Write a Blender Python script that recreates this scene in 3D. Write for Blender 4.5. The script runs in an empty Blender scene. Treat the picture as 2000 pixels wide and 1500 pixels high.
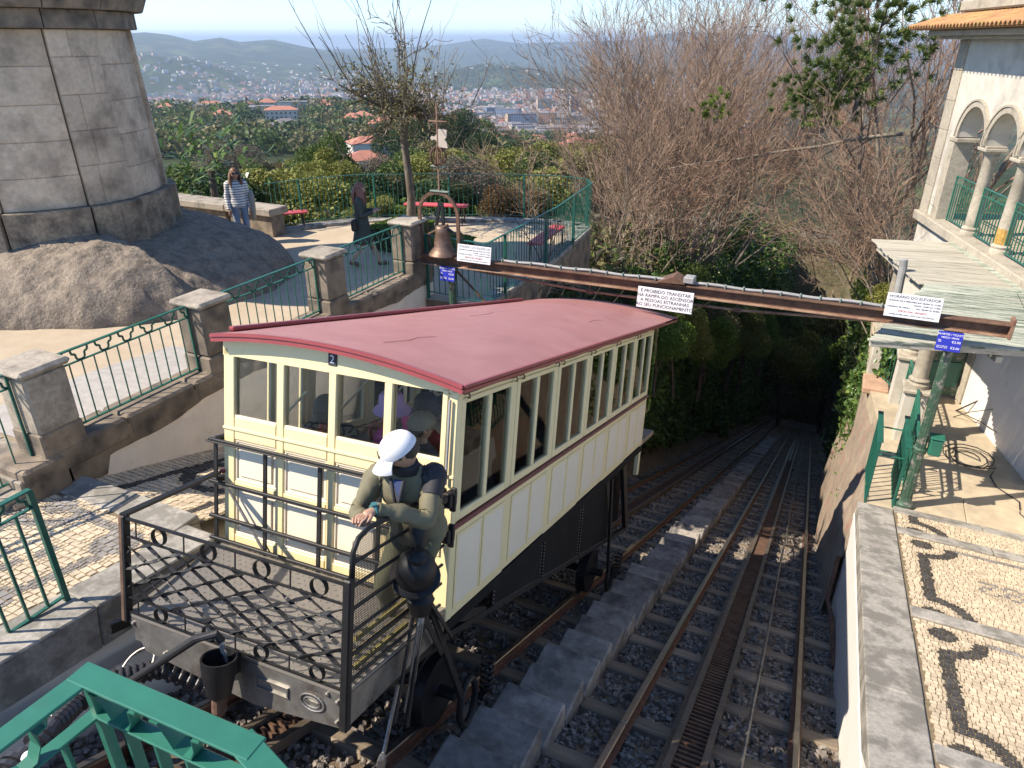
import bpy, bmesh, math, random
import numpy as np
from mathutils import Vector, Matrix, Euler
R = math.radians
sc = bpy.context.scene
COL = sc.collection
rnd = random.Random(7)
nrs = np.random.RandomState(11)

# ------------------------------------------------------------------ camera, sky, sun, exposure
cam = bpy.data.objects.new('camera', bpy.data.cameras.new('camera')); COL.objects.link(cam)
cam.location = (0, 0, 0); cam.rotation_euler = (R(90 - 25.735), 0, R(25.3))
cam.data.sensor_width = 36; cam.data.lens = 25.02; cam.data.clip_start = .05; cam.data.clip_end = 60000
sc.camera = cam
SUN_AZ, SUN_EL = 55.0, 46.0          # heading of the light (clockwise from +Y) and its elevation
wd = bpy.data.worlds.new('World'); sc.world = wd; wd.use_nodes = True
nt = wd.node_tree; bg = nt.nodes['Background']
sky = nt.nodes.new('ShaderNodeTexSky'); sky.sky_type = 'NISHITA'; sky.sun_disc = False
sky.sun_elevation = R(SUN_EL); sky.sun_rotation = R(SUN_AZ + 180); sky.altitude = 2500
sky.air_density = 1.0; sky.dust_density = 0.1; sky.ozone_density = 4.0
nt.links.new(sky.outputs[0], bg.inputs[0]); bg.inputs[1].default_value = 0.14
sl = bpy.data.lights.new('sun', 'SUN'); sl.energy = 4.6; sl.angle = R(.53); sl.color = (1, .88, .73)
sun = bpy.data.objects.new('sun', sl); COL.objects.link(sun)
sdir = Vector((math.sin(R(SUN_AZ)) * math.cos(R(SUN_EL)), math.cos(R(SUN_AZ)) * math.cos(R(SUN_EL)), -math.sin(R(SUN_EL))))
sun.rotation_euler = sdir.to_track_quat('-Z', 'Y').to_euler(); sun.location = (-20, -15, 30)
vs = sc.view_settings; vs.view_transform = 'Standard'; vs.look = 'None'; vs.exposure = 0.88; vs.gamma = 1
vs.use_curve_mapping = False
sc.cycles.max_bounces = 8; sc.cycles.transparent_max_bounces = 16; sc.cycles.volume_bounces = 0
sc.cycles.caustics_reflective = False; sc.cycles.caustics_refractive = False

# ------------------------------------------------------------------ materials
MATS = {}
def mat(name, col, rough=.7, metal=0, var=.12, vs_=6, bump=0, bs=40, col2=None, c2=(.5, .62), c2s=3, spec=.5, rust=None, tr=0, det=6, stretch=None, rnd_=0, isl=0):
    """base colour with noise; a second colour in blotches; fine relief"""
    m = bpy.data.materials.new(name); m.use_nodes = True; N = m.node_tree.nodes; L = m.node_tree.links
    b = N['Principled BSDF']; tc = N.new('ShaderNodeTexCoord'); vec = tc.outputs['Object']
    if stretch:
        mp = N.new('ShaderNodeMapping'); mp.inputs['Scale'].default_value = stretch; L.new(vec, mp.inputs[0]); vec = mp.outputs[0]
    def noise(scale, d=det):
        n = N.new('ShaderNodeTexNoise'); n.inputs['Scale'].default_value = scale; n.inputs['Detail'].default_value = d
        n.inputs['Roughness'].default_value = .62; L.new(vec, n.inputs['Vector']); return n.outputs[0]
    def ramp(src, a, bb, ca, cb):
        r = N.new('ShaderNodeValToRGB'); r.color_ramp.elements[0].position = a; r.color_ramp.elements[1].position = bb
        r.color_ramp.elements[0].color = ca; r.color_ramp.elements[1].color = cb; L.new(src, r.inputs[0]); return r.outputs[0]
    c = (*col, 1)
    lo = tuple(max(0, x * (1 - var)) for x in col) + (1,); hi = tuple(min(1, x * (1 + var)) for x in col) + (1,)
    out = ramp(noise(vs_), .3, .7, lo, hi)
    if col2 is not None:
        f = ramp(noise(c2s, 8), c2[0], c2[1], (0, 0, 0, 1), (1, 1, 1, 1))
        mx = N.new('ShaderNodeMix'); mx.data_type = 'RGBA'; L.new(f, mx.inputs[0]); L.new(out, mx.inputs[6]); mx.inputs[7].default_value = (*col2, 1); out = mx.outputs[2]
    if rnd_:
        oi = N.new('ShaderNodeObjectInfo'); ma = N.new('ShaderNodeMapRange'); L.new(oi.outputs['Random'], ma.inputs[0])
        ma.inputs[3].default_value = 1 - rnd_; ma.inputs[4].default_value = 1 + rnd_
        hs = N.new('ShaderNodeHueSaturation'); L.new(ma.outputs[0], hs.inputs['Value']); L.new(out, hs.inputs['Color']); out = hs.outputs[0]
    if isl:
        g = N.new('ShaderNodeNewGeometry'); ma = N.new('ShaderNodeMapRange'); L.new(g.outputs['Random Per Island'], ma.inputs[0]); ma.inputs[3].default_value = 1 - isl; ma.inputs[4].default_value = 1 + isl
        hs = N.new('ShaderNodeHueSaturation'); L.new(ma.outputs[0], hs.inputs['Value']); L.new(out, hs.inputs['Color']); out = hs.outputs[0]
    L.new(out, b.inputs['Base Color'])
    b.inputs['Roughness'].default_value = rough; b.inputs['Metallic'].default_value = metal
    b.inputs['Specular IOR Level'].default_value = spec
    if bump:
        bp = N.new('ShaderNodeBump'); bp.inputs['Strength'].default_value = 1; bp.inputs['Distance'].default_value = bump
        L.new(noise(bs), bp.inputs['Height']); L.new(bp.outputs[0], b.inputs['Normal'])
    MATS[name] = m
    return m
def leafmat(name, a, b_, c=None, rough=.55, tr=.25):
    """leaves: colour differs from leaf clump to leaf clump, some light passes through"""
    m = bpy.data.materials.new(name); m.use_nodes = True; N = m.node_tree.nodes; L = m.node_tree.links
    p = N['Principled BSDF']; g = N.new('ShaderNodeNewGeometry'); r = N.new('ShaderNodeValToRGB')
    r.color_ramp.elements[0].color = (*a, 1); r.color_ramp.elements[1].color = (*b_, 1)
    if c is not None:
        e = r.color_ramp.elements.new(.85); e.color = (*b_, 1); r.color_ramp.elements[-1].color = (*c, 1)
    L.new(g.outputs['Random Per Island'], r.inputs[0]); L.new(r.outputs[0], p.inputs['Base Color']); p.inputs['Roughness'].default_value = rough
    p.inputs['Specular IOR Level'].default_value = .3
    t = N.new('ShaderNodeBsdfTranslucent'); L.new(r.outputs[0], t.inputs[0]); mx = N.new('ShaderNodeMixShader'); mx.inputs[0].default_value = tr
    L.new(p.outputs[0], mx.inputs[1]); L.new(t.outputs[0], mx.inputs[2]); L.new(mx.outputs[0], N['Material Output'].inputs[0])
    MATS[name] = m; return m
def glassmat(name, tint=(.97, .985, .98), f=.1):
    m = bpy.data.materials.new(name); m.use_nodes = True; N = m.node_tree.nodes; L = m.node_tree.links
    N.remove(N['Principled BSDF']); t = N.new('ShaderNodeBsdfTransparent'); t.inputs[0].default_value = (*tint, 1)
    g = N.new('ShaderNodeBsdfGlossy'); g.inputs['Roughness'].default_value = .02; fr = N.new('ShaderNodeFresnel'); fr.inputs[0].default_value = 1.22
    mx = N.new('ShaderNodeMixShader'); L.new(fr.outputs[0], mx.inputs[0]); L.new(t.outputs[0], mx.inputs[1]); L.new(g.outputs[0], mx.inputs[2])
    L.new(mx.outputs[0], N['Material Output'].inputs[0]); MATS[name] = m; return m
M = MATS
mat('cream', (.78, .66, .37), .42, var=.05, vs_=2.5, bump=.0008, bs=60, col2=(.62, .52, .3), c2=(.62, .8), c2s=5)
mat('cream_white', (.76, .68, .53), .4, var=.04, vs_=2, col2=(.66, .63, .55), c2=(.6, .8), c2s=4)
mat('car_red', (.37, .165, .15), .5, var=.1, vs_=3, col2=(.41, .2, .185), c2=(.45, .7), c2s=2.5, bump=.0015, bs=14)
mat('trim_red', (.28, .05, .05), .35, var=.1)
mat('belt_red', (.16, .03, .03), .4)
mat('black_iron', (.012, .012, .013), .5, .0, var=.3, vs_=10, bump=.0008, bs=80, col2=(.03, .027, .025), c2=(.6, .78), c2s=8, spec=.35)
mat('skirt_black', (.011, .011, .012), .8, 0, var=.25, vs_=5, spec=.15, col2=(.02, .018, .016), c2=(.55, .75), c2s=5)
mat('bare_steel', (.28, .27, .25), .42, .7, var=.25, vs_=9, col2=(.12, .1, .085), c2=(.5, .7), c2s=5)
mat('rust', (.155, .088, .055), .8, .15, var=.3, vs_=9, bump=.002, bs=50, col2=(.09, .05, .035), c2=(.45, .65), c2s=6)
mat('rust_pale', (.31, .2, .135), .8, .1, var=.25, vs_=7, bump=.002, bs=50, col2=(.17, .075, .045), c2=(.45, .65), c2s=4)
mat('rail_top', (.3, .26, .22), .3, .85, var=.2, vs_=10)
mat('rail_side', (.2, .095, .055), .85, .1, var=.3, vs_=14, bump=.001)
mat('sleeper', (.25, .2, .145), .9, var=.3, vs_=8, bump=.004, bs=30, stretch=(.3, 3, 3), rnd_=.25)
mat('stone_ballast', (.215, .19, .165), .9, var=.4, vs_=25, isl=.45, bump=.003, bs=60)
mat('stone_sunlit', (.42, .36, .27), .85, var=.3, vs_=25, isl=.3)  # paler gravel colour, the sunlight on it put into the tone
mat('earth', (.19, .14, .095), 1, var=.35, vs_=5, bump=.02, bs=12, col2=(.15, .11, .07), c2=(.45, .7), c2s=2)
mat('granite', (.34, .3, .24), .85, var=.22, vs_=24, bump=.004, bs=70, col2=(.16, .14, .115), c2=(.48, .68), c2s=3.2, rnd_=.12)
mat('granite_dark', (.24, .195, .145), .88, var=.3, vs_=16, bump=.006, bs=50, col2=(.075, .065, .055), c2=(.45, .68), c2s=4, rnd_=.1)
mat('granite_kerb', (.36, .34, .3), .85, var=.22, vs_=28, bump=.003, bs=80, col2=(.2, .19, .165), c2=(.44, .58), c2s=4.5, rnd_=.1)
mat('tower_stone', (.58, .465, .34), .85, var=.16, vs_=14, bump=.004, bs=45, col2=(.22, .17, .125), c2=(.46, .72), c2s=1.6, rnd_=.1)
mat('plinth_stone', (.3, .24, .17), .9, var=.35, vs_=20, bump=.008, bs=40, col2=(.085, .07, .055), c2=(.42, .68), c2s=3, rnd_=.12)
mat('boulder', (.26, .215, .165), .92, var=.3, vs_=28, bump=.035, bs=20, col2=(.16, .13, .1), c2=(.44, .64), c2s=5)
mat('plaster_white', (.7, .68, .64), .85, var=.05, vs_=2, bump=.002, bs=20, col2=(.5, .47, .42), c2=(.62, .78), c2s=2.2)
mat('plaster_pale', (.8, .73, .64), .9, var=.1, vs_=3, bump=.003, bs=18, col2=(.66, .58, .49), c2=(.58, .74), c2s=2.5)
mat('plaster_old', (.56, .53, .46), .9, var=.1, vs_=3, bump=.003, bs=18, col2=(.33, .3, .25), c2=(.52, .74), c2s=1.6)
mat('facade_stone', (.4, .36, .285), .88, var=.2, vs_=18, bump=.004, bs=50, col2=(.27, .24, .19), c2=(.5, .7), c2s=3, rnd_=.06)
mat('lichen', (.42, .26, .07), .95, var=.3, vs_=20, bump=.003)
mat('sand', (.45, .37, .265), .95, var=.1, vs_=4, bump=.003, bs=60, col2=(.4, .32, .22), c2=(.45, .7), c2s=1.2)
mat('path_grey', (.38, .36, .33), .9, var=.15, vs_=9, bump=.003, bs=60)
mat('concrete_floor', (.44, .37, .26), .9, var=.15, vs_=6, bump=.002, bs=50, col2=(.34, .28, .2), c2=(.48, .7), c2s=2)
mat('concrete_step', (.3, .27, .235), .9, var=.25, vs_=14, bump=.006, bs=45, col2=(.1, .09, .08), c2=(.45, .7), c2s=3, rnd_=.25)
mat('cobble_white', (.57, .48, .345), .75, var=.2, vs_=14, rnd_=.1, isl=.16)
mat('cobble_black', (.06, .058, .056), .7, var=.25, vs_=18, rnd_=.1, isl=.3)
mat('cobble_grey', (.28, .265, .245), .75, var=.25, vs_=18, rnd_=.1, isl=.25)
mat('joint', (.2, .155, .095), 1, var=.3, vs_=30)
mat('green_paint', (.025, .145, .1), .38, var=.12, vs_=8, col2=(.03, .13, .09), c2=(.6, .75), c2s=9)
mat('green_dark', (.014, .105, .075), .45, var=.15, vs_=8, col2=(.03, .06, .05), c2=(.58, .75), c2s=9)
mat('green_old', (.05, .105, .07), .55, .2, var=.25, vs_=12, bump=.002, bs=60, col2=(.25, .24, .21), c2=(.52, .62), c2s=10)
mat('red_bench', (.55, .075, .08), .5, var=.12)
mat('plank', (.45, .42, .34), .9, var=.15, vs_=5, bump=.002, bs=30, stretch=(.5, 9, 9), col2=(.2, .21, .17), c2=(.52, .66), c2s=3, rnd_=.12)
mat('plank_green', (.4, .42, .35), .9, var=.15, vs_=5, bump=.002, bs=30, stretch=(.5, 9, 9), col2=(.13, .17, .13), c2=(.47, .6), c2s=3, rnd_=.16)
mat('tile', (.42, .2, .1), .9, var=.25, vs_=12, bump=.003, col2=(.4, .27, .1), c2=(.4, .6), c2s=4, rnd_=.2)
mat('terracotta_sill', (.42, .27, .18), .9, var=.2, vs_=5)
mat('bronze', (.2, .13, .095), .5, .55, var=.3, vs_=7, stretch=(1, 1, 6), bump=.001)
mat('verdigris', (.2, .25, .21), .8, .2, var=.2, vs_=8)
mat('vane_tin', (.5, .43, .36), .7, .1, var=.12, vs_=8)
mat('sign_white', (.74, .74, .76), .6, var=.04, col2=(.55, .55, .56), c2=(.62, .8), c2s=6)
mat('sign_blue', (.025, .035, .42), .45, var=.06)
mat('ink', (.04, .04, .05), .8); mat('ink_grey', (.25, .25, .27), .8); mat('ink_red', (.4, .05, .05), .8); mat('ink_white', (.85, .85, .88), .7)
mat('bark', (.12, .095, .07), .95, var=.35, vs_=15, bump=.01, bs=30, col2=(.25, .23, .19), c2=(.5, .68), c2s=6, stretch=(1, 1, .4))
mat('bark_dark', (.05, .042, .034), .95, var=.35, vs_=15, bump=.008, bs=30)
mat('bark_pale', (.26, .22, .17), .95, var=.3, vs_=12, bump=.006, bs=30, col2=(.12, .1, .08), c2=(.5, .7), c2s=4)
mat('twig', (.26, .18, .125), .9, var=.3, vs_=4); mat('twig_red', (.25, .16, .11), .9, var=.3, vs_=4)
mat('twig_yellow', (.2, .17, .085), .9, var=.3, vs_=4)
mat('pipe_grey', (.3, .3, .29), .6, var=.15)
mat('rubber', (.02, .02, .022), .5); mat('hose', (.035, .035, .04), .35, var=.2)
mat('wood_dark', (.1, .06, .035), .8, var=.3, stretch=(1, 6, 6)); mat('wood_seat', (.3, .16, .07), .5, var=.2, stretch=(1, 6, 6))
glassmat('window_glass')
def watermat():
    m = bpy.data.materials.new('water_jet'); m.use_nodes = True; b = m.node_tree.nodes['Principled BSDF']
    b.inputs['Base Color'].default_value = (.8, .85, .88, 1); b.inputs['Roughness'].default_value = .08; b.inputs['Transmission Weight'].default_value = .75; b.inputs['IOR'].default_value = 1.33
    M['water'] = m
watermat()

# ------------------------------------------------------------------ mesh helpers
def vnorm(a): return a / max(1e-9, float(np.linalg.norm(a)))
class MB:
    """collects shapes, builds ONE mesh object"""
    def __init__(s): s.v = []; s.f = []; s.n = 0; s.mi = []; s.cur = 0
    def add(s, vs_, fs):
        n = s.n; s.v.extend([tuple(map(float, p)) for p in vs_]); s.n += len(vs_)
        for f in fs: s.f.append(tuple(i + n for i in f)); s.mi.append(s.cur)
        return s
    def box(s, lo, hi, c=0, ax=None, o=None):
        """box lo..hi with chamfer c; ax = 3 axis vectors and origin o for a turned box"""
        lo = np.array(lo, float); hi = np.array(hi, float); m = (lo + hi) / 2; h = np.abs(hi - lo) / 2; c = min(c, h.min() * .9)
        if c <= 0:
            P = [(x, y, z) for z in (-1, 1) for y in (-1, 1) for x in (-1, 1)]
            P = [m + h * np.array(p) for p in P]; F = [(0, 2, 3, 1), (4, 5, 7, 6), (0, 1, 5, 4), (2, 6, 7, 3), (0, 4, 6, 2), (1, 3, 7, 5)]
        else:
            P = []; idx = {}
            for sx in (-1, 1):
                for sy in (-1, 1):
                    for sz in (-1, 1):
                        for a in range(3):
                            q = h - c; q = q.copy(); q[a] = h[a]; idx[(sx, sy, sz, a)] = len(P); P.append(m + q * np.array((sx, sy, sz)))
            F = []
            def face(k): F.append(k)
            for sg in (-1, 1):
                for a in range(3):
                    b, d = (a + 1) % 3, (a + 2) % 3; q = []
                    for u, w in ((-1, -1), (1, -1), (1, 1), (-1, 1)):
                        t = [0, 0, 0]; t[a] = sg; t[b] = u; t[d] = w; q.append(idx[(*t, a)])
                    face(tuple(q if sg > 0 else q[::-1]))
            for a in range(3):
                b, d = (a + 1) % 3, (a + 2) % 3
                for u in (-1, 1):
                    for w in (-1, 1):
                        t = [0, 0, 0]; t[b] = u; t[d] = w; t0 = t[:]; t1 = t[:]; t0[a] = -1; t1[a] = 1
                        q = (idx[(*t0, b)], idx[(*t1, b)], idx[(*t1, d)], idx[(*t0, d)]); face(q if u * w < 0 else q[::-1])
            for sx in (-1, 1):
                for sy in (-1, 1):
                    for sz in (-1, 1):
                        q = tuple(idx[(sx, sy, sz, a)] for a in range(3)); face(q if sx * sy * sz > 0 else q[::-1])
        if ax is not None:
            A = np.array(ax, float); oo = np.zeros(3) if o is None else np.array(o, float); P = [oo + p @ A for p in P]
        return s.add(P, F)
    def bar(s, p, q, w, h=None, up=(0, 0, 1), c=0):
        """rectangular bar from p to q, w across, h along up"""
        p = np.array(p, float); q = np.array(q, float); h = w if h is None else h; d = vnorm(q - p); u = np.array(up, float)
        if abs(d @ vnorm(u)) > .98: u = np.array((0, 1, 0.)) if abs(d[1]) < .9 else np.array((1., 0, 0))
        x = vnorm(np.cross(d, u)); u = np.cross(x, d); L = np.linalg.norm(q - p)
        return s.box((-w / 2, 0, -h / 2), (w / 2, L, h / 2), c, ax=(x, d, u), o=p)
    def tube(s, path, r, n=8, closed=False, cap=True):
        P = [np.array(p, float) for p in path]; k = len(P); rr = [r] * k if np.isscalar(r) else list(r); vs_ = []; ref = None
        for i in range(k):
            if closed: d = P[(i + 1) % k] - P[i - 1]
            else: d = P[min(i + 1, k - 1)] - P[max(i - 1, 0)]
            d = vnorm(d)
            if ref is None: ref = np.array((0, 0, 1.)) if abs(d[2]) < .9 else np.array((1., 0, 0))
            x = vnorm(np.cross(d, ref)); y = np.cross(x, d); ref = y
            for j in range(n):
                a = 2 * math.pi * j / n; vs_.append(P[i] + rr[i] * (x * math.cos(a) + y * math.sin(a)))
        fs = []
        for i in range(k if closed else k - 1):
            for j in range(n):
                a, b = i * n + j, i * n + (j + 1) % n; c2, d2 = ((i + 1) % k) * n + (j + 1) % n, ((i + 1) % k) * n + j; fs.append((a, b, c2, d2))
        if cap and not closed: fs.append(tuple(range(n))[::-1]); fs.append(tuple((k - 1) * n + j for j in range(n)))
        return s.add(vs_, fs)
    def lathe(s, prof, n=20, o=(0, 0, 0), ax=None, cap=True):
        """profile [(r, z)] turned round the axis"""
        A = np.eye(3) if ax is None else np.array(ax, float); o = np.array(o, float); vs_ = []; fs = []; k = len(prof)
        for r, z in prof:
            for j in range(n):
                a = 2 * math.pi * j / n; vs_.append(o + np.array((r * math.cos(a), r * math.sin(a), z)) @ A)
        for i in range(k - 1):
            for j in range(n): fs.append((i * n + j, i * n + (j + 1) % n, (i + 1) * n + (j + 1) % n, (i + 1) * n + j))
        if cap: fs.append(tuple(range(n))[::-1]); fs.append(tuple((k - 1) * n + j for j in range(n)))
        return s.add(vs_, fs)
    def prism(s, poly, d):
        """polygon (3-D points) swept along vector d"""
        P = [np.array(p, float) for p in poly]; d = np.array(d, float); n = len(P)
        nn = sum(np.cross(P[i] - P[0], P[(i + 1) % n] - P[0]) for i in range(n))
        if nn @ d > 0: P = P[::-1]
        return s.add(P + [p + d for p in P], [tuple(range(n)), tuple(range(n, 2 * n))[::-1]] + [(i + n, (i + 1) % n + n, (i + 1) % n, i) for i in range(n)])
    def sheet(s, rows):
        k = len(rows[0]); vs_ = [p for r in rows for p in r]
        return s.add(vs_, [(i * k + j, i * k + j + 1, (i + 1) * k + j + 1, (i + 1) * k + j) for i in range(len(rows) - 1) for j in range(k - 1)])
    def ball(s, c, r, n=10, m=6, sc_=(1, 1, 1)):
        c = np.array(c, float); pr = [(max(1e-3, math.sin(math.pi * i / m)) * r, -math.cos(math.pi * i / m) * r) for i in range(m + 1)]
        return s.lathe(pr, n, c, np.diag(sc_))
    def build(s, name, mats, parent=None, smooth=False, label=None, kind=None, autosmooth=None):
        me = bpy.data.meshes.new(name); me.from_pydata(s.v, [], s.f); me.update()
        if not isinstance(mats, (list, tuple)): mats = [mats]
        for m in mats: me.materials.append(MATS[m] if isinstance(m, str) else m)
        if len(mats) > 1: me.polygons.foreach_set('material_index', s.mi)
        if smooth: me.polygons.foreach_set('use_smooth', [True] * len(me.polygons))
        if autosmooth: me.polygons.foreach_set('use_smooth', [True] * len(me.polygons)); me.set_sharp_from_angle(angle=R(autosmooth))
        return place(name, me, parent, label, kind)
def place(name, me, parent=None, label=None, kind=None):
    o = bpy.data.objects.new(name, me); COL.objects.link(o)
    if parent is not None:
        o.parent = parent
        if parent.get('_w'): o.matrix_parent_inverse = Matrix.Translation(-Vector(parent.location))
    if label: o['label'] = label
    if kind: o['kind'] = kind
    return o
def bigmesh(name, verts, faces, m, parent=None, kind=None, smooth=False, mi=None):
    """verts (n,3) and faces (k,3|4) as arrays"""
    verts = np.asarray(verts, np.float32); faces = np.asarray(faces, np.int32); me = bpy.data.meshes.new(name)
    k = faces.shape[1]; me.vertices.add(len(verts)); me.vertices.foreach_set('co', verts.ravel())
    me.loops.add(faces.size); me.loops.foreach_set('vertex_index', faces.ravel())
    me.polygons.add(len(faces)); me.polygons.foreach_set('loop_start', np.arange(0, faces.size, k, dtype=np.int32))
    if not isinstance(m, (list, tuple)): m = [m]
    for x in m: me.materials.append(MATS[x])
    if mi is not None: me.polygons.foreach_set('material_index', np.asarray(mi, np.int32))
    me.polygons.foreach_set('use_smooth', np.full(len(faces), bool(smooth)))
    me.update(calc_edges=True)
    if name is None: return me
    return place(name, me, parent, None, kind)
def tag(o, label=None, cat=None, group=None, kind=None):
    if label: o['label'] = label
    if cat: o['category'] = cat
    if group: o['group'] = group
    if kind: o['kind'] = kind
    return o
def thing(name, label, cat, loc=(0, 0, 0), group=None, kind=None, rot=None, local=False):
    """Empty at the thing's base; its parts are given in world coordinates (or local=True: in its own)"""
    o = bpy.data.objects.new(name, None); COL.objects.link(o); o.location = loc; o.empty_display_size = .2
    if rot: o.rotation_euler = rot
    if not local: o['_w'] = 1
    return tag(o, label, cat, group, kind)
def copy_tree(o, parent=None):
    c = o.copy(); COL.objects.link(c)
    if parent is not None: c.parent = parent
    for ch in list(o.children): copy_tree(ch, c)
    return c
def textmesh(body, size, name, m, mtx, parent, align='CENTER', ext=.0015, sx=1, space=1, line=1):
    cu = bpy.data.curves.new(name, 'FONT'); cu.body = body; cu.size = size; cu.align_x = align; cu.align_y = 'CENTER'; cu.extrude = ext
    cu.space_character = space; cu.space_line = line; cu.resolution_u = 2
    o = bpy.data.objects.new(name, cu); COL.objects.link(o)
    dg = bpy.context.evaluated_depsgraph_get(); me = bpy.data.meshes.new_from_object(o.evaluated_get(dg)); bpy.data.objects.remove(o)
    me.transform(Matrix(mtx) @ Matrix.Diagonal((sx, 1, 1, 1))); me.materials.clear(); me.materials.append(MATS[m])
    return place(name, me, parent)
def frame4(o, x, y, z):
    return Matrix(((x[0], y[0], z[0], o[0]), (x[1], y[1], z[1], o[1]), (x[2], y[2], z[2], o[2]), (0, 0, 0, 1)))
def fbm(x, y, seed=0, oct_=5, base=1.0):
    """cheap smooth value noise on arrays"""
    x = np.asarray(x, float); y = np.asarray(y, float); out = np.zeros(np.broadcast(x, y).shape); a = 1.; f = base; tot = 0
    for k in range(oct_):
        xi = np.floor(x * f); yi = np.floor(y * f); xf = x * f - xi; yf = y * f - yi; u = xf * xf * (3 - 2 * xf); v = yf * yf * (3 - 2 * yf)
        def h(i, j):
            q = np.sin(i * 127.1 + j * 311.7 + seed * 74.7 + k * 19.3) * 43758.5453; return q - np.floor(q)
        out += a * ((h(xi, yi) * (1 - u) + h(xi + 1, yi) * u) * (1 - v) + (h(xi, yi + 1) * (1 - u) + h(xi + 1, yi + 1) * u) * v); tot += a; a *= .5; f *= 2.03
    return out / tot
# ================================================================== THE SETTING: terrain, hills, track bed, platforms
TS = .4506
mat('rack_steel', (.13, .105, .08), .6, .3, var=.3, vs_=8, col2=(.22, .14, .09), c2=(.5, .7), c2s=3)
def zt(y): return -3.476 - TS * y                       # rail tops
TA = np.array((0, .9117, -.4108)); TN = np.array((0, .4108, .9117)); TX = np.array((1., 0, 0))
def tp(x, y, h=0): return np.array((x, y, zt(y))) + TN * h
RID1 = [(62, .002), (55.5, .0025), (50.1, .009), (48.7, .0064), (47.2, .0), (45.5, .0038), (44.3, -.0011), (42.2, .0017), (39.9, -.0068), (37.8, -.0126), (35.7, -.0185), (33, -.03)]
RID2 = [(62, -.012), (41.3, -.0113), (38.1, -.0097), (34.2, -.0081), (30.5, -.0047), (27.3, .0029), (26.2, .0), (24.6, -.0029), (22.3, -.0012), (18.6, .0), (16.5, .0017), (15, .0069), (13.3, .0102), (9.1, .0078), (4.1, .0027), (-2.1, -.0026), (-30, 0)]
RID3 = [(62, .0), (52.8, -.0104), (50.3, -.0144), (47.4, -.0208), (45.5, -.0289), (44.6, -.036), (43, -.05)]
WOOD = [(32, -.06), (30.6, -.0415), (28.3, -.0308), (26.8, -.0278), (23.8, -.0344), (21.5, -.0416), (20, -.0506), (18, -.07)]
def prof(tab, a):
    t = sorted(tab); return np.interp(a, [p[0] for p in t], [p[1] for p in t])
def ground(x, y):
    x = np.asarray(x, float); y = np.asarray(y, float); r = np.hypot(x, y); a = np.degrees(np.arctan2(-x, y))
    z = np.interp(r, [0, 12, 17, 22, 30, 60, 100, 235, 330, 430, 700, 1000, 1400, 2000, 3000, 30000], [-5.2, -5.4, -6.3, -8, -10, -15, -21, -37, -44, -51, -56, -78, -108, -152, -185, -200])
    zr2 = np.interp(r, [0, 12, 17, 22, 30, 60, 100, 235, 330, 450, 700, 1000, 1400, 2000, 3000, 30000], [-5.2, -5.4, -6.3, -8, -10, -15, -22, -41, -51, -62, -89, -118, -147, -174, -190, -200]); wz = np.clip((a - 28) / 6, 0, 1); wz = wz * wz * (3 - 2 * wz); z = z * wz + zr2 * (1 - wz)
    z = z + (fbm(x, y, 3, 4, 1 / 160.) - .5) * np.interp(r, [20, 100, 600, 2000], [1, 5, 9, 10]) + (fbm(x, y, 5, 3, 1 / 25.) - .5) * np.interp(r, [15, 80], [.5, 3])
    def ridge(rc, w, tab, sd, rough):
        top = prof(tab, a) * rc; nz = (fbm(x, y, sd, 5, 1 / 900.) - .5) * rough
        k = np.clip(1 - np.abs(r - rc) / w, 0, 1); k = k * k * (3 - 2 * k); return -200 + (np.maximum(top, -205) + 200) * k + nz * np.sin(k * math.pi)
    z = np.maximum(z, ridge(7000, 3200, RID1, 21, 120)); z = np.maximum(z, ridge(10500, 4200, RID2, 23, 160))
    z = np.maximum(z, ridge(3900, 900, RID3, 27, 50)); z = np.maximum(z, ridge(3750, 420, WOOD, 29, 30))
    # the slopes left and right of the cutting
    bank = -4.55 - .2 * (y - 12); near = (y > 8) & (y < 90)
    z = np.where(near & (x > -14) & (x < 10), np.interp(y, [8, 30, 90], [0, 0, 1]) * z + (1 - np.interp(y, [8, 30, 90], [0, 0, 1])) * bank, z)
    cut = (x > -4.9) & (x < 1.5) & (y > -6) & (y < 78); z = np.where(cut, np.minimum(z, zt(y) - .5), z)
    z = np.where((y < 10.5) & (x < -4.6), np.minimum(z, -5.6), z)      # below the terrace
    z = np.where((y < 20) & (x > 1.0), np.minimum(z, -7.6), z)
    return z
def sheetgrid(name, X, Y, Z, m, smooth=True, mi=None, keep=None):
    a, b = X.shape; V = np.stack([X, Y, Z], -1).reshape(-1, 3); i = np.arange(a * b).reshape(a, b)
    F = np.stack([i[:-1, :-1], i[:-1, 1:], i[1:, 1:], i[1:, :-1]], -1).reshape(-1, 4)
    if keep is not None: F = F[keep.reshape(-1)]
    return tag(bigmesh(name, V, F, m, smooth=smooth, mi=mi), kind='structure')
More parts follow.
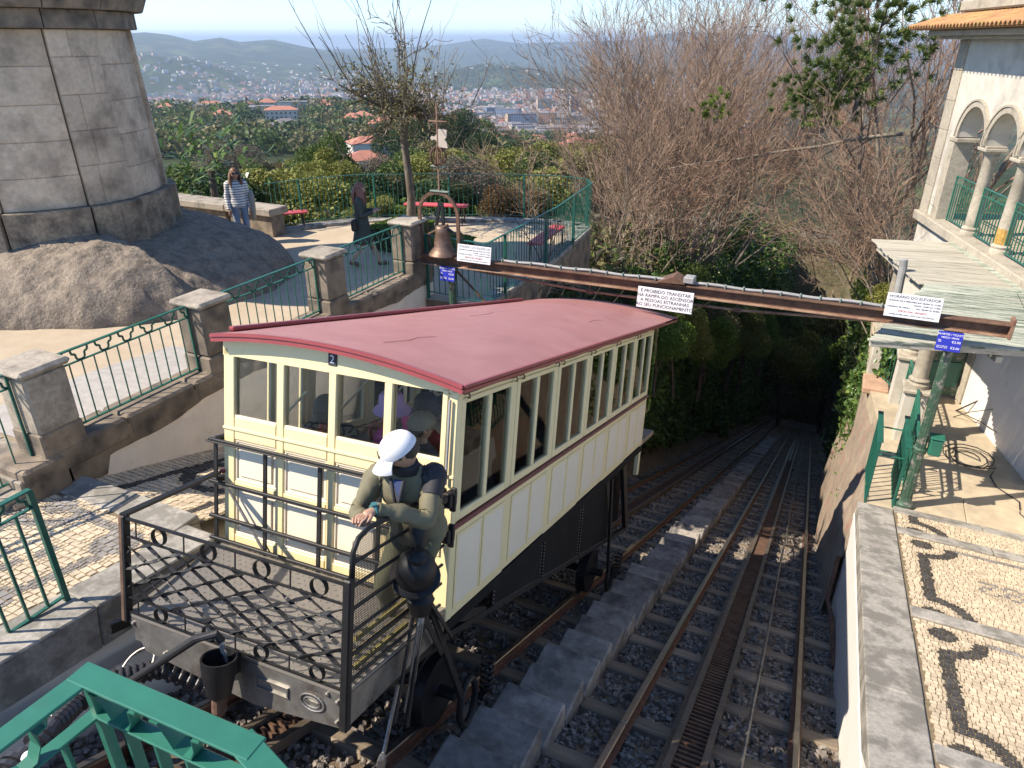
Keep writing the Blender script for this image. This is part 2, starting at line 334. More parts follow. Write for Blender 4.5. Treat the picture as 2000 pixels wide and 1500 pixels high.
def terrainmat():
    m = bpy.data.materials.new('valley'); m.use_nodes = True; N = m.node_tree.nodes; L = m.node_tree.links; b = N['Principled BSDF']; b.inputs['Roughness'].default_value = 1
    b.inputs['Specular IOR Level'].default_value = .1
    g = N.new('ShaderNodeTexCoord')
    def nz(s, d=5):
        n = N.new('ShaderNodeTexNoise'); n.inputs['Scale'].default_value = s; n.inputs['Detail'].default_value = d; L.new(g.outputs['Object'], n.inputs['Vector']); return n.outputs[0]
    def rp(src, st):
        r = N.new('ShaderNodeValToRGB'); e = r.color_ramp.elements
        for k, (p, c) in enumerate(st):
            q = e[k] if k < 2 else e.new(p); q.position = p; q.color = (*c, 1)
        L.new(src, r.inputs[0]); return r.outputs[0]
    v = N.new('ShaderNodeTexVoronoi'); v.inputs['Scale'].default_value = .014; L.new(g.outputs['Object'], v.inputs['Vector'])
    sep = N.new('ShaderNodeSeparateColor'); L.new(v.outputs['Color'], sep.inputs[0])
    fields = rp(sep.outputs[0], [(0, (.04, .055, .025)), (.35, (.08, .11, .035)), (.6, (.11, .1, .06)), (.8, (.05, .065, .03)), (1, (.12, .16, .05))])
    woods = rp(nz(.06, 8), [(.3, (.016, .028, .012)), (.55, (.04, .055, .022)), (.75, (.07, .065, .035))])
    f = rp(nz(.006, 5), [(.52, (0, 0, 0)), (.58, (1, 1, 1))])
    mx = N.new('ShaderNodeMix'); mx.data_type = 'RGBA'; L.new(f, mx.inputs[0]); L.new(woods, mx.inputs[6]); L.new(fields, mx.inputs[7])
    L.new(mx.outputs[2], b.inputs['Base Color']); M['valley'] = m
terrainmat()
# valley and far hills in one sheet from the foot of the terrace to the horizon
rr = np.concatenate([np.arange(7, 90, 1.1), np.geomspace(90, 26000, 210)]); aa = np.radians(np.concatenate([np.arange(-62, 76.01, .42)]))
RR, AA = np.meshgrid(rr, aa, indexing='ij'); X = -RR * np.sin(AA); Y = RR * np.cos(AA); Z = ground(X, Y)
mat('bank_soil', (.085, .08, .04), 1, var=.4, vs_=1.5, bump=.05, bs=4, col2=(.12, .1, .06), c2=(.45, .6), c2s=.8)
i_ = np.repeat((rr[:-1] < 110)[:, None], len(aa) - 1, 1)
sheetgrid('hillside_terrain', X, Y, Z, ['valley', 'bank_soil'], mi=i_.astype(int).ravel())

# ---- bed of the funicular
ys = np.arange(-2.2, 78, .6); xs = np.arange(-5.4, 2.6, .3); XX, YY = np.meshgrid(xs, ys, indexing='ij')
ZZ = zt(YY) - .21 + (fbm(XX, YY, 9, 4, 2.) - .5) * .07 + np.where((XX > .95) & (YY > 9.8), (XX - .95) * .75, 0) + np.where((XX < -4.2) & (YY > 9.8), (-4.2 - XX) * .8, 0)
sheetgrid('track_bed', XX, YY, ZZ, 'earth')
def stones(name, n, x0, x1, y0, y1, s0, s1, m, hz=-.188, avoid=(), parent=None, pw=1.):
    P = np.stack([nrs.uniform(x0, x1, n), y0 + (y1 - y0) * nrs.uniform(0, 1, n) ** pw], -1)
    ok = np.ones(n, bool)
    for a, b in avoid: ok &= ~((P[:, 0] > a) & (P[:, 0] < b))
    P = P[ok]; n = len(P); base = np.array([(-1, -1, -1), (1, -1, -1), (1, 1, -1), (-1, 1, -1), (-1, -1, 1), (1, -1, 1), (1, 1, 1), (-1, 1, 1)], float) * .5
    F0 = np.array([(0, 3, 2, 1), (4, 5, 6, 7), (0, 1, 5, 4), (1, 2, 6, 5), (2, 3, 7, 6), (3, 0, 4, 7)])
    B = base[None] * (1 + nrs.uniform(-.45, .3, (n, 8, 3))); B[:, 4:, :2] *= .7; S = nrs.uniform(s0, s1, (n, 1, 1)) * np.stack([np.ones(n), nrs.uniform(.6, 1, n), nrs.uniform(.45, .8, n)], -1)[:, None, :]
    B = B * S; q = nrs.uniform(0, 2 * math.pi, n); t = nrs.uniform(-.7, .7, n)
    c, s_ = np.cos(t)[:, None], np.sin(t)[:, None]; B = np.stack([B[..., 0], B[..., 1] * c - B[..., 2] * s_, B[..., 1] * s_ + B[..., 2] * c], -1)
    c, s_ = np.cos(q)[:, None], np.sin(q)[:, None]; B = np.stack([B[..., 0] * c - B[..., 1] * s_, B[..., 0] * s_ + B[..., 1] * c, B[..., 2]], -1)
    h = hz + nrs.uniform(-.02, .035, n)
    O = np.stack([P[:, 0], P[:, 1], zt(P[:, 1])], -1) + TN[None] * h[:, None]
    V = (O[:, None, :] + B[..., 0:1] * TX + B[..., 1:2] * TA + B[..., 2:3] * TN).reshape(-1, 3)
    F = (F0[None] + (np.arange(n) * 8)[:, None, None]).reshape(-1, 4)
    return tag(bigmesh(name, V, F, m), kind='stuff')
stones('gravel_ballast', 30000, -4.4, .95, .6, 13.5, .035, .075, 'stone_ballast', avoid=((-2.05, -1.45), (-.5, -.26)), pw=1.05)
stones('gravel_ballast', 9000, -4.6, 1.4, 13.5, 34, .06, .13, 'stone_ballast', avoid=((-2.05, -1.45),), pw=1.2)
stones('sunlit_gravel_heap', 1500, -2.55, -1.75, 1.35, 2.15, .045, .08, 'stone_sunlit', hz=-.08)  # sunlit gravel: the sun patch is painted in as paler stones
# ---- the two tracks: rails, sleepers, rack
def railprof(mb, x, y0, y1, step=6.):
    for a in np.arange(y0, y1, step):
        b = min(a + step - .012, y1)
        mb.cur = 1; mb.bar(tp(x, a, -.018), tp(x, b, -.018), .062, .036, TN, c=.008); mb.cur = 0
        mb.bar(tp(x, a, -.068), tp(x, b, -.068), .018, .066, TN); mb.bar(tp(x, a, -.108), tp(x, b, -.108), .11, .016, TN)
for nm, lab, xa, xb in (('funicular_track', 'right-hand empty funicular track with rusty rails running down the slope', -.985, .455), ('funicular_track', 'left-hand funicular track under the cream and red car', -3.81, -2.37)):
    t = thing(nm, lab, 'railway track', (xa / 2 + xb / 2, 0, zt(0)), kind='structure')
    for x in (xa, xb):
        mb = MB(); railprof(mb, x, -1.6, 76); mb.build('rail', ['rail_side', 'rail_top'], t)
    sm = MB(); sm.box((-1.15 if xa < -2 else -1.2, -.11, -.12), (1.15, .11, 0), .015, ax=(TX, TA, TN)); me = None
    for k in range(86):
        y = -1.4 + .88 * k + rnd.uniform(-.04, .04); o = tp((xa + xb) / 2 + rnd.uniform(-.03, .03), y, -.118 - rnd.uniform(0, .015))
        if me is None: s = sm.build('sleeper', 'sleeper', t); me = s.data
        else: s = place('sleeper', me, t)
        s.matrix_basis = Matrix.Translation(o) @ Matrix.Rotation(rnd.uniform(-.012, .012), 4, 'Z')
    xr = xa + .605
    mb = MB()
    for sx in (-.125, .125): mb.bar(tp(xr + sx, -1.6, -.06), tp(xr + sx, 76, -.06), .035, .12, TN); mb.bar(tp(xr + sx * 1.1, -1.6, -.005), tp(xr + sx * 1.1, 76, -.005), .055, .014, TN)
    mb.build('rack_channel', 'rack_steel', t)
    mb = MB()
    for k in range(int(30 / .075)): y = .6 + k * .075; mb.bar(tp(xr - .11, y, -.05), tp(xr + .11, y, -.05), .032, .05, TN)
    tag(mb.build('rack_tooth', 'rust', t), kind='stuff')
    mb = MB(); mb.bar(tp(xr - .12, -1.6, -.115), tp(xr + .12 - .24, 76, -.115), .22, .01, TN); mb.build('rack_bed', 'rack_steel', t)
    if xa > -2:
        mb = MB(); mb.tube([tp(.04 + .006 * math.sin(y), y, .015) for y in np.arange(-1.6, 60, 1.2)], .019, 8); mb.build('cable', 'bare_steel', t)
        for y in (3.2, 9.6, 16, 23):
            mb = MB(); mb.lathe([(.03, -.035), (.1, -.035), (.1, -.025), (.075, 0), (.1, .025), (.1, .035), (.03, .035)], 14, tp(.04, y, -.085), ax=(TA, TN, TX)); mb.build('cable_pulley', 'rust', t)
# ---- staircase between the tracks, every step a block
t = thing('track_staircase', 'worn grey concrete staircase between the two tracks', 'staircase', (-1.75, 2.6, zt(2.6)), kind='structure')
for k in range(78):
    y = 1.7 + .5 * k; z = zt(y + .25) + .02 + rnd.uniform(-.012, .012); xl = -2.02 + rnd.uniform(-.05, .03)
    mb = MB(); mb.box((xl, y + .004, z - .45), (-1.47 + rnd.uniform(-.01, .02), y + .5, z), .018); mb.build('step', 'concrete_step', t)

# ---- cobbled platforms
def zr(y): return -3.823 - .216 * y                     # right platform
def zl(y): return np.where(np.asarray(y) < 3.45, -3.925 - .132 * (np.asarray(y) - 3.45), -3.925 - .3 * (np.asarray(y) - 3.45))
DIG = {'1': ['00100', '01100', '00100', '00100', '00100', '00100', '01110'], '8': ['01110', '10001', '10001', '01110', '10001', '10001', '01110'], '2': ['01110', '10001', '00001', '00110', '01000', '10000', '11111']}
BANDS = [.29, 2.46, 4.63, 6.82, 9.0]
def right_col(x, y):
    b = max([q for q in BANDS if q <= y] or [BANDS[0] - 2.17]); v = y - b
    d = math.hypot(x - 1.587, v - 1.87)
    if d < .125: return 1
    if .255 < d < .385 and v < 1.89 and x > 1.6: return 1
    if 1.5 + .02 * (v - 1) < x < 1.625 + .02 * (v - 1) and .42 < v < 1.58: return 1
    if x > 1.95 and 1.845 < v < 1.92: return 2
    d = math.hypot(x - 1.545, v - .08)
    if d < .125: return 1
    if .27 < d < .4 and x > 1.5 and v > .1: return 1
    if x > 1.9 and .04 < v < .12: return 2
    if 6.9 < y < 9:
        for ch, cx in (('2', 2.19), ('8', 2.42), ('8', 2.65), ('1', 2.86)):
            i = int((x - (cx - .1)) / .04); j = int((y - 7.69) / .047)
            if 0 <= i < 5 and 0 <= j < 7 and DIG[ch][j][4 - i] == '1' and x >= cx - .1 and y >= 7.69: return 2
    return 0
def left_col(x, y):
    if y > 3.5:
        d = math.hypot(x + 5.55, y - 4.6)
        if .35 < d < .5 or d < .15: return 1
        if abs(x + 5.1) < .05 or abs(x + 6.05) < .05: return 1
        return 0
    d = math.hypot(x + 6.12, (y - 3.15)); e = math.hypot(x + 5.15, y - 2.98)
    if d < .14: return 2
    if .27 < d < .38 and y < 3.2: return 2
    if e < .2 : return 2
    if -5.95 < x < -5.3 and abs(y - (3.15 - .04 * (x + 5.9))) < .05: return 2
    if y < 2.92 and abs(x + 5.07 + .14 * (2.9 - y)) < .055: return 2
    if abs(x + 6.17) < .05 and y < 2.85: return 2
    if math.hypot(x + 5.25, y - 2.0) < .17: return 2
    for cx, cy in ((-5.5, 2.62), (-5.58, 2.36)):
        if abs(x - cx) < .05 and abs(y - cy) < .09: return 2
    return 0
def cobbles(owner, x0f, x1f, y0, y1, zf, colf, cell, skip, fan=0.):
    """jittered setts: each its own small block; the 300 nearest are parts, the others one joined part"""
    ny = int((y1 - y0) / cell); st = []; sd = rnd.uniform(0, 99)
    def bnd(j, x): return y0 + cell * (j + .55 * (float(fbm(x * 3.1 + sd, j * .31, 7, 2, 1.)) - .5) + .5 * fan * cell * 2.2 * math.sin(x * 5 + j * .35))
    for j in range(ny):
        yy = y0 + j * cell; xa, xb = x0f(yy), x1f(yy); x = xa + rnd.uniform(0, .6) * cell
        while x < xb - cell * .6:
            w = cell * rnd.uniform(.8, 1.4); st.append((x + w / 2, yy + cell / 2, x, min(x + w, xb), j)); x += w
    st = [q for q in st if not skip(q[0], (bnd(q[4], q[0]) + bnd(q[4] + 1, q[0])) / 2)]
    def one(q):
        cx, cy, xa, xb, j = q; g = .0036; s0, s1 = rnd.uniform(-.2, .2) * cell, rnd.uniform(-.2, .2) * cell
        P = [(xa - s0 * .5, bnd(j, xa)), (xb - s1 * .5, bnd(j, xb)), (xb + s1 * .5, bnd(j + 1, xb)), (xa + s0 * .5, bnd(j + 1, xa))]
        def lerp(u, v): return tuple((P[0][i] * (1 - u) + P[1][i] * u) * (1 - v) + (P[3][i] * (1 - u) + P[2][i] * u) * v for i in (0, 1))
        def stone(P):
            h = rnd.uniform(.001, .007); c = (sum(p[0] for p in P) / 4, sum(p[1] for p in P) / 4); z = [float(zf(p[1])) for p in P]; w = max(1e-4, math.hypot(P[1][0] - P[0][0], P[1][1] - P[0][1])); hh = max(1e-4, math.hypot(P[3][0] - P[0][0], P[3][1] - P[0][1])); k = max(.5, 1 - 2 * g / min(w, hh)); k2 = k * .93
            return [(c[0] + (p[0] - c[0]) * k, c[1] + (p[1] - c[1]) * k, e - .012) for p, e in zip(P, z)] + [(c[0] + (p[0] - c[0]) * k2, c[1] + (p[1] - c[1]) * k2, e + h + rnd.uniform(-.0015, .0015)) for p, e in zip(P, z)], colf(*c)
        cs = {colf(*p) for p in P} | {colf(cx, (P[0][1] + P[2][1]) / 2)}
        if len(cs) == 1: return [stone(P)]
        return [stone([lerp(u, v), lerp(u + .5, v), lerp(u + .5, v + .5), lerp(u, v + .5)]) for u in (0, .5) for v in (0, .5)]   # a stone on the edge of the motif is cut
    FQ = [(4, 5, 6, 7), (0, 1, 5, 4), (1, 2, 6, 5), (2, 3, 7, 6), (3, 0, 4, 7)]
    st.sort(key=lambda p: p[0] ** 2 + p[1] ** 2 + float(zf(p[1])) ** 2 if not (p[1] < 1.9 or (p[1] < 4.55 and p[0] > 0)) else 1e6 + p[1])
    cm = ['cobble_white', 'cobble_black', 'cobble_grey']; allv = []; mi = []
    k = 0
    for q in st:
        for V, c in one(q):
            if k < 300: mb = MB(); mb.add(V, FQ); mb.build('cobble', cm[c], owner)
            else: allv.append(V); mi += [c] * 5
            k += 1
    n = len(allv); V = np.array(allv).reshape(-1, 3); F = (np.array(FQ)[None] + (np.arange(n) * 8)[:, None, None]).reshape(-1, 4)
    tag(bigmesh('cobble_paving', V, F, cm, owner, mi=mi), kind='stuff')
# right platform
t = thing('right_platform', 'right-hand cobbled platform with black wave motif and granite edge', 'platform', (.9, 4, -4.7), kind='structure')
mb = MB(); mb.sheet([[(x, y, zr(y) - .004) for x in (1.29, 4.6)] for y in (-1.5, 9.75)]); mb.build('paving_bed', 'joint', t)
inb = lambda x, y: any(abs(y - b) < .115 for b in BANDS) or y > 9.72
cobbles(t, lambda y: 1.33, lambda y: 3.9, 1.5, 9.72, zr, right_col, .053, inb, .25)
sa_ = vnorm(np.array((0, 1, -.216))); sn_ = vnorm(np.array((0, .216, 1)))
for y0 in np.arange(-1.4, 9.7, 1.11):
    mb = MB(); y1 = min(y0 + 1.104, 9.74); L = (y1 - y0) / sa_[1]; mb.box((0, 0, -.2), (.45 + rnd.uniform(-.006, .006), L, .02), .008, ax=(TX, sa_, sn_), o=(.86, y0, zr(y0))); mb.build('kerb_stone', 'granite_kerb', t)
for b in BANDS + [9.74]:
    for x0, x1 in ((1.325, 2.4), (2.41, 3.6), (3.61, 4.6)):
        mb = MB(); mb.box((0, -.105, -.15), (x1 - x0 - .006, .105, .017), .006, ax=(TX, sa_, sn_), o=(x0, b, zr(b))); mb.build('band_stone', 'granite_kerb', t)
mb = MB(); Y0, Y1 = -1.5, 9.95
mb.prism([(.88, Y0, zr(Y0) - .2), (.88, Y1, zr(Y1) - .2), (.86, Y1, zt(Y1) - .4), (.84, Y0, zt(Y0) - .6)], (3.6, 0, 0)); mb.build('retaining_wall', 'plaster_white', t)
mb = MB()
for y0 in np.arange(-1.4, 9.8, 2.2): mb.box((-.012, 0, -.035), (.03, min(2.19, (9.72 - y0) / sa_[1]), .035), .006, ax=(TX, sa_, sn_), o=(.862, y0, zr(y0) - .235))
mb.build('wall_coping', 'plaster_white', t)
# left platform
t = thing('left_platform', 'left-hand cobbled platform beside the car with grey motif', 'platform', (-4.6, 2.6, -3.8), kind='structure')
ysb = [-2, 3.45, 12.5]; mb = MB(); mb.sheet([[(x, y, float(zl(y)) - .004) for x in (-7.6, -4.85)] for y in ysb]); mb.build('paving_bed', 'joint', t)
inb2 = lambda x, y: abs(y - 3.45) < .16
cobbles(t, lambda y: -7.4 if y < 3.2 else -6.45, lambda y: -4.86, .6, 9.0, lambda y: float(zl(y)), left_col, .07, inb2, .2)
for y0 in np.arange(-1.6, 11.5, .98):
    y1 = y0 + .974
    if y0 < 3.45 < y1: y1 = 3.45
    d = vnorm(np.array((0, y1 - y0, float(zl(y1) - zl(y0))))); n_ = np.cross(TX, d); L = (y1 - y0) / d[1]
    mb = MB(); mb.box((0, 0, -.34), (.38 + rnd.uniform(-.01, .01), L, .03), .012, ax=(TX, d, n_), o=(-4.85, y0, float(zl(y0)))); mb.build('kerb_stone', 'granite_kerb', t)
for x0, x1 in ((-6.42, -5.62), (-5.61, -4.87)):
    mb = MB(); mb.box((x0, 3.3, -4.15), (x1, 3.6, -3.895), .01); mb.build('band_stone', 'granite_kerb', t)
mb = MB(); mb.prism([(-4.49, -2, float(zl(-2)) - .3), (-4.49, 3.45, -4.24), (-4.49, 12, float(zl(12)) - .3), (-4.24, 12, zt(12) - .5), (-4.24, -2, zt(-2) - .5)], (-1.6, 0, 0)); mb.build('retaining_wall', 'plaster_pale', t)
# ================================================================== FUNICULAR CAR (built in its own frame: x across, y downhill, z up)
CE2 = vnorm(np.array((.999, .013, .04))); CE1 = np.array((-.002, .966, -.258)); CE1 = vnorm(CE1 - CE2 * (CE1 @ CE2)); CE3 = np.cross(CE2, CE1); CO = np.array((-2.135, 3.694, -2.106))
def w2l(p): d = np.array(p, float) - CO; return np.array((d @ CE2, d @ CE1, d @ CE3))
def l2w(p): return CO + p[0] * CE2 + p[1] * CE1 + p[2] * CE3
car = thing('funicular_car', 'cream funicular car with red arched roof, number 2, loaded with passengers', 'funicular car', local=True)
car.matrix_world = frame4(CO, CE2, CE1, CE3); bpy.context.view_layer.update()
W, LB, ZB, ZBELT = 2.1, 5.66, -1.69, -.975
PITCH = LB / 6
def rz(x): u = x + 1; return .2 - .0408 * u - .0807 * u * u
def arch(x): return rz(x) - .085
# front and far end walls
WX = [(-1.985, -1.565), (-1.487, -1.078), (-1.003, -.595), (-.52, -.117)]
def endwall(name, y0, y1, panels, out):
    mb = MB(); xs = [-2.1] + [v for w in WX for v in w] + [0]
    for k in range(0, 10, 2): mb.box((xs[k] + .001, y0, ZB), (xs[k + 1] - .001, y1, -.02), .008)
    for a, b in WX:
        mb.box((a, y0, -.6), (b, y1, -.505), .006)
    mb.box((-2.1, y0 - .012 * out, -.615), (0, y1, -.592), .004)
    top = [(x, y0, arch(x) + .02) for x in np.linspace(-2.1, 0, 15)]; mb.prism([(0, y0, -.021), (-2.1, y0, -.021)] + top, (0, y1 - y0, 0))
    for a, b in WX:
        for z0, z1 in ((-.69, -.6), (-1.09, -1.035), (ZB, -1.49)): mb.box((a, y0, z0), (b, y1, z1), .006)
    o = mb.build(name, 'cream', car)
    for a, b in WX:
        for z0, z1 in ((-1.035, -.69), (-1.49, -1.09)):
            mb = MB(); yi = y0 + .022 * out if out > 0 else y1 - .022
            mb.box((a + .001, min(yi, yi + .01 * out), z0), (b - .001, max(yi, yi + .01 * out), z1)); yf = yi
            mb.box((a + .045, min(yf, yf - .014 * out), z0 + .045), (b - .045, max(yf, yf - .014 * out), z1 - .045), .012)
            for q0, q1, r0, r1 in ((a, b, z0, z0 + .02), (a, b, z1 - .02, z1), (a, a + .02, z0 + .02, z1 - .02), (b - .02, b, z0 + .02, z1 - .02)):
                mb.box((q0 + .001, min(yf, yf - .012 * out), r0 + .0005), (q1 - .001, max(yf, yf - .012 * out), r1 - .0005), .005)
            mb.build('door_panel', 'cream_white', car)
        mb = MB(); ym = (y0 + y1) / 2; mb.box((a, ym - .003, -.505), (b, ym + .003, -.022)); g = mb.build('window_pane', 'window_glass', car)
        mb = MB(); mb.box((a + .003, y0 + .004, -.505), (b - .003, ym - .003, -.49), .003); mb.build('window_sill', 'cream_white', car)
    return o
fw = endwall('front_wall', 0, .065, True, 1); endwall('rear_wall', LB - .065, LB, True, -1)
mb = MB(); mb.box((-.118, -.012, -1.2), (-.075, 0, .0), .005); mb.build('corner_trim', 'cream', car)
mb = MB(); mb.box((-.062, -.03, -.66), (-.045, -.012, -.06), .004); mb.build('grab_rod', 'pipe_grey', car)
mb = MB(); mb.box((-1.078, -.01, .035), (-1.003, .0, .125), .003); npl = mb.build('number_plate', 'sign_blue', car); npl.data.materials[0] = M['ink']
textmesh('2', .085, 'lettering', 'ink_white', frame4((-1.04, -.0115, .08), (1, 0, 0), (0, 0, 1), (0, -1, 0)), npl)
# side walls
def sidewall(x, s):
    """s = +1 outer face towards +x"""
    t_ = .05
    def B(mb, y0, y1, z0, z1, d0=0., d1=None, c=.006):
        d1 = t_ if d1 is None else d1; a, b = x - s * d0, x - s * d1; mb.box((min(a, b), y0, z0), (max(a, b), y1, z1), c)
    for k in range(6):
        y0 = .02 + k * PITCH * .994; y1 = y0 + PITCH * .994 - .006
        f = MB()      # window frame of this bay
        B(f, y0 + .035, y0 + .1, ZBELT + .025, -.06); B(f, y1 - .075, y1 - .025, ZBELT + .025, -.06); ym = (y0 + y1) / 2 + .02
        B(f, ym - .03, ym + .03, -.885, -.1); B(f, y0 + .1, y1 - .075, ZBELT + .025, -.885); B(f, y0 + .1, y1 - .075, -.1, -.06)
        fo = f.build('window_frame', 'cream', car)
        for a, b in ((y0 + .1, ym - .03), (ym + .03, y1 - .075)):
            g = MB(); B(g, a, b, -.885, -.1, .022, .028, 0); g.build('window_pane', 'window_glass', fo)
        p = MB(); B(p, y0 - .02 if k else y0 - .018, y0 + .033, ZBELT + .02, 0, .006, t_ + .01); B(p, y0 + .034, y1 - .02, -.058, 0, .004, t_); p.build('side_post', 'cream', car)
        lp_ = MB(); zb = ZB + .03 - .0; B(lp_, y0 - .01, y1 + .004, ZB + (.012 if k % 2 else .0), ZBELT - .018, .004, .04)
        po = lp_.build('side_panel', 'cream', car)
        for a, b in ((y0 + .1, ym - .035), (ym + .035, y1 - .07)):
            q = MB(); xf = x - s * .004; za, zb_ = -1.6, -1.075
            for e in ((a - .028, b + .028, za - .028, za), (a - .028, b + .028, zb_, zb_ + .028), (a - .028, a, za, zb_), (b, b + .028, za, zb_)):
                q.box((min(xf, xf + s * .008), e[0], e[2]), (max(xf, xf + s * .008), e[1], e[3]), .004)
            q.build('panel_moulding', 'cream', po)
            q = MB(); q.box((min(xf, xf + s * .006), a, za), (max(xf, xf + s * .006), b, zb_), .003); q.build('panel_field', 'cream_white', po)
        if s > 0:
            for yy in (y0 + .075, y1 - .06):
                h = MB(); h.tube([(x + .01, yy, -.005), (x + .03, yy, -.03), (x + .03, yy + .012, -.055), (x + .012, yy + .012, -.06)], .006, 6); h.box((x - .003, yy - .02, -.035), (x + .008, yy + .02, -.02), .002); h.build('curtain_hook', 'rust', car)
    h = MB(); h.tube([(x + s * .012, y, -.022 - .004 * math.sin(y * 9)) for y in np.linspace(.06, 5.55, 40)], .003, 5); h.build('curtain_rod', 'rust', car)
    b = MB(); b.box((min(x - s * .02, x + s * .028), -.03, ZBELT - .017), (max(x - s * .02, x + s * .028), LB + .01, ZBELT + .019), .012); b.build('belt_moulding', 'belt_red', car)
    b = MB(); b.box((min(x - s * .055, x - s * .004), -.0, -.019), (max(x - s * .055, x - s * .004), LB, .035), .004); b.build('cant_rail', 'cream', car)
sidewall(0, 1); sidewall(-2.1, -1)
mb = MB(); mb.box((-.052, .066, -.02 + ZB), (-.006, .018 + .066, -.02)); mb.build('corner_post', 'cream', car)
# roof: arched sheet with a hanging edge all round
Y0, Y1 = -.09, 6.8; xr_ = np.linspace(-2.13, .075, 25); mb = MB()
ysr = np.linspace(Y0, Y1, 30); V = [[(x, y, rz(x) + .006 * math.sin(y * 2.1 + x * 3) * .35) for x in xr_] for y in ysr]
mb.sheet(V); mb.sheet([[(x, y, rz(x) - .05) for x in xr_[::-1]] for y in (Y0, LB + .3, Y1)])
mb.build('roof_sheet', 'car_red', car, smooth=True)
for pts in ([(-.85, .35), (-.8, .62), (-.83, .8), (-.78, 1.0)], [(-1.3, 2.6), (-1.27, 2.95), (-1.31, 3.2)], [(-.4, 3.9), (-.42, 4.2), (-.38, 4.35)]):
    mb = MB()
    for (xa, ya), (xb, yb) in zip(pts[:-1], pts[1:]): mb.bar((xa, ya, rz(xa) + .003), (xb, yb, rz(xb) + .003), .004, .002)
    mb.build('roof_crack', 'belt_red', car)
mb = MB()
for y in (Y0, Y1):
    for a, b in zip(xr_[:-1], xr_[1:]):
        for z0, h, w in ((-.04, .032, .014), (-.008, .024, .034)):
            mb.bar((a, y, rz(a) + z0), (b, y, rz(b) + z0), w, h, (0, 0, 1))
for x in (xr_[0], xr_[-1]):
    for z0, h, w in ((-.04, .032, .014), (-.008, .024, .034)): mb.box((x - w / 2, Y0, rz(x) + z0 - h / 2), (x + w / 2, Y1 if z0 < -.02 else Y1 - .9 * (x > -1), rz(x) + z0 + h / 2), .006)
mb.box((xr_[0] - .03, Y0 + .2, rz(xr_[0]) + .008), (xr_[0] + .03, 5.9, rz(xr_[0]) + .045), .01)
mb.build('roof_edge', 'trim_red', car)
# floor, benches, inside
mb = MB(); mb.box((-2.04, .07, -1.66), (-.06, LB - .07, -1.6)); mb.build('floor', 'wood_dark', car)
for k in range(5):
    y = .5 + k * 1.03; zz = -1.2 if k == 0 else -1.4; mb = MB(); mb.box((-2.03, y, zz), (-.07, y + .4, zz + .04), .01); mb.box((-2.03, y + .36, zz + .042), (-.07, y + .4, zz + .42), .012); mb.box((-2.03, y + .02, -1.6), (-.07, y + .06, zz)); mb.build('bench_seat', 'wood_seat', car)
for y in (1.0, 2.9, 4.7): mb = MB(); mb.tube([(-1.05, y, -1.6), (-1.05, y, .1)], .016, 8); mb.build('grab_pole', 'cream', car)
for x in (-1.98, -.12):
    for k in range(6): mb = MB(); mb.tube([(x, .2 + k * .93, -.8), (x + (.25 if x < -1 else -.25), .55 + k * .93, -.35)], .012, 6); mb.build('window_strut', 'cream', car)
# guard rails on the end wall
mb = MB()
for z in (-.7, -1.045, -1.335, -1.525): mb.box((-2.17, -.095, z - .014), (-.16 if z < -.75 else -.1, -.065, z + .014), .005)
mb.box((-2.17, -.12, -.712), (-.1, -.06, -.7), .004)
for x in (-2.125, -1.615, -1.09, -.56): mb.box((x - .02, -.064, -1.6), (x + .02, -.05, -.7), .004)
for z in (-.7, -1.045): mb.box((-2.15, -.07, z - .02), (-2.11, .12, z + .02), .005)
mb.build('end_guard_rail', 'black_iron', car)
mb = MB(); mb.tube([(-2.0, -.045, -1.1), (-1.65, -.045, -1.52)], .012, 6); mb.build('guard_brace', 'bare_steel', car)
# ---- open end platform (narrower at its front left)
FL, FR, BL, BR = (-1.75, -1.17), (0, -1.15), (-2.1, -.02), (0, -.02); ZF = -1.56
mb = MB(); mb.prism([(BL[0], BL[1], ZF), (FL[0], FL[1], ZF), (FR[0], FR[1], ZF), (BR[0], BR[1], ZF)][::-1], (0, 0, -.02))
m_ = bpy.data.materials.new('chequer_plate'); m_.use_nodes = True; b_ = m_.node_tree.nodes['Principled BSDF']; b_.inputs['Base Color'].default_value = (.26, .24, .215, 1); b_.inputs['Roughness'].default_value = .5; b_.inputs['Metallic'].default_value = .35
mb.build('platform_floor', m_, car)
mb = MB()
for i in range(36):
    for j in range(20):
        x = -2.05 + i * .057; y = -.06 - j * .056
        if x < BL[0] + (FL[0] - BL[0]) * (y / -1.15) + .03 or x > -.02: continue
        a = .8 if (i + j) % 2 else -.8; d = np.array((math.cos(a), math.sin(a), 0)) * .017; n_ = np.array((-math.sin(a), math.cos(a), 0)) * .006; c = np.array((x, y, ZF + .0005)); u = np.array((0, 0, .004))
        mb.add([c - d, c - n_, c + d, c + n_, c - d * .6 + u, c - n_ * .6 + u, c + d * .6 + u, c + n_ * .6 + u], [(4, 5, 6, 7), (0, 1, 5, 4), (1, 2, 6, 5), (2, 3, 7, 6), (3, 0, 4, 7)])
tag(mb.build('chequer_stud', m_, car), kind='stuff')
def fx(u, z): return (FL[0] + (FR[0] - FL[0]) * u, FL[1] + (FR[1] - FL[1]) * u, z)
mb = MB(); mb.prism([fx(0, -1.585), fx(1, -1.585), fx(1, -1.79), fx(.62, -1.86), fx(.1, -1.79)], (0, .06, 0)); mb.prism([(FR[0], FR[1] + .06, -1.585), (FR[0], -.02, -1.6), (FR[0], -.02, -1.75), (FR[0], FR[1] + .06, -1.79)], (-.05, 0, 0)); mb.prism([(FL[0], FL[1] + .06, -1.585), (BL[0], -.02, -1.6), (BL[0], -.02, -1.75), (FL[0], FL[1] + .06, -1.79)], (.05, 0, 0))
bb = mb.build('buffer_beam', 'bare_steel', car)
mb = MB()
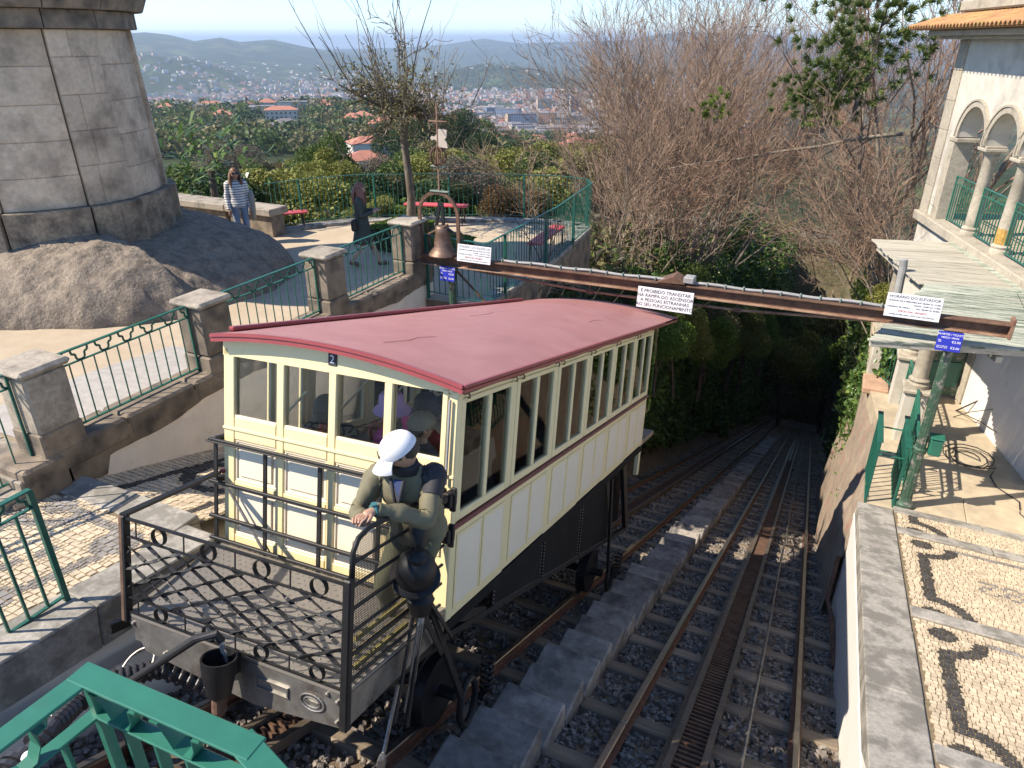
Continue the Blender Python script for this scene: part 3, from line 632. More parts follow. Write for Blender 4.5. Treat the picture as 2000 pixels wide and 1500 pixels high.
for u0, u1, z0, z1 in ((.63, .77, -1.665, -1.66), (.63, .77, -1.725, -1.72), (.63, .635, -1.72, -1.665), (.765, .77, -1.72, -1.665)):
    a, b = np.array(fx(u0, z0)), np.array(fx(u1, z1)); mb.box((a[0], a[1] - .012, z0), (b[0], a[1] + .004, z1))
mb.build('maker_plate', 'bare_steel', car)
mb = MB(); c = np.array(fx(.87, -1.69)); mb.tube([c + np.array((.085 * math.cos(a), -.006, .05 * math.sin(a))) for a in np.linspace(0, 2 * math.pi, 20, endpoint=False)], .006, 6, closed=True); mb.tube([c + np.array((.055 * math.cos(a), -.006, .03 * math.sin(a))) for a in np.linspace(0, 2 * math.pi, 16, endpoint=False)], .005, 6, closed=True)
mb.box(c + np.array((-.045, -.01, -.006)), c + np.array((.045, .002, .006))); mb.build('makers_badge', 'bare_steel', car)
for u, z in ((.04, -1.62), (.2, -1.75), (.97, -1.63), (.97, -1.76), (.93, -1.6)): mb = MB(); mb.lathe([(.014, -.004), (.014, .01), (.006, .014)], 6, np.array(fx(u, z)) + (0, -.004, 0), ax=((1, 0, 0), (0, 0, 1), (0, -1, 0))); mb.build('bolt', 'bare_steel', car)
# lattice gate across the platform front
def twist(mb, p, q, w=.022, n=7, ph=0.):
    p = np.array(p, float); q = np.array(q, float); d = vnorm(q - p); a = vnorm(np.cross(d, (0, 1, .001))); b = np.cross(d, a); vs_ = []
    for i in range(n * 2 + 1):
        t = i / (n * 2); th = ph + (math.pi / 2 if (i // 2) % 2 else 0) ; c = p + (q - p) * t; u = a * math.cos(th) + b * math.sin(th); v = np.cross(d, u)
        vs_ += [c - u * w / 2 - v * .003, c + u * w / 2 - v * .003, c + u * w / 2 + v * .003, c - u * w / 2 + v * .003]
    fs = [(i * 4 + j, i * 4 + (j + 1) % 4, i * 4 + 4 + (j + 1) % 4, i * 4 + 4 + j) for i in range(n * 2) for j in range(4)]
    mb.add(vs_, fs)
ZT, Z2, Z3, Z4 = -.9, -1.02, -1.44, -1.545
for z in (ZT, Z2, Z3, Z4):
    mb = MB(); mb.bar(fx(0, z), fx(1, z), .022 if z > -1 else .016, .012 if z > -1 else .01); mb.build('lattice_rail', 'black_iron', car)
for k in range(11):
    for sg in (1, -1):
        u0 = -.5 + k * .145 if sg > 0 else k * .145; u1 = u0 + sg * .5; z0, z1 = Z2, Z3
        ua, ub = u0, u1
        def clip(ua, ub, za, zb):
            pts = []
            for t in np.linspace(0, 1, 41):
                u = ua + (ub - ua) * t
                if .012 <= u <= .985: pts.append((u, za + (zb - za) * t))
            return (pts[0], pts[-1]) if len(pts) > 4 else None
        r = clip(u0, u1, z0, z1) if sg > 0 else clip(u0, u0 - .5, z0, z1)
        if r:
            mb = MB(); off = .006 * sg; a = np.array(fx(*r[0])) + (0, off, 0); b = np.array(fx(*r[1])) + (0, off, 0); twist(mb, a, b, .024, max(2, int(np.linalg.norm(b - a) / .09)), .3 * k); mb.build('lattice_bar', 'black_iron', car)
for k in range(4):
    for z in ((ZT + Z2) / 2, (Z3 + Z4) / 2):
        u = .18 + k * .235; mb = MB(); c = np.array(fx(u, z)); r = .052 if z > -1.2 else .045
        rp = [c + np.array((r * math.cos(a), 0, r * math.sin(a))) for a in np.linspace(0, 2 * math.pi, 18, endpoint=False)]
        vs_ = [];
        for p in rp: d = vnorm(p - c); vs_ += [p + np.array((0, -.014, 0)), p + np.array((0, .014, 0)), p + d * .005 + np.array((0, .014, 0)), p + d * .005 + np.array((0, -.014, 0))]
        mb.add(vs_, [(i * 4 + j, i * 4 + (j + 1) % 4, ((i + 1) % 18) * 4 + (j + 1) % 4, ((i + 1) % 18) * 4 + j) for i in range(18) for j in range(4)]); mb.build('lattice_ring', 'black_iron', car)
        mb = MB(); c = np.array(fx(u - .115, z)); h = .06; mb.bar(c - (0, 0, h), c + (0, 0, h), .007); mb.build('lattice_pin', 'black_iron', car)
mb = MB(); mb.box((FL[0] - .025, FL[1] - .02, -1.62), (FL[0] + .02, FL[1] + .03, -.89), .005); mb.build('gate_post', ['rust'], car)
mb = MB(); mb.box((FL[0] + .001, FL[1] - .021, -1.62), (FL[0] + .03, FL[1] + .03, -.885), .005); mb.bar((FL[0], FL[1], -.885), (-2.12, -.04, -.98), .05, .02); mb.bar((FL[0], FL[1], -1.5), (-2.1, -.04, -1.55), .03, .012); mb.build('side_rail', 'black_iron', car)
mb = MB(); mb.box((-.025, FR[1] - .03, -1.79), (.03, FR[1] + .02, -.86), .008); mb.build('gate_post', 'black_iron', car)
# side gate on the right with bent top tube and woven mesh
gate = [(0, -1.13, -.9), (0, -1.125, -.72), (0, -1.08, -.65), (0, -.98, -.62), (0, -.12, -.655)]
mb = MB(); mb.tube(gate, .016, 8); sg_ = mb.build('side_gate', 'black_iron', car, smooth=True)
for k, z in enumerate((-.78, -.92, -1.06, -1.2, -1.34, -1.5)):
    mb = MB(); mb.tube([(0, -1.12, z), (0, -.1, z + .0)], .011, 6); mb.build('gate_bar', 'black_iron', sg_)
mb = MB()
for i in range(62):
    y = -1.11 + i * .0145; mb.add([(-.012, y - .0018, -1.55), (-.012, y + .0018, -1.55), (-.012, y + .0018, -.66), (-.012, y - .0018, -.66), (-.015, y, -1.55), (-.015, y, -.66)], [(0, 1, 2, 3), (1, 4, 5, 2), (4, 0, 3, 5)])
for i in range(60):
    z = -1.55 + i * .015; mb.add([(-.013, -1.11, z - .0018), (-.013, -1.11, z + .0018), (-.013, -.22, z + .0018), (-.013, -.22, z - .0018), (-.016, -1.11, z), (-.016, -.22, z)], [(0, 1, 2, 3), (1, 4, 5, 2), (4, 0, 3, 5)])
tag(mb.build('wire_mesh', 'black_iron', sg_), kind='stuff')
for z in (-.74, -1.0): 
    mb = MB(); mb.box((-.03, -.1, z - .05), (.035, -.0, z + .05), .006); mb.box((.005, -.06, z - .085), (.05, -.035, z + .085), .006); mb.build('gate_hinge', 'black_iron', car)
mb = MB(); mb.box((-.06, -.34, -.75), (.02, -.1, -.69), .01); mb.tube([(.0, -.13, -1.0), (.03, -.5, -1.02), (.06, -.6, -1.0)], .018, 8); mb.build('hinge_bracket', 'black_iron', car)
# lamp on the gate
L0 = np.array((.1, -.62, -1.0)); axz = vnorm(np.array((.3, -.42, .85))); axx = vnorm(np.cross((0, 0, 1), axz)); axy = np.cross(axz, axx)
mb = MB(); mb.lathe([(.05, -.14), (.08, -.11), (.1, -.09), (.158, -.075), (.16, -.06), (.125, -.05), (.128, .02), (.115, .07), (.085, .11), (.055, .125), (.05, .15), (.03, .165), (.012, .17)], 22, L0, ax=(axx, axy, axz)); mb.lathe([(.05, -.02), (.06, .1), (.045, .13)], 14, L0 + np.array((-.02, .05, .15))); mb.lathe([(.06, -.1), (.09, 0), (.05, .06)], 12, L0 + np.array((.02, .04, -.2)))
mb.build('gate_lamp', 'black_iron', car, autosmooth=40)
# step treads inside the gate with yellow nosings
mat('nosing', (.36, .3, .1), .7, var=.2)
for k in range(3):
    mb = MB(); mb.box((-.3, -1.0 + k * .02, -1.54 + k * .0), (-.03, -.98 + k * .02, -1.53)) if False else mb.box((-.06, -1.02, -1.5 + k * .09), (-.035, -.45, -1.47 + k * .09), .003); mb.build('yellow_nosing', 'nosing', car)
# brake levers, hangers
mb = MB()
for a, b, w in (((.06, -.52, -1.2), (.1, -.78, -1.95), .03), ((.08, -.45, -1.2), (.12, -.66, -2.05), .028), ((.1, -.38, -1.15), (.08, -.6, -1.9), .02), ((.05, -.55, -1.2), (.05, -.12, -1.85), .045), ((.02, -.35, -1.3), (.06, -.0, -1.78), .03)): mb.bar(a, b, w, .014, (1, 0, 0), c=.003)
mb.build('brake_lever', 'black_iron', car)
mb = MB(); mb.bar((.1, -.76, -1.7), (.12, -.92, -2.05), .028, .012, (1, 0, 0)); mb.ball((.122, -.945, -2.1), .05, 8, 6, (.4, .9, 1.3)); mb.build('brake_shoe', 'bare_steel', car)
mb = MB()
for k in range(3): mb.tube([(.06 + .01 * k, -.42 - .02 * k, -1.15), (.1, -.5 - .03 * k, -1.4), (.09, -.55 - .05 * k, -1.8 - .08 * k)], .008, 6)
mb.build('brake_chain', 'bare_steel', car)
# chassis: skirt plates follow the steeper track
zr_ = lambda y: float(w2l(tp(-2.37, 3.694 + y * .97, 0))[2])             # rail height below the car at y
def zrail(y):
    a, b = w2l(tp(-2.37, 3., 0)), w2l(tp(-2.37, 9., 0)); return a[2] + (b[2] - a[2]) * (y - a[1]) / (b[1] - a[1])
zsk = lambda y: -2.02 - .195 * (y - .88)
mb = MB(); mb.box((-.055, .0, ZB - .09), (.004, LB, ZB - .002), .004); mb.box((-2.1, .0, ZB - .09), (-2.045, LB, ZB - .002), .004); mb.build('sole_bar', 'skirt_black', car)
for x, s in ((-.06, 1), (-2.04, -1)):
    for a, b in ((.92, 2.06), (2.08, 3.24), (3.26, 4.5)):
        mb = MB(); mb.prism([(x, a, ZB - .088), (x, b, ZB - .088), (x, b, zsk(b)), (x, a, zsk(a))], (-.015 * s, 0, 0)); sp = mb.build('skirt_plate', 'skirt_black', car)
        if s > 0:
            mb = MB()
            for yy in (a + .03, b - .03):
                for q in np.arange(ZB - .12, zsk(yy) + .02, -.035): mb.box((x - .002, yy - .006, q - .006), (x + .007, yy + .006, q + .006), .003)
            for yy in np.arange(a + .06, b - .04, .035): q = zsk(yy) + .025; mb.box((x - .002, yy - .006, q - .006), (x + .007, yy + .006, q + .006), .003)
            mb.build('rivet_row', 'bare_steel', sp)
    mb = MB(); mb.bar((x - .02 * s, -.05, zsk(-.05)), (x - .02 * s, 5.5, zsk(5.5)), .06, .05); mb.bar((x - .02 * s, .3, ZB - .1), (x - .02 * s, .8, zsk(.8)), .05, .1); mb.bar((x - .02 * s, 4.2, ZB - .1), (x - .02 * s, 4.7, zsk(4.7)), .05, .1)
    mb.bar((x - .02 * s, -1.1, -1.8), (x - .02 * s, .1, zsk(.1)), .05, .07); mb.bar((x - .02 * s, 5.0, ZB - .1), (x - .02 * s, 5.55, zsk(5.5)), .05, .14)
    mb.build('chassis_frame', 'black_iron', car)
mb = MB(); mb.box((-.06, LB - .1, -2.12), (-.0, LB - .01, ZB), .006); mb.build('end_post', 'cream', car)
mb = MB(); mb.prism([(-.2, .6, ZB - .1), (-.2, 5.5, ZB - .1), (-.2, 5.5, zsk(5.5) + .1), (-.2, .6, zsk(.6) + .1)], (-1.7, 0, 0)); mb.build('water_tank', 'skirt_black', car)
for y in (.45, 4.6):
    for x, s in ((-.3, 1), (-1.8, -1)):
        c = np.array((x, y, zrail(y) + .29)); mb = MB(); mb.lathe([(.05, .05), (.06, .03), (.2, .02), (.25, .04), (.29, .045), (.29, -.04), (.32, -.045), (.32, -.07), (.24, -.05), (.06, -.03)], 24, c, ax=((0, 1, 0), (0, 0, 1), (s, 0, 0))); mb.build('wheel', 'black_iron', car, autosmooth=35)
    mb = MB(); mb.tube([(-2.0, y, zrail(y) + .29), (-.1, y, zrail(y) + .29)], .05, 10); mb.build('axle', 'black_iron', car)
    mb = MB(); c = np.array((.0, y + .0, zrail(y) + .27)); mb.tube([c + np.array((0, .13 * math.cos(a), .2 * math.sin(a))) for a in np.linspace(0, 2 * math.pi, 20, endpoint=False)], .028, 8, closed=True); mb.bar(c + np.array((0, -.12, .12)), (0, -.3, -1.35) if y < 1 else (0, y - .4, ZB - .1), .05, .03, (1, 0, 0)); mb.build('axle_guard', 'black_iron', car)
    mb = MB(); n = 60; mb.tube([(.02 + .05 * math.cos(i * .6), y + .3 + .05 * math.sin(i * .6), zrail(y) + .2 + i * .005) for i in range(n)], .012, 6); mb.build('coil_spring', 'black_iron', car)
    mb = MB(); mb.box((-.03, y + .2, zrail(y) + .16), (.05, y + .4, zrail(y) + .2), .01); mb.build('spring_seat', 'black_iron', car)
# far end: wind screen and platform
mb = MB(); mb.box((-.03, LB + .005, -1.25), (-.022, 6.04, -.03)); mb.build('wind_screen', 'window_glass', car)
mb = MB(); mb.box((-2.05, LB, -1.75), (-.05, 6.6, -1.68)); mb.build('platform_floor', 'bare_steel', car)
# filler funnel on the buffer beam
c = np.array((-.8, -1.3, -1.6)); mb = MB(); mb.lathe([(.07, -.15), (.098, .0), (.105, .09), (.094, .09), (.086, .0), (.05, -.11)], 20, c, ax=np.eye(3)); mb.box(c + np.array((-.03, .1, -.08)), c + np.array((.03, .16, .06)), .01); mb.build('filler_funnel', 'black_iron', car, autosmooth=40)
mb = MB(); mb.lathe([(.02, -.3), (.045, -.26), (.045, -.12)], 12, c); mb.build('funnel_spout', 'rust', car)
# ================================================================== LEFT: terrace, boulder, tower, fences, bell, signs
BND = [(-6.42, 10.06), (-5.16, 10.06), (-5.2, 13.2), (-5.45, 15.9), (-5.75, 16.35), (-6.4, 16.5), (-7.9, 16.1), (-9.6, 15.35), (-11.1, 14.5), (-11.85, 13.5), (-12.2, 12.6)]
t = thing('terrace', 'sandy viewing terrace on the left with stone edging', 'terrace', (-9, 11, -4.05), kind='structure')
mb = MB(); mb.prism([(x, y, -4.05) for x, y in BND + [(-12.9, 12.5), (-22, 12.2), (-22, 10), (-6.45, 10)]], (0, 0, -4.5)); mb.build('terrace_wall', 'granite_dark', t)
mb = MB(); q = [(-6.5, 10.0), (-5.25, 10.15), (-5.3, 13.2), (-5.55, 15.85), (-5.85, 16.2), (-6.4, 16.35), (-7.9, 15.95), (-9.55, 15.2), (-11.0, 14.35), (-11.75, 13.4), (-12.1, 12.5), (-22, 12.1), (-22, 10)]
mb.add([(x, y, -4.046) for x, y in q], [tuple(range(len(q)))[::-1]]); mb.build('sand', 'sand', t)
mb = MB(); mb.sheet([[(x, y, z) for x in np.linspace(-22, -6.7, 20)] for y, z in ((3.5, -3.62), (5, -3.68), (7, -3.85), (9, -4.02), (10, -4.047))]); mb.prism([(-22, 3.5, -3.63), (-6.45, 3.5, -3.63), (-6.45, 10, -4.06), (-22, 10, -4.06)], (0, 0, -2.5)); mb.build('sand', 'sand', t)
mb = MB(); mb.sheet([[(x, y, z) for x in np.linspace(-8.1, -6.7, 8)] for y, z in ((3.5, -3.612), (5, -3.672), (6.2, -3.775))]); mb.build('cobbled_strip', 'path_grey', t)
for (xa, ya), (xb, yb) in zip(BND[1:-1], BND[2:]):
    L = math.hypot(xb - xa, yb - ya); n = max(1, int(L / .75)); d = np.array((xb - xa, yb - ya, 0)) / L; nx = np.array((-d[1], d[0], 0))
    for k in range(n):
        mb = MB(); mb.box((k * L / n + .004, .012, -.2), ((k + 1) * L / n - .004, .34, .075), .012, ax=(d, nx, (0, 0, 1)), o=(xa, ya, -4.05)); mb.build('edging_stone', 'granite_kerb', t)
# landing with steps at the near end of the wall
mb = MB(); mb.box((-9.5, -1.5, -5), (-6.42, 3.3, -3.93)); mb.build('landing', 'joint', t)
st_ = 0
for k in range(3):
    for x0 in (-9.4, -8.4, -7.4):
        mb = MB(); mb.box((x0, 3.02 - .28 * k, -4.2), (x0 + .995, 3.5 - .28 * k, -3.62 - .1 * (k + .3)), .012); mb.build('step_stone', 'granite', t)
cobbles(t, lambda y: -8.6, lambda y: -7.42, 1.0, 2.5, lambda y: -3.926, lambda x, y: 0, .075, lambda x, y: False, .2)
# ---- low wall with granite coping
t = thing('terrace_low_wall', 'pale plaster low wall with rough granite coping below the green fence', 'wall', (-6.5, 6, -3.9))
mb = MB(); mb.prism([(-6.42, 3.36, -3.6), (-6.42, 10.35, -3.6), (-6.42, 10.35, -6.2), (-6.42, 3.36, -4.6)], (-.36, 0, 0)); mb.build('plaster_face', 'plaster_pale', t)
for k in range(8):
    y = 3.3 + k * .885; mb = MB(); mb.box((-6.82, y, -3.72 - .05 * rnd.random()), (-6.395 + rnd.uniform(-.02, .015), y + .878, -3.51 + rnd.uniform(-.012, .012)), .03); mb.build('coping_stone', 'granite_dark', t)
# exposed stone under the coping where plaster fell off
mb = MB(); ylist = np.linspace(3.44, 10.3, 90); bot = [-3.74 - .15 * max(0, fbm(y, 0.3, 41, 4, .9) - .35) * 2.2 for y in ylist]
bot = [float(b) - (.18 if y < 3.9 else 0) for b, y in zip(bot, ylist)]
mb.prism([(-6.405, y, b) for y, b in zip(ylist, bot)] + [(-6.405, 10.3, -3.6), (-6.405, 3.44, -3.6)], (-.012, 0, 0)); mb.build('bare_masonry', 'granite_dark', t)
PY = [3.52, 5.55, 7.75, 9.92]
for k, y in enumerate(PY):
    lab = ['nearest lichened granite pillar by the steps', 'granite pillar next to the front of the car roof', 'rough mossy granite pillar with uneven cap', 'dark granite pillar beside the bell'][k]
    p = thing('fence_pillar', lab + ' on the low wall', 'pillar', (-6.61, y, -3.5), group='granite pillars of the terrace fence'); w = .215
    mb = MB(); mb.box((-6.61 - w, y - w, -3.6), (-6.61 + w, y + w, -3.32 if k else -3.3), .02); mb.build('base_block', 'granite_dark', p)
    mb = MB(); mb.box((-6.61 - w + .008, y - w + .008, -3.318), (-6.61 + w - .008, y + w - .008, -2.73), .025); mb.build('shaft', 'granite_dark' if k else 'granite', p)
    mb = MB(); mb.box((-6.61 - w - .035, y - w - .035, -2.728), (-6.61 + w + .035, y + w + .035, -2.655), .03); mb.build('capstone', 'granite', p)
p = thing('corner_plinth', 'weathered granite plinth at the foot of the nearest pillar', 'plinth', (-6.5, 3.3, -3.9))
mb = MB(); mb.box((-6.9, 3.05, -4.1), (-6.36, 3.46, -3.55), .03); mb.box((-6.86, 2.86, -4.1), (-6.34, 3.048, -3.8), .03); mb.build('block', 'granite_dark', p)
# ---- fence panels
def fence_panel(name, label, p, q, z0, z1, n, group=None, m='green_paint', scroll=True, bw=.016, rail=.045, end_bars=True):
    """p, q: plan ends (x, y) or (x, y, dz); z0 foot, z1 top"""
    p = np.array((*p, 0)[:3], float); q = np.array((*q, 0)[:3], float); t = thing(name, label, 'fence', (p[0], p[1], z0), group=group)
    up = np.array((0, 0, 1.)); d = q - p
    def P(u, z): return p + d * u + up * z
    mb = MB(); mb.bar(P(0, z1), P(1, z1), rail, .014, c=.004); mb.build('top_rail', m, t)
    zl2 = z1 - .135 if scroll else z1
    if scroll: mb = MB(); mb.bar(P(0, zl2), P(1, zl2), .032, .012, c=.003); mb.build('lower_rail', m, t)
    mb = MB(); mb.bar(P(0, z0 + .05), P(1, z0 + .05), .035, .014, c=.003); mb.build('bottom_rail', m, t)
    for i in range(n):
        u = (i + .5) / n if not end_bars else i / max(1, n - 1); mb = MB(); e = (i in (0, n - 1)) and end_bars; b = bw * (1.5 if e else 1)
        mb.bar(P(min(max(u, .004), .996), z0 + .0 if e else z0 + .057), P(min(max(u, .004), .996), (z1 - .008) if e else zl2 - .006), b, b * (.7 if not e else 1), up=d, c=.003); mb.build('baluster', m, t)
        if scroll and i < n - 1:
            u0, u1 = (i / (n - 1), (i + 1) / (n - 1)) if end_bars else ((i + .5) / n, (i + 1.5) / n); zz = (zl2 + .006, z1 - .008); h = zz[1] - zz[0]
            pts = [(u0 + (u1 - u0) * a, zz[0] + h * b) for a, b in (((0, 0), (.16, .02), (.3, .1), (.36, .3), (.36, .55), (.5, .6), (.62, .62), (.66, .8), (.68, 1)) if i % 2 == 0 else ((1, 0), (.84, .02), (.7, .1), (.64, .3), (.64, .55), (.5, .6), (.38, .62), (.34, .8), (.32, 1)))]
            mb = MB()
            for a, b in zip(pts[:-1], pts[1:]): mb.bar(P(*a), P(*b), .022, .005, up=np.cross(vnorm(d), vnorm(P(*b) - P(*a))))
            mb.build('scroll', m, t)
    return t
for k, lab in ((0, 'green fence panel between the two nearest granite pillars'), (1, 'green fence panel with blue-lit rail behind the car roof'), (2, 'green fence panel in front of the walking woman in the dark coat')):
    fence_panel('fence_panel', lab, (-6.6, PY[k] + .22), (-6.6, PY[k + 1] - .22), -3.52, -2.7, 13, 'green fence panels on the terrace wall', 'green_dark')
fence_panel('fence_panel', 'green fence panel left of the nearest pillar, cut off by the picture edge', (-6.6, 1.3), (-6.6, PY[0] - .22), -3.75, -2.7, 13, 'green fence panels on the terrace wall', 'green_dark')
fence_panel('kerb_fence', 'green fence panel standing on the left kerb with shadow bars', (-4.72, 2.27), (-4.72, .3), -3.74, -2.76, 15, m='green_dark', bw=.026, rail=.05)
# terrace railing, plain bars
t = thing('terrace_railing', 'thin dark green railing curving round the viewing terrace', 'railing', (-8, 15, -4.0)); loop = [(-6.38, 10.1)] + [(x * .992 - .06, y - .06) for x, y in BND[1:]]
nb = 0
for (xa, ya), (xb, yb) in zip(loop[:-1], loop[1:]):
    L = math.hypot(xb - xa, yb - ya); n = max(1, round(L / .115))
    mb = MB(); mb.bar((xa, ya, -2.93), (xb, yb, -2.93), .04, .012); mb.build('top_rail', 'green_dark', t); mb = MB(); mb.bar((xa, ya, -3.92), (xb, yb, -3.92), .03, .01); mb.build('bottom_rail', 'green_dark', t)
    for k in range(n):
        x, y = xa + (xb - xa) * k / n, ya + (yb - ya) * k / n; post = nb % 16 == 0; w = .045 if post else .012; mb = MB(); mb.bar((x, y, -4.05 if post else -3.92), (x, y, -2.935), w); mb.build('post' if post else 'bar', 'green_dark', t); nb += 1
# ---- boulder
xs = np.linspace(-17.5, -8.4, 300); ys = np.linspace(4.4, 12.4, 260); XX, YY = np.meshgrid(xs, ys, indexing='ij')
dd = np.abs((XX + 12.7) / 3.85) ** 2.2 + np.abs((YY - 8.3) / np.where(YY > 8.3, 3.15, 3.3)) ** 2.2 + (fbm(XX, YY, 51, 4, .7) - .5) * .35
ZZ = -4.12 + 1.36 * np.clip(1 - dd, 0, 1) ** .5 - .35 * np.clip(dd - 1, 0, 1)
ledge = np.clip(1.28 - dd, 0, 1) ** .25 * .22; ZZ += np.where(YY < 7.5, ledge * .9, 0)
ZZ += -np.abs(fbm(XX * .8 + YY * .5, YY * 1.1 - XX * .3, 55, 4, 1.3) - .5) * .12 + (fbm(XX, YY, 53, 3, .8) - .5) * .22 + (fbm(XX, YY, 57, 3, 6) - .5) * .05 + (fbm(XX, YY, 58, 3, 16) - .5) * .05
b = sheetgrid('boulder', XX, YY, ZZ, 'boulder', smooth=True); b['kind'] = 'thing'; tag(b, 'huge grey granite boulder carrying the stone tower', 'boulder')
# ---- tower: drum of stone blocks with pilasters
TC = np.array((-12.7, 7.97)); TR = 1.9
tw = thing('stone_tower', 'round stone tower base with pilasters on the granite boulder', 'tower', (TC[0], TC[1], -3))
base_a = math.degrees(math.atan2(-TC[1], -TC[0])) - 3
def block(mb, a0, a1, r, z0, z1, dep=.3, gap=.003, n=5, rt=None):
    a0, a1 = R(a0), R(a1); g = gap / r; ang = np.linspace(a0 + g, a1 - g, n); z0 += gap / 2; z1 -= gap / 2; rt = r if rt is None else rt; V = []; ch = .012
    for z, rr_, di in ((z0, r - ch, 0), (z0 + ch, r, 0), (z1 - ch, rt, 0), (z1, rt - ch, 0)):
        for i, a in enumerate(ang):
            e = ch if i in (0, n - 1) and rr_ >= r - 1e-9 else 0
            V.append((TC[0] + (rr_ - e * .8) * math.cos(a), TC[1] + (rr_ - e * .8) * math.sin(a), z))
    F = [(k * n + i, k * n + i + 1, (k + 1) * n + i + 1, (k + 1) * n + i) for k in range(3) for i in range(n - 1)]
    m0 = len(V)
    for z in (z0, z1):
        for a in ang: V.append((TC[0] + (r - dep) * math.cos(a), TC[1] + (r - dep) * math.sin(a), z))
    F += [(m0 + i + 1, m0 + i, i, i + 1)[::-1] for i in range(n - 1)] + [(3 * n + i, 3 * n + i + 1, m0 + n + i + 1, m0 + n + i) for i in range(n - 1)]
    for i in (0, n - 1): F.append((i, n + i, 2 * n + i, 3 * n + i, m0 + n + i, m0 + i))
    mb.add(V, F)
zc = [-2.35, -1.87, -1.36, -.85, -.33, .16]; a = base_a - 18 - 5 * 60
for s in range(6):
    f0, f1 = a + 60 * s, a + 60 * s + 36; p1_ = f1 + 24
    for c in range(5):
        tap = lambda z: TR - .035 * (z + 2.9)
        if c in (0, 3) or s % 2: sp = [(f0 + .35, f1 - .35)]
        else: q = f0 + 36 * rnd.uniform(.35, .65); sp = [(f0 + .35, q), (q, f1 - .35)]
        for u, v in sp: mb = MB(); block(mb, u, v, tap(zc[c]) - .03, zc[c], zc[c + 1], rt=tap(zc[c + 1]) - .03); mb.build('stone_block', 'tower_stone', tw)
        h = (zc[c] + zc[c + 1]) / 2 + .1 * (-1) ** c; q = (f1 + p1_) / 2 + rnd.uniform(-5, 5)
        for u, v in ((f1 + .3, q), (q, p1_ - .3)): mb = MB(); block(mb, u, v, tap(zc[c]) + .025, zc[c] + (.12 if c else .0), min(zc[c + 1] + .12, .16), rt=tap(zc[c + 1]) + .025); mb.build('pilaster_block', 'tower_stone', tw)
    for u, v, e in ((f0 + .5, f1 - .5, .07), (f1 + .3, (f1 + p1_) / 2, .14), ((f1 + p1_) / 2, p1_ - .3, .14)): mb = MB(); block(mb, u, v, TR + e, -3.7, -2.352, n=4); mb.build('plinth_block', 'plinth_stone', tw)
    for u, v in ((f0, f1 - .3), (f1, p1_ - .3)):
        mb = MB(); block(mb, u, v, TR + .02, .165, .42, dep=.6); mb.build('frieze_block', 'granite_dark', tw); mb = MB(); block(mb, u, v, TR + .16, .422, .75, dep=.8, rt=TR + .3); mb.build('cornice_block', 'granite_dark', tw)
    for u, v in ((f0, f1), (f1, p1_)): mb = MB(); block(mb, u, v, TR - .15, .75, 4.5, dep=.6); mb.build('upper_block', 'tower_stone', tw)
mb = MB(); mb.lathe([(TR - .07, -3.6), (TR - .19, .2), (TR - .25, 4.4)], 36, (TC[0], TC[1], 0)); mb.build('core', 'granite_dark', tw)
# stone slab bench wall behind the boulder
t = thing('slab_wall', 'massive granite slab wall behind the woman in stripes', 'wall', (-13, 12.5, -4.05))
for x0, x1 in ((-16.5, -14.6), (-14.595, -13.1), (-13.095, -11.72)):
    mb = MB(); mb.box((x0, 12.13, -3.56), (x1, 12.72, -3.4), .02); mb.build('slab', 'granite', t); mb = MB(); mb.box((x0 + .05, 12.22, -4.1), (x1 - .06, 12.64, -3.562), .02); mb.build('base_block', 'granite_dark', t)
# benches
def bench(lab, p, q, z, w=.3):
    p = np.array((*p, z)); q = np.array((*q, z)); t = thing('park_bench', lab, 'bench', (*((p + q) / 2)[:2], -4.05), group='red backless benches on the terrace'); d = vnorm(q - p); n = np.array((-d[1], d[0], 0)); L = np.linalg.norm(q - p)
    for o in (-.15, .005):
        mb = MB(); mb.box((0, o, -.025), (L, o + .145, .012), .006, ax=(d, n, (0, 0, 1)), o=p); mb.build('seat_board', 'red_bench', t)
    for u in (.12, L - .12):
        for o in (-.11, .11): mb = MB(); mb.bar(p + d * u + n * o + (0, 0, -.03), p + d * u + n * o * 1.2 + (0, 0, -4.05 - z), .022); mb.build('leg', 'rust', t)
bench('red bench at the end of the granite slab wall', (-11.72, 13.35), (-12.2, 12.75), -3.65)
bench('long red bench along the back railing behind the tree', (-9.95, 14.9), (-8.42, 15.3), -3.6)
bench('red bench standing beside the right-hand terrace railing', (-5.55, 12.75), (-5.68, 14.4), -3.62)
# ---- beam over the tracks with bell, signs and posts
YB = 10.0
t = thing('gantry_beam', 'long rusty iron beam spanning both tracks with cable conduit on top', 'beam', (-2, YB, -3.3))
zb = lambda x: -3.3 + .012 * (x + 6)
mb = MB(); A, B = (-6.45, YB, zb(-6.45)), (2.03, YB, zb(2.03)); up = np.array((0, 0, 1.))
mb.bar(np.array(A) - up * .075, np.array(B) - up * .075, .15, .02, c=.004); mb.build('bottom_flange', 'rust_pale', t)
mb = MB(); mb.bar(A, B, .02, .13); mb.build('web', 'rust', t)
mb = MB(); mb.bar(np.array(A) + up * .075, np.array(B) + up * .075, .15, .02, c=.004); mb.build('top_flange', 'rust', t)
mb = MB(); mb.box((2.03, YB - .08, zb(2.03) - .1), (2.07, YB + .08, zb(2.03) + .16), .006); mb.build('end_plate', 'rust_pale', t)
mb = MB(); mb.tube([(x, YB + .02, zb(x) + .115 + .008 * math.sin(x * 7)) for x in np.arange(-5, 1.2, .1)], .022, 7); mb.build('conduit', 'pipe_grey', t)
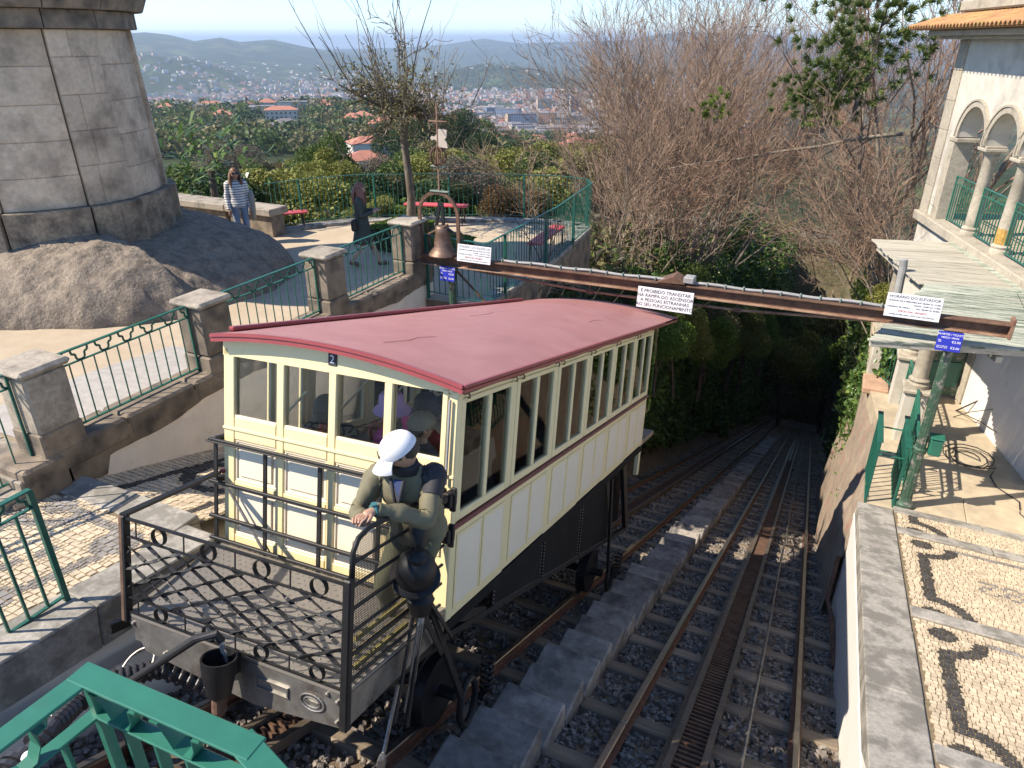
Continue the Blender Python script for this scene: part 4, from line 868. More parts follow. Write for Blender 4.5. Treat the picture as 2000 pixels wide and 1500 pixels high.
for k in range(25): x = -4.9 + k * .25; mb = MB(); mb.tube([(x + .012 * math.cos(a), YB + .02, zb(x) + .112) for a in (0, 1)], .03, 8); mb.box((x - .012, YB - .015, zb(x) + .085), (x + .012, YB + .055, zb(x) + .145), .008); mb.build('conduit_clip', 'verdigris', t)
mb = MB(); mb.tube([(-5.4, YB + .05, -3.42), (-3.42, YB + .06, -3.5), (-1.2, YB + .06, -3.46), (.5, YB + .05, -3.34), (1.2, YB + .05, -3.28)], .02, 8); mb.build('tie_rod', 'rust_pale', t)
for x, z in ((-3.42, -3.5), (-1.2, -3.46)): mb = MB(); mb.lathe([(.02, -.05), (.035, -.05), (.035, .05), (.02, .05)], 10, (x, YB + .06, z), ax=((0, 1, 0), (0, 0, 1), (1, 0, 0))); mb.bar((x, YB + .06, z), (x, YB + .03, zb(x) - .07), .014); mb.build('turnbuckle', 'rust', t)
mb = MB(); mb.prism([(-2.36, YB - .1, -3.16), (-1.95, YB - .1, -3.14), (-2.12, YB - .1, -3.05)], (0, .3, 0)); mb.build('lamp_hood', 'rust', t)
mb = MB(); mb.box((-1.98, YB - .08, -3.13), (-1.83, YB + .1, -3.04), .012); mb.build('floodlight', 'pipe_grey', t)
for xa, za, xb, zz in ((-5.85, -3.4, -5.2, -4.3),): mb = MB(); mb.bar((xa, YB + .05, za), (xb + .3, YB + .12, zz), .03); mb.build('brace', 'rust', t)
def column(lab, x, y, z0, z1, cap=True):
    t = thing('iron_post', lab, 'post', (x, y, z0)); mb = MB(); h = z1 - z0; n = 20; prof_ = [(.12, 0), (.12, .08), (.085, .12), (.078, .2)]; mb.lathe([(r, z0 + z) for r, z in prof_], 16, (x, y, 0)); mb.build('foot', 'green_old', t, autosmooth=40)
    mb = MB(); k = 24; V = []; zs = [z0 + .2, z0 + .9, z0 + .92, z0 + .98, z0 + 1.0, z1 - .28]
    for z, r in zip(zs, (.078, .072, .085, .085, .068, .06)):
        for j in range(k): a = 2 * math.pi * j / k; q = r * (1 - (.09 if j % 2 and r < .08 else 0)); V.append((x + q * math.cos(a), y + q * math.sin(a), z))
    mb.add(V, [(i * k + j, i * k + (j + 1) % k, (i + 1) * k + (j + 1) % k, (i + 1) * k + j) for i in range(5) for j in range(k)]); mb.build('shaft', 'green_old', t)
    mb = MB(); mb.lathe([(.06, z1 - .28), (.085, z1 - .26), (.085, z1 - .23), (.065, z1 - .2), (.09, z1 - .1), (.11, z1 - .06), (.11, z1)], 18, (x, y, 0)); mb.build('capital', 'green_old', t, autosmooth=40); return t
column('mottled green iron post at the right end of the beam', 1.47, YB + .02, -6.02, -3.31)
column('mottled green iron post at the left end of the beam, half behind the car', -5.85, YB + .02, -5.4, -3.4)
def board(name, lab, x0, x1, z0, z1, y, m, lines, tilt=.1, dz=0., lean=0., group=None):
    t = thing(name, lab, 'sign', ((x0 + x1) / 2, y, z0), group=group); xa = vnorm(np.array((1, 0, dz))); za = vnorm(np.array((lean, tilt, 1))); n = np.cross(xa, za); w = (x1 - x0) / 2; h = (z1 - z0) / 2; o = np.array(((x0 + x1) / 2, y, (z0 + z1) / 2)); up_ = np.cross(n, xa) * -1; up_ = np.cross(n, xa)
    mb = MB(); mb.box((-w, -.008, -h), (w, .008, h), .003, ax=(xa, -n, up_) if n[1] < 0 else (xa, n, up_), o=o); mb.build('board', m, t); f = n if n[1] < 0 else -n
    up_ = up_ if up_[2] > 0 else -up_
    for txt, u, v, size, mm, al in lines: textmesh(txt, size, 'lettering', mm, frame4(o + xa * u * w + up_ * v * h + f * .0095, xa, up_, f), t, al)
    return t, o, xa, up_, f
HOR = [('HORÁRIO DO ELEVADOR', 0, .74, .05, 'ink', 'CENTER'), ('HORÁRIO DE INVERNO:', -.93, .4, .027, 'ink', 'LEFT'), ('MANHÃ: 08,00H ÀS 12,30H', .95, .4, .027, 'ink', 'RIGHT'), ('TARDE: 13,00H ÀS 17,00H', .95, .14, .027, 'ink', 'RIGHT'), ('HORÁRIO DE VERÃO:', -.93, -.12, .027, 'ink', 'LEFT'), ('DAS: 08,00H ÀS 20,00H', .95, -.12, .027, 'ink', 'RIGHT'), ('INÍCIO DAS VIAGENS', 0, -.45, .034, 'ink_red', 'CENTER'), ('DE MEIA EM MEIA HORA, ATÉ ÀS 0 MIN. DE INTERVALO', 0, -.76, .021, 'ink', 'CENTER')]
board('timetable_sign', 'white timetable board above the beam beside the bell', -5.66, -5.05, -3.235, -2.96, YB - .1, 'sign_white', [l[:4] + ('ink_grey' if l[4] == 'ink' else l[4],) + l[5:] for l in HOR], .18)
board('timetable_sign', 'white timetable board above the beam in front of the canopy', .63, 1.26, -3.19, -2.89, YB - .1, 'sign_white', HOR, .18)
board('warning_sign', 'white board forbidding strangers on the ramp, hung mid-beam', -2.62, -1.8, -3.56, -3.25, YB - .11, 'sign_white', [('É PROIBIDO TRANSITAR', 0, .66, .068, 'ink', 'CENTER'), ('NA RAMPA DO ASCENSOR', 0, .22, .068, 'ink', 'CENTER'), ('A PESSOAS ESTRANHAS', 0, -.22, .068, 'ink', 'CENTER'), ('AO SEU FUNCIONAMENTO', 0, -.66, .068, 'ink', 'CENTER')], .12)
BLU = [('BILHETES / TICKETS', 0, .74, .034, 'ink_white', 'CENTER'), ('PREÇO / PRICE', 0, .4, .03, 'ink_white', 'CENTER'), ('IDA\nTRIP', -.9, .02, .02, 'ink_white', 'LEFT'), ('€2.00', .9, 0, .042, 'ink_white', 'RIGHT'), ('IDA E VOLTA\nROUND TRIP', -.9, -.6, .02, 'ink_white', 'LEFT'), ('€3.00', .9, -.62, .042, 'ink_white', 'RIGHT')]
board('ticket_price_sign', 'small blue ticket price sign on the left-hand post', -5.99, -5.71, -3.6, -3.36, YB - .13, 'sign_blue', BLU, .1)
board('ticket_price_sign', 'small blue ticket price sign on the right-hand post', 1.29, 1.57, -3.54, -3.29, YB - .13, 'sign_blue', BLU, .1)
# bell in its frame with weather vane
t = thing('belfry', 'rusty arched bell frame with ringed globe and tin weather vane', 'bell frame', (-6.05, YB, -3.22)); arcp = [(-6.41, YB, -3.22), (-6.41, YB, -2.6)] + [(-6.05 - .36 * math.cos(a), YB, -2.56 + .37 * math.sin(a)) for a in np.linspace(0, math.pi, 14)] + [(-5.69, YB, -2.6), (-5.69, YB, -3.22)]
mb = MB()
for a, b in zip(arcp[:-1], arcp[1:]): mb.bar(a, b, .055, .035, up=(0, 1, 0))
mb.build('arch', 'rust', t)
mb = MB(); mb.tube([(-6.02, YB, -2.2), (-6.0, YB, -.85)], .014, 8); mb.build('spindle', 'rust_pale', t)
for z, w in ((-2.17, .17), (-1.78, .13)): mb = MB(); mb.box((-6.01 - w, YB - .03, z - .012), (-6.01 + w, YB + .03, z + .012), .005); mb.build('cross_plate', 'verdigris', t)
mb = MB()
for k in range(4):
    a = k * math.pi / 4 + .3; mb.tube([(-6.01 + .135 * math.cos(q) * math.cos(a), YB + .135 * math.cos(q) * math.sin(a), -1.63 + .145 * math.sin(q)) for q in np.linspace(0, 2 * math.pi, 20, endpoint=False)], .012, 6, closed=True)
mb.build('ring_globe', 'rust', t)
mb = MB(); mb.prism([(-5.99, YB - .005, -1.49), (-5.83, YB - .005, -1.5), (-5.84, YB - .005, -1.42), (-5.88, YB - .005, -1.375), (-5.84, YB - .005, -1.33), (-5.84, YB - .005, -1.23), (-6.01, YB - .005, -1.22), (-6.02, YB - .005, -1.3), (-6.06, YB - .005, -1.34), (-6.11, YB - .005, -1.33), (-6.14, YB - .005, -1.36), (-6.11, YB - .005, -1.39), (-6.05, YB - .005, -1.38), (-6.01, YB - .005, -1.42)][::-1], (0, .01, 0)); mb.build('vane', 'vane_tin', t)
mb = MB(); mb.bar((-6.16, YB, -1.11), (-5.83, YB, -1.11), .016); mb.bar((-6.0, YB - .12, -1.13), (-6.0, YB + .12, -1.13), .012); mb.build('compass_bar', 'rust_pale', t)
for x0, x1, z1 in ((-6.1, -6.03, -2.35), (-5.96, -5.99, -2.35), (-5.9, -5.75, -2.85)): mb = MB(); mb.bar((x0, YB, -2.75), (x1, YB + .02, z1), .05, .03); mb.build('yoke_arm', 'black_iron', t)
mb = MB(); mb.tube([(-6.2, YB - .1, -2.86), (-5.85, YB - .05, -2.68)], .018, 8); mb.tube([(-6.3, YB + .1, -3.1), (-6.38, YB + .15, -2.7)], .02, 6); mb.tube([(-5.62, YB + .3, -3.3), (-5.72, YB + .05, -2.75)], .018, 6); mb.build('pull_rod', 'rust', t)
mb = MB(); mb.lathe([(.04, -2.72), (.1, -2.72), (.115, -2.76), (.12, -2.8), (.125, -2.82), (.12, -2.84), (.135, -2.95), (.155, -3.05), (.2, -3.13), (.24, -3.18), (.25, -3.2), (.235, -3.205), (.2, -3.15)], 26, (-5.99, YB, 0)); tag(mb.build('bell', 'bronze', None, smooth=True), 'bronze bell hanging in the rusty arched frame', 'bell')
# drain, bin etc on the left: pale plaster pier near the bell
# ---- near railing we stand behind, top rail 1 m above the deck
t = thing('viewpoint_railing', 'bright green railing with folded scrollwork in the near left corner', 'railing', (-1.5, .85, -2.6)); ZR_ = -1.65
pts = [(-1.83, -.9), (-1.75, .82), (-1.165, .845), (-.4, .62)]
for kk, (a, b) in enumerate(zip(pts[:-1], pts[1:])):
    a = np.array((*a, 0)); b = np.array((*b, 0)); d = vnorm(b - a); L = np.linalg.norm(b - a); nrm = np.array((-d[1], d[0], 0)); up3 = np.array((0, 0, 1.))
    def Q(s, z, off=0): return a + d * s + nrm * off + up3 * z
    mb = MB(); mb.bar(Q(-.036 if kk != 1 else -.037, ZR_ - .006 + (.003 if kk == 1 else 0)), Q(L + .036, ZR_ - .006 + (.003 if kk == 1 else 0)), .074, .012, c=.003); mb.build('top_rail', 'green_paint', t)
    mb = MB(); mb.bar(Q(0, ZR_ - .15 + .002 * kk), Q(L, ZR_ - .15 + .002 * kk), .05, .01, c=.003); mb.build('lower_rail', 'green_paint', t)
    mb = MB(); mb.bar(Q(0, ZR_ - .98), Q(L, ZR_ - .98), .05, .01); mb.build('bottom_rail', 'green_paint', t)
    n = max(2, round(L / .115))
    for i in range(n + 1):
        s = L * i / n; e = i in (0, n); mb = MB(); mb.bar(Q(s, -2.66), Q(s, ZR_ - (.012 if e else .155)), .035 if not e else .03, .012 if not e else .03, up=d, c=.002); mb.build('baluster', 'green_paint', t)
        if i < n and i % 2 == 0 and s + .215 <= L:
            z1, z0 = ZR_ - .014, ZR_ - .144; w = .048; pr_ = [(.02, z1 - .03), (.05, z1 - .03), (.075, z1 - .075), (.09, z0 + .02), (.12, z0 + .006), (.15, z0 + .01), (.17, z0 + .05), (.172, z1 - .035), (.2, z1 - .03), (.21, z1 - .002)]
            mb = MB(); V = []
            for s2, z in pr_: V += [Q(s + s2, z, -w / 2), Q(s + s2, z, w / 2), Q(s + s2 + .002, z - .004, w / 2), Q(s + s2 + .002, z - .004, -w / 2)]
            mb.add(V, [(k * 4 + j, k * 4 + (j + 1) % 4, k * 4 + 4 + (j + 1) % 4, k * 4 + 4 + j) for k in range(len(pr_) - 1) for j in range(4)]); mb.build('scroll', 'green_paint', t)
# deck under the viewpoint and the station wall behind it
t = thing('viewpoint_deck', 'concrete deck under the near green railing', 'deck', (-1, 0, -2.7), kind='structure'); mb = MB(); mb.box((-1.95, -5, -2.95), (1.0, .9, -2.67), .02); mb.build('slab', 'granite_kerb', t)
# ---- hose, stand pipe with running water, valve pipes under the deck edge
t = thing('water_pipe', 'dark stand pipe pouring water into the filler funnel', 'pipe', (-3.7, 1.9, -4.2)); e = l2w((-.79, -1.3, -1.36)); mb = MB(); mb.tube([(-3.72, 1.88, -3.8), (-3.66, 1.91, -3.74), e + np.array((-.1, -.08, -.0)), e + np.array((-.02, -.01, .005)), e + np.array((0, 0, -.05))], .026, 10); mb.build('pipe', 'rubber', t)
mb = MB(); mb.tube([(-3.72, 1.88, -3.8), (-3.74, 1.86, -4.5)], .032, 10); mb.build('riser', 'rubber', t)
w0 = e + np.array((0, 0, -.05)); mb = MB(); mb.tube([w0 + np.array((.005 * math.sin(k * 1.7), .005 * math.cos(k), -k * .022)) for k in range(9)], [.019, .016, .017, .013, .015, .012, .014, .011, .01], 8); mb.build('water_jet', 'water', t, smooth=True)
t = thing('suction_hose', 'black ribbed hose lying beside the stand pipe', 'hose', (-3.8, 1.9, -3.9)); mb = MB(); pts_ = [(-3.35, 2.35, -4.1), (-3.66, 2.16, -3.84), (-3.84, 1.92, -3.8), (-3.8, 1.66, -3.72), (-3.62, 1.38, -3.58)]
P = [np.array(pts_[min(4, int(u))]) * (1 - (u % 1)) + np.array(pts_[min(4, int(u) + 1)]) * (u % 1) for u in np.linspace(0, 3.99, 120)]
mb.tube(P, [.07 if (i % 4) < 2 else .056 for i in range(120)], 12); mb.build('hose_body', 'hose', t)
mb = MB(); mb.tube([np.array((-3.74, 2.06, -3.76)) + np.array((.1 * math.cos(q), .12 * math.sin(q), .05 * math.sin(q))) for q in np.linspace(0, 2 * math.pi, 22, endpoint=False)], .008, 6, closed=True); mb.build('wire_loop', 'bare_steel', t)
t = thing('valve_manifold', 'row of black pipes and flanges behind the near railing', 'pipework', (-3.4, 1.0, -3.9))
for k in range(6):
    mb = MB(); o = np.array((-3.55 + .06 * k, 1.34 - .19 * k, -3.54 + .035 * k)); mb.lathe([(.055, -.09), (.055, -.03), (.09, -.03), (.09, -.004), (.065, -.004), (.065, .012), (.09, .012), (.09, .04), (.055, .04), (.055, .1)], 14, o, ax=((0, 0, 1), (.95, .3, 0), (-.3, .95, 0))); mb.build('flange', 'hose', t)
mb = MB(); mb.tube([(-3.6, 1.42, -3.58), (-3.2, .2, -3.33)], .05, 12); mb.build('main_pipe', 'hose', t)
for k in range(4): mb = MB(); o = np.array((-3.42 + .07 * k, 1.2 - .2 * k, -3.42 + .03 * k)); mb.lathe([(.03, 0), (.034, .01), (.034, .07), (.03, .08)], 10, o, ax=((0, 0, 1), (0, 1, 0), (1, 0, 0))); mb.build('insulator', 'sign_white', t)
for y in (1.2, .5): mb = MB(); mb.bar((-3.5 + .33 * (1.2 - y), y, -3.6), (-3.5 + .33 * (1.2 - y), y, -4.6), .05); mb.build('support', 'black_iron', t)
# ================================================================== RIGHT: arcade building, canopy, balustrade, gate
FP = np.array((3.097, 11.852, 0)); th_ = R(15); FG = np.array((-math.sin(th_), math.cos(th_), 0)); FN = np.array((-math.cos(th_), -math.sin(th_), 0)); ZU = np.array((0, 0, 1.))
def fp(s, w, z): return FP + FG * s + FN * w + ZU * z       # s along the facade (away), w out of it (towards the tracks)
FAX = (FG, FN, ZU)
def fbox(mb, s0, s1, w0, w1, z0, z1, c=.006): return mb.box((s0, w0, z0), (s1, w1, z1), c, ax=FAX, o=FP)
ar = thing('arcade_building', 'pale stone building with arched loggia, green railings and tiled eave', 'building', fp(2, 0, -6.05))
mb = MB(); fbox(mb, -6, 2.3, -.4, 0, -6.3, -3.55, 0); mb.build('lower_wall', 'plaster_white', ar)
mb = MB(); fbox(mb, 3.55, 6.55, -.4, -.002, -7.5, -3.55, 0); fbox(mb, 2.3, 3.55, -.4, -.003, -4.0, -3.55, 0); mb.build('lower_wall', 'plaster_old', ar)
for s0 in (2.32, 3.34):
    mb = MB(); fbox(mb, s0, s0 + .2, -.3, .035, -6.02, -4.0); mb.build('door_jamb', 'facade_stone', ar)
mb = MB(); fbox(mb, 2.3, 3.56, -.3, .04, -3.998, -3.8); mb.build('door_lintel', 'facade_stone', ar)
mb = MB(); fbox(mb, 2.53, 2.57, -.02, .78, -5.98, -4.05); d_ = mb.build('door', 'green_old', ar)
for z0 in (-5.8, -5.1, -4.5): mb = MB(); fbox(mb, 2.512, 2.53, .08, .68, z0, z0 + .5, .01); mb.build('door_panel', 'green_dark', d_)
mb = MB(); fbox(mb, 3.2, 3.3, -1.5, -.35, -6, -3.9); fbox(mb, 2.5, 3.4, -1.5, -1.4, -6, -3.9); mb.build('door_recess', 'wood_dark', ar)
for k in range(9):
    s0 = -5.2 + k * 1.32; mb = MB(); fbox(mb, s0 + .003, min(s0 + 1.317, 6.62), -.5, .12, -3.55, -3.36, .015); mb.build('ledge_stone', 'facade_stone', ar)
AC = [4.97 - 1.345 * k for k in range(6)]; ZS, AR_ = -1.72, .61
mb = MB(); ZC = .03
for c in AC:
    lo, hi = c - .6725, c + .6725
    arc = [(c + AR_ * math.cos(a), ZS + AR_ * math.sin(a)) for a in np.linspace(0, math.pi, 19)]
    poly = [(hi, ZS), *[], (hi, ZC), (lo, ZC), (lo, ZS)] + arc[::-1]
    mb.prism([fp(s, -.01, z) for s, z in poly], -FN * .34)
fbox(mb, 5.6425, 6.58, -.35, -.01, -3.36, ZC, 0); mb.build('arcade_wall', 'plaster_old', ar)
for c in AC:
    for r0, r1, pr in ((AR_ - .004, AR_ + .1, .025), (AR_ + .1, AR_ + .135, .045)):
        mb = MB(); A = np.linspace(0, math.pi, 21); V = []
        for a in A:
            for r, w in ((r0, -.011), (r0, pr), (r1, pr), (r1, -.011)): V.append(fp(c + r * math.cos(a), w, ZS + r * math.sin(a)))
        mb.add(V, [(i * 4 + j, i * 4 + (j + 1) % 4, i * 4 + 4 + (j + 1) % 4, i * 4 + 4 + j) for i in range(20) for j in range(4)]); mb.build('archivolt', 'facade_stone', ar)
for k in range(6):
    s = AC[k] - .6725; z0 = -3.36
    mb = MB(); mb.lathe([(.17, z0), (.17, z0 + .06), (.15, z0 + .09), (.165, z0 + .13), (.125, z0 + .17), (.125, z0 + .5), (.105, ZS - .2), (.12, ZS - .18), (.105, ZS - .16), (.14, ZS - .1)], 20, fp(s, -.17, 0)); mb.build('column', 'facade_stone', ar, autosmooth=40)
    mb = MB(); fbox(mb, s - .19, s + .19, -.36, .03, ZS - .1, ZS - .04, .012); fbox(mb, s - .165, s + .165, -.34, .005, ZS - .039, ZS - .002, .006); mb.build('capital', 'facade_stone', ar)
    if k in (1, 2): mb = MB(); mb.lathe([(.128, z0 + .17), (.127, z0 + .42), (.108, z0 + .55)], 14, fp(s, -.168, 0)); mb.build('lichen_patch', 'lichen', ar)
mb = MB(); fbox(mb, 5.5, 5.9, -.4, .03, ZS - .1, ZS - .02, .012); mb.build('impost', 'facade_stone', ar)
for z0 in np.arange(-3.36, 0, .565):
    mb = MB(); fbox(mb, 6.16, 6.6, -.36, .025, z0 + .003, min(z0 + .562, ZC), .008); mb.build('corner_stone', 'facade_stone', ar)
mb = MB(); fbox(mb, 5.64, 5.95, -.36, .012, -3.36, ZS - .1); mb.build('arch_pier', 'facade_stone', ar)
mb = MB(); fbox(mb, -6, 6.5, -3.6, -.5, -3.6, -3.4, 0); mb.build('loggia_floor', 'concrete_floor', ar)
mb = MB(); fbox(mb, -6, 6.6, -3.6, -.352, .03, .15, 0); mb.build('loggia_ceiling', 'wood_dark', ar)
for k in range(4):
    s = 6.2 - 2.7 * k; mb = MB(); fbox(mb, s - .2, s + .2, -3.5, -3.15, -3.4, .03); mb.build('back_pier', 'granite_dark', ar)
mb = MB(); fbox(mb, -6, 7.0, -.5, .3, .031, .09, .01); mb.build('cornice', 'facade_stone', ar); mb = MB(); fbox(mb, -6, 7.25, -.5, .46, .092, .2, .02); mb.build('cornice', 'facade_stone', ar)
tl = None
for k in range(62):
    s = 7.75 - k * .165
    for row in range(2):
        mb = MB(); V = []
        for i, w in enumerate((.72 - row * .36, .32 - row * .36)):
            for a in np.linspace(0, math.pi, 7): r = .078 - .012 * i; V.append(fp(s + r * math.cos(a), w, .225 + (.72 - w) * .3 + r * math.sin(a)))
            for a in np.linspace(math.pi, 0, 7): r = .062 - .012 * i; V.append(fp(s + r * math.cos(a), w, .225 + (.72 - w) * .3 + r * math.sin(a)))
        mb.add(V, [(j, (j + 1) % 14, 14 + (j + 1) % 14, 14 + j) for j in range(14)] + [tuple(range(14))[::-1]]); mb.build('roof_tile', 'tile', ar)
mb = MB(); mb.prism([fp(7.9, .66, .205), fp(7.9, -.4, .52), fp(7.9, -.4, .205)], -FG * 14); mb.build('eave_bed', 'tile', ar)
for k in range(8): s0 = 7.1 - (k + 1) * 1.2; mb = MB(); fbox(mb, s0, s0 + 1.19, -.55, .02, .53, .74, .03); mb.build('parapet_stone', 'facade_stone', ar)
for s in (6.4, 4.3, 2.2): mb = MB(); fbox(mb, s - .22, s + .22, -.5, -.05, .74, 2.6, .02); mb.build('upper_pier', 'facade_stone', ar)
for k in range(16):
    s = 6.1 - k * .24
    if abs(s - 4.3) > .25: mb = MB(); mb.bar(fp(s, -.28, .74), fp(s, -.28, 2.0), .03); mb.build('upper_railing_bar', 'green_dark', ar)
for k in range(6):
    a, b = AC[k] + .56, AC[k] - .56; p, q = fp(a, -.17, 0), fp(b, -.17, 0)
    fence_panel('loggia_railing', ['green loggia railing under the farthest arch', 'green loggia railing between the two left columns', 'green loggia railing right of the lichen-covered column', 'green loggia railing panel cut by the picture edge'][min(k, 3)], p[:2], q[:2], -3.36, -2.46, 11, 'green railings of the loggia', 'green_paint', bw=.02)
# ---- canopy of planks on round columns
cn = thing('platform_canopy', 'weathered flat plank canopy projecting from the arcade building', 'canopy', fp(1.5, 1, -3.6))
zc_ = lambda s: -3.5 - .0 * s
s = 4.22; k = 0
while s > -1.3:
    w = .17 if s > 1.35 else .082; s1 = s - w; wl = 1.6 if s > 1.35 else 1.5 + (1.35 - s) * .57; e = rnd.uniform(-.02, .02)
    mb = MB(); fbox(mb, s1 + .004, s - .004, -.0 if s > 4.1 else .015, wl + e, -3.53, -3.5 + rnd.uniform(-.004, .006), .004); mb.build('plank', 'plank' if s > 1.35 else 'plank_green', cn); s = s1; k += 1
for s0, s1 in ((-1.2, 1.4), (1.41, 4.15)): mb = MB(); fbox(mb, s0, s1, .001, .014, -3.56, -3.44); fbox(mb, s0, s1, -.0, .22, -3.497, -3.49, .0); mb.build('flashing', 'plank_green', cn)
for s0 in (-1.05, .4, 1.8, 3.2): mb = MB(); fbox(mb, s0, s0 + .08, .0, 1.5, -3.63, -3.531); mb.build('joist', 'wood_dark', cn)
mb = MB(); fbox(mb, -1.36, -1.31, .0, 3.0, -3.6, -3.49); fbox(mb, -1.33, 4.2, 1.38, 1.46, -3.72, -3.632); mb.build('fascia', 'plank', cn)
mb = MB(); fbox(mb, -1.3, 1.35, 1.5, 1.53, -3.66, -3.535); mb.build('fascia', 'plank_green', cn)
mb = MB(); mb.tube([fp(2.0, 1.68, -3.3), fp(2.0, 1.66, -3.42), fp(1.95, 1.66, -3.95)], .065, 12); mb.build('rain_pipe', 'pipe_grey', cn)
def stone_col(x, y, z0, z1):
    mb = MB(); mb.lathe([(.17, z0), (.17, z0 + .06), (.14, z0 + .09), (.16, z0 + .13), (.12, z0 + .17), (.1, z1 - .16), (.13, z1 - .12), (.13, z1)], 18, (x, y, 0)); mb.build('column', 'facade_stone', cn, autosmooth=40)
stone_col(1.52, 12.3, -5.08, -3.63); stone_col(1.48, 13.8, -5.08, -3.63); stone_col(1.08, 15.3, -5.08, -3.63)
# balustrade piers with railings
for k, (x, y) in enumerate(((1.52, 12.3), (1.46, 13.75), (1.08, 15.0))):
    p = thing('balustrade_pier', ['nearest plastered pier under a round canopy column', 'middle plastered pier of the right balustrade', 'farthest plastered pier at the end of the right balustrade'][k], 'pier', (x, y, -6.05), group='piers of the right-hand balustrade')
    mb = MB(); mb.box((x - .17, y - .19, -6.6), (x + .17, y + .19, -5.16), .012); mb.build('shaft', 'plaster_old', p); mb = MB(); mb.box((x - .21, y - .23, -5.158), (x + .21, y + .23, -5.082), .02); mb.build('capstone', 'facade_stone', p)
fence_panel('balustrade_railing', 'green railing between the middle and far balustrade piers', (1.44, 13.97), (1.1, 14.78), -6.02, -5.12, 8, 'green railings of the right balustrade')
fence_panel('balustrade_railing', 'green railing between the two nearest balustrade piers', (1.52, 12.52), (1.47, 13.53), -6.02, -5.12, 9, 'green railings of the right balustrade')
fence_panel('balustrade_railing', 'long green railing from the iron post to the nearest balustrade pier', (1.47, 10.35), (1.52, 12.08), -6.02, -5.05, 13, 'green railings of the right balustrade')
for x, lab in ((.98, 'green gate panel seen end-on nearest the tracks'), (1.34, 'green gate panel seen end-on beside the iron post')):
    fence_panel('iron_gate', lab, (x, 9.98), (x + .0, 11.0), -6.1, -5.05, 9, 'green iron gates', 'green_dark', rail=.075, bw=.02)
g = thing('gate_tie', 'short green bars tying the two gate panels together', 'gate bar', (1.15, 10.2, -5.6)); mb = MB()
for y, z in ((10.1, -5.3), (10.5, -5.45), (10.9, -5.25)): mb = MB(); mb.bar((.98, y, z), (1.34, y, z), .03, .012); mb.build('tie_bar', 'green_paint', g)
# concrete floor below the arcade and the bank under it
t = thing('arcade_terrace', 'level concrete floor below the canopy', 'terrace', (2, 12, -6.05), kind='structure')
mb = MB(); mb.prism([(.98, 9.86, -6.045), (6.5, 9.86, -6.045), (3.2, 19.5, -6.045), (1.0, 19.5, -6.045), (.92, 14.6, -6.045), (1.2, 12, -6.045)], (0, 0, -.35)); mb.build('floor_slab', 'concrete_floor', t)
for k in range(4): mb = MB(); mb.box((1.36 + k * .9, 9.86, -6.2), (2.255 + k * .9, 10.62, -6.0), .012); mb.build('threshold_stone', 'concrete_floor', t)
mb = MB(); mb.box((.84, 14.0, -6.12), (1.3, 14.75, -5.99), .02); mb.build('sill_stone', 'terracotta_sill', t)
xs = np.linspace(0, 1, 14); ys = np.linspace(9.7, 21, 70); U, YY = np.meshgrid(xs, ys, indexing='ij')
top = np.interp(YY, [9.7, 10.5, 12, 14.6, 16, 21], [1.02, 1.0, 1.2, .95, 1.3, 2.0]); zb_ = zt(YY) - .2; XX = .72 + (top - .72) * U ** 1.5 + (fbm(YY, U * 3, 61, 4, 1.5) - .5) * .22; ZZ = zb_ + (-6.06 - zb_) * U ** .8
mat('bank', (.3, .24, .18), .95, var=.25, vs_=5, bump=.02, bs=9, col2=(.3, .09, .07), c2=(.55, .72), c2s=2.5)
sheetgrid('rock_bank', XX, YY, ZZ + (fbm(YY, U * 4, 62, 4, 2.2) - .5) * .12, 'bank')
# cable on the floor, letter box on the post
cb = MB(); P = [(1.9, 12.6, -6.03), (2.2, 12.2, -6.03)]
P += [(2.45 + (.16 + .008 * i) * math.cos(i * .55), 11.95 + (.22 + .006 * i) * math.sin(i * .55), -6.03 + .002 * i) for i in range(34)] + [(2.7, 11.5, -6.03), (2.75, 11.2, -6.03), (3.0, 10.9, -6.03), (2.95, 10.5, -6.0), (3.1, 10.2, -5.99)]
cb.tube(P, .009, 6); tag(cb.build('power_cable', 'rubber', None), 'black cable lying in a loose coil on the concrete floor', 'cable')
t = thing('letter_box', 'small green box fixed to the right-hand iron post', 'box', (1.62, 10.1, -5.0)); mb = MB(); mb.box((1.56, 9.95, -5.1), (1.72, 10.12, -4.85), .02); mb.build('body', 'green_paint', t); mb = MB(); mb.box((1.55, 9.94, -4.848), (1.73, 10.13, -4.82), .01); mb.build('lid', 'green_paint', t)
# spare pipe down the bank
t = thing('drain_pipe', 'rusty pipe running down the bank beside the right track', 'pipe', (.8, 8.6, -7.2)); mb = MB(); mb.tube([(.8, 9.75, -6.95), (.75, 9.2, -7.35), (.8, 8.6, -7.15), (.86, 7.4, -6.9)], .035, 9); mb.build('pipe', 'rust', t)
# overhead wire crossing the tracks
mb = MB()
for k in range(2): mb.tube([(-5.2 + 7.2 * u, 20 + k * 9, -8.2 - k * 4 - .5 * math.sin(math.pi * u)) for u in np.linspace(0, 1, 16)], .02, 5); 
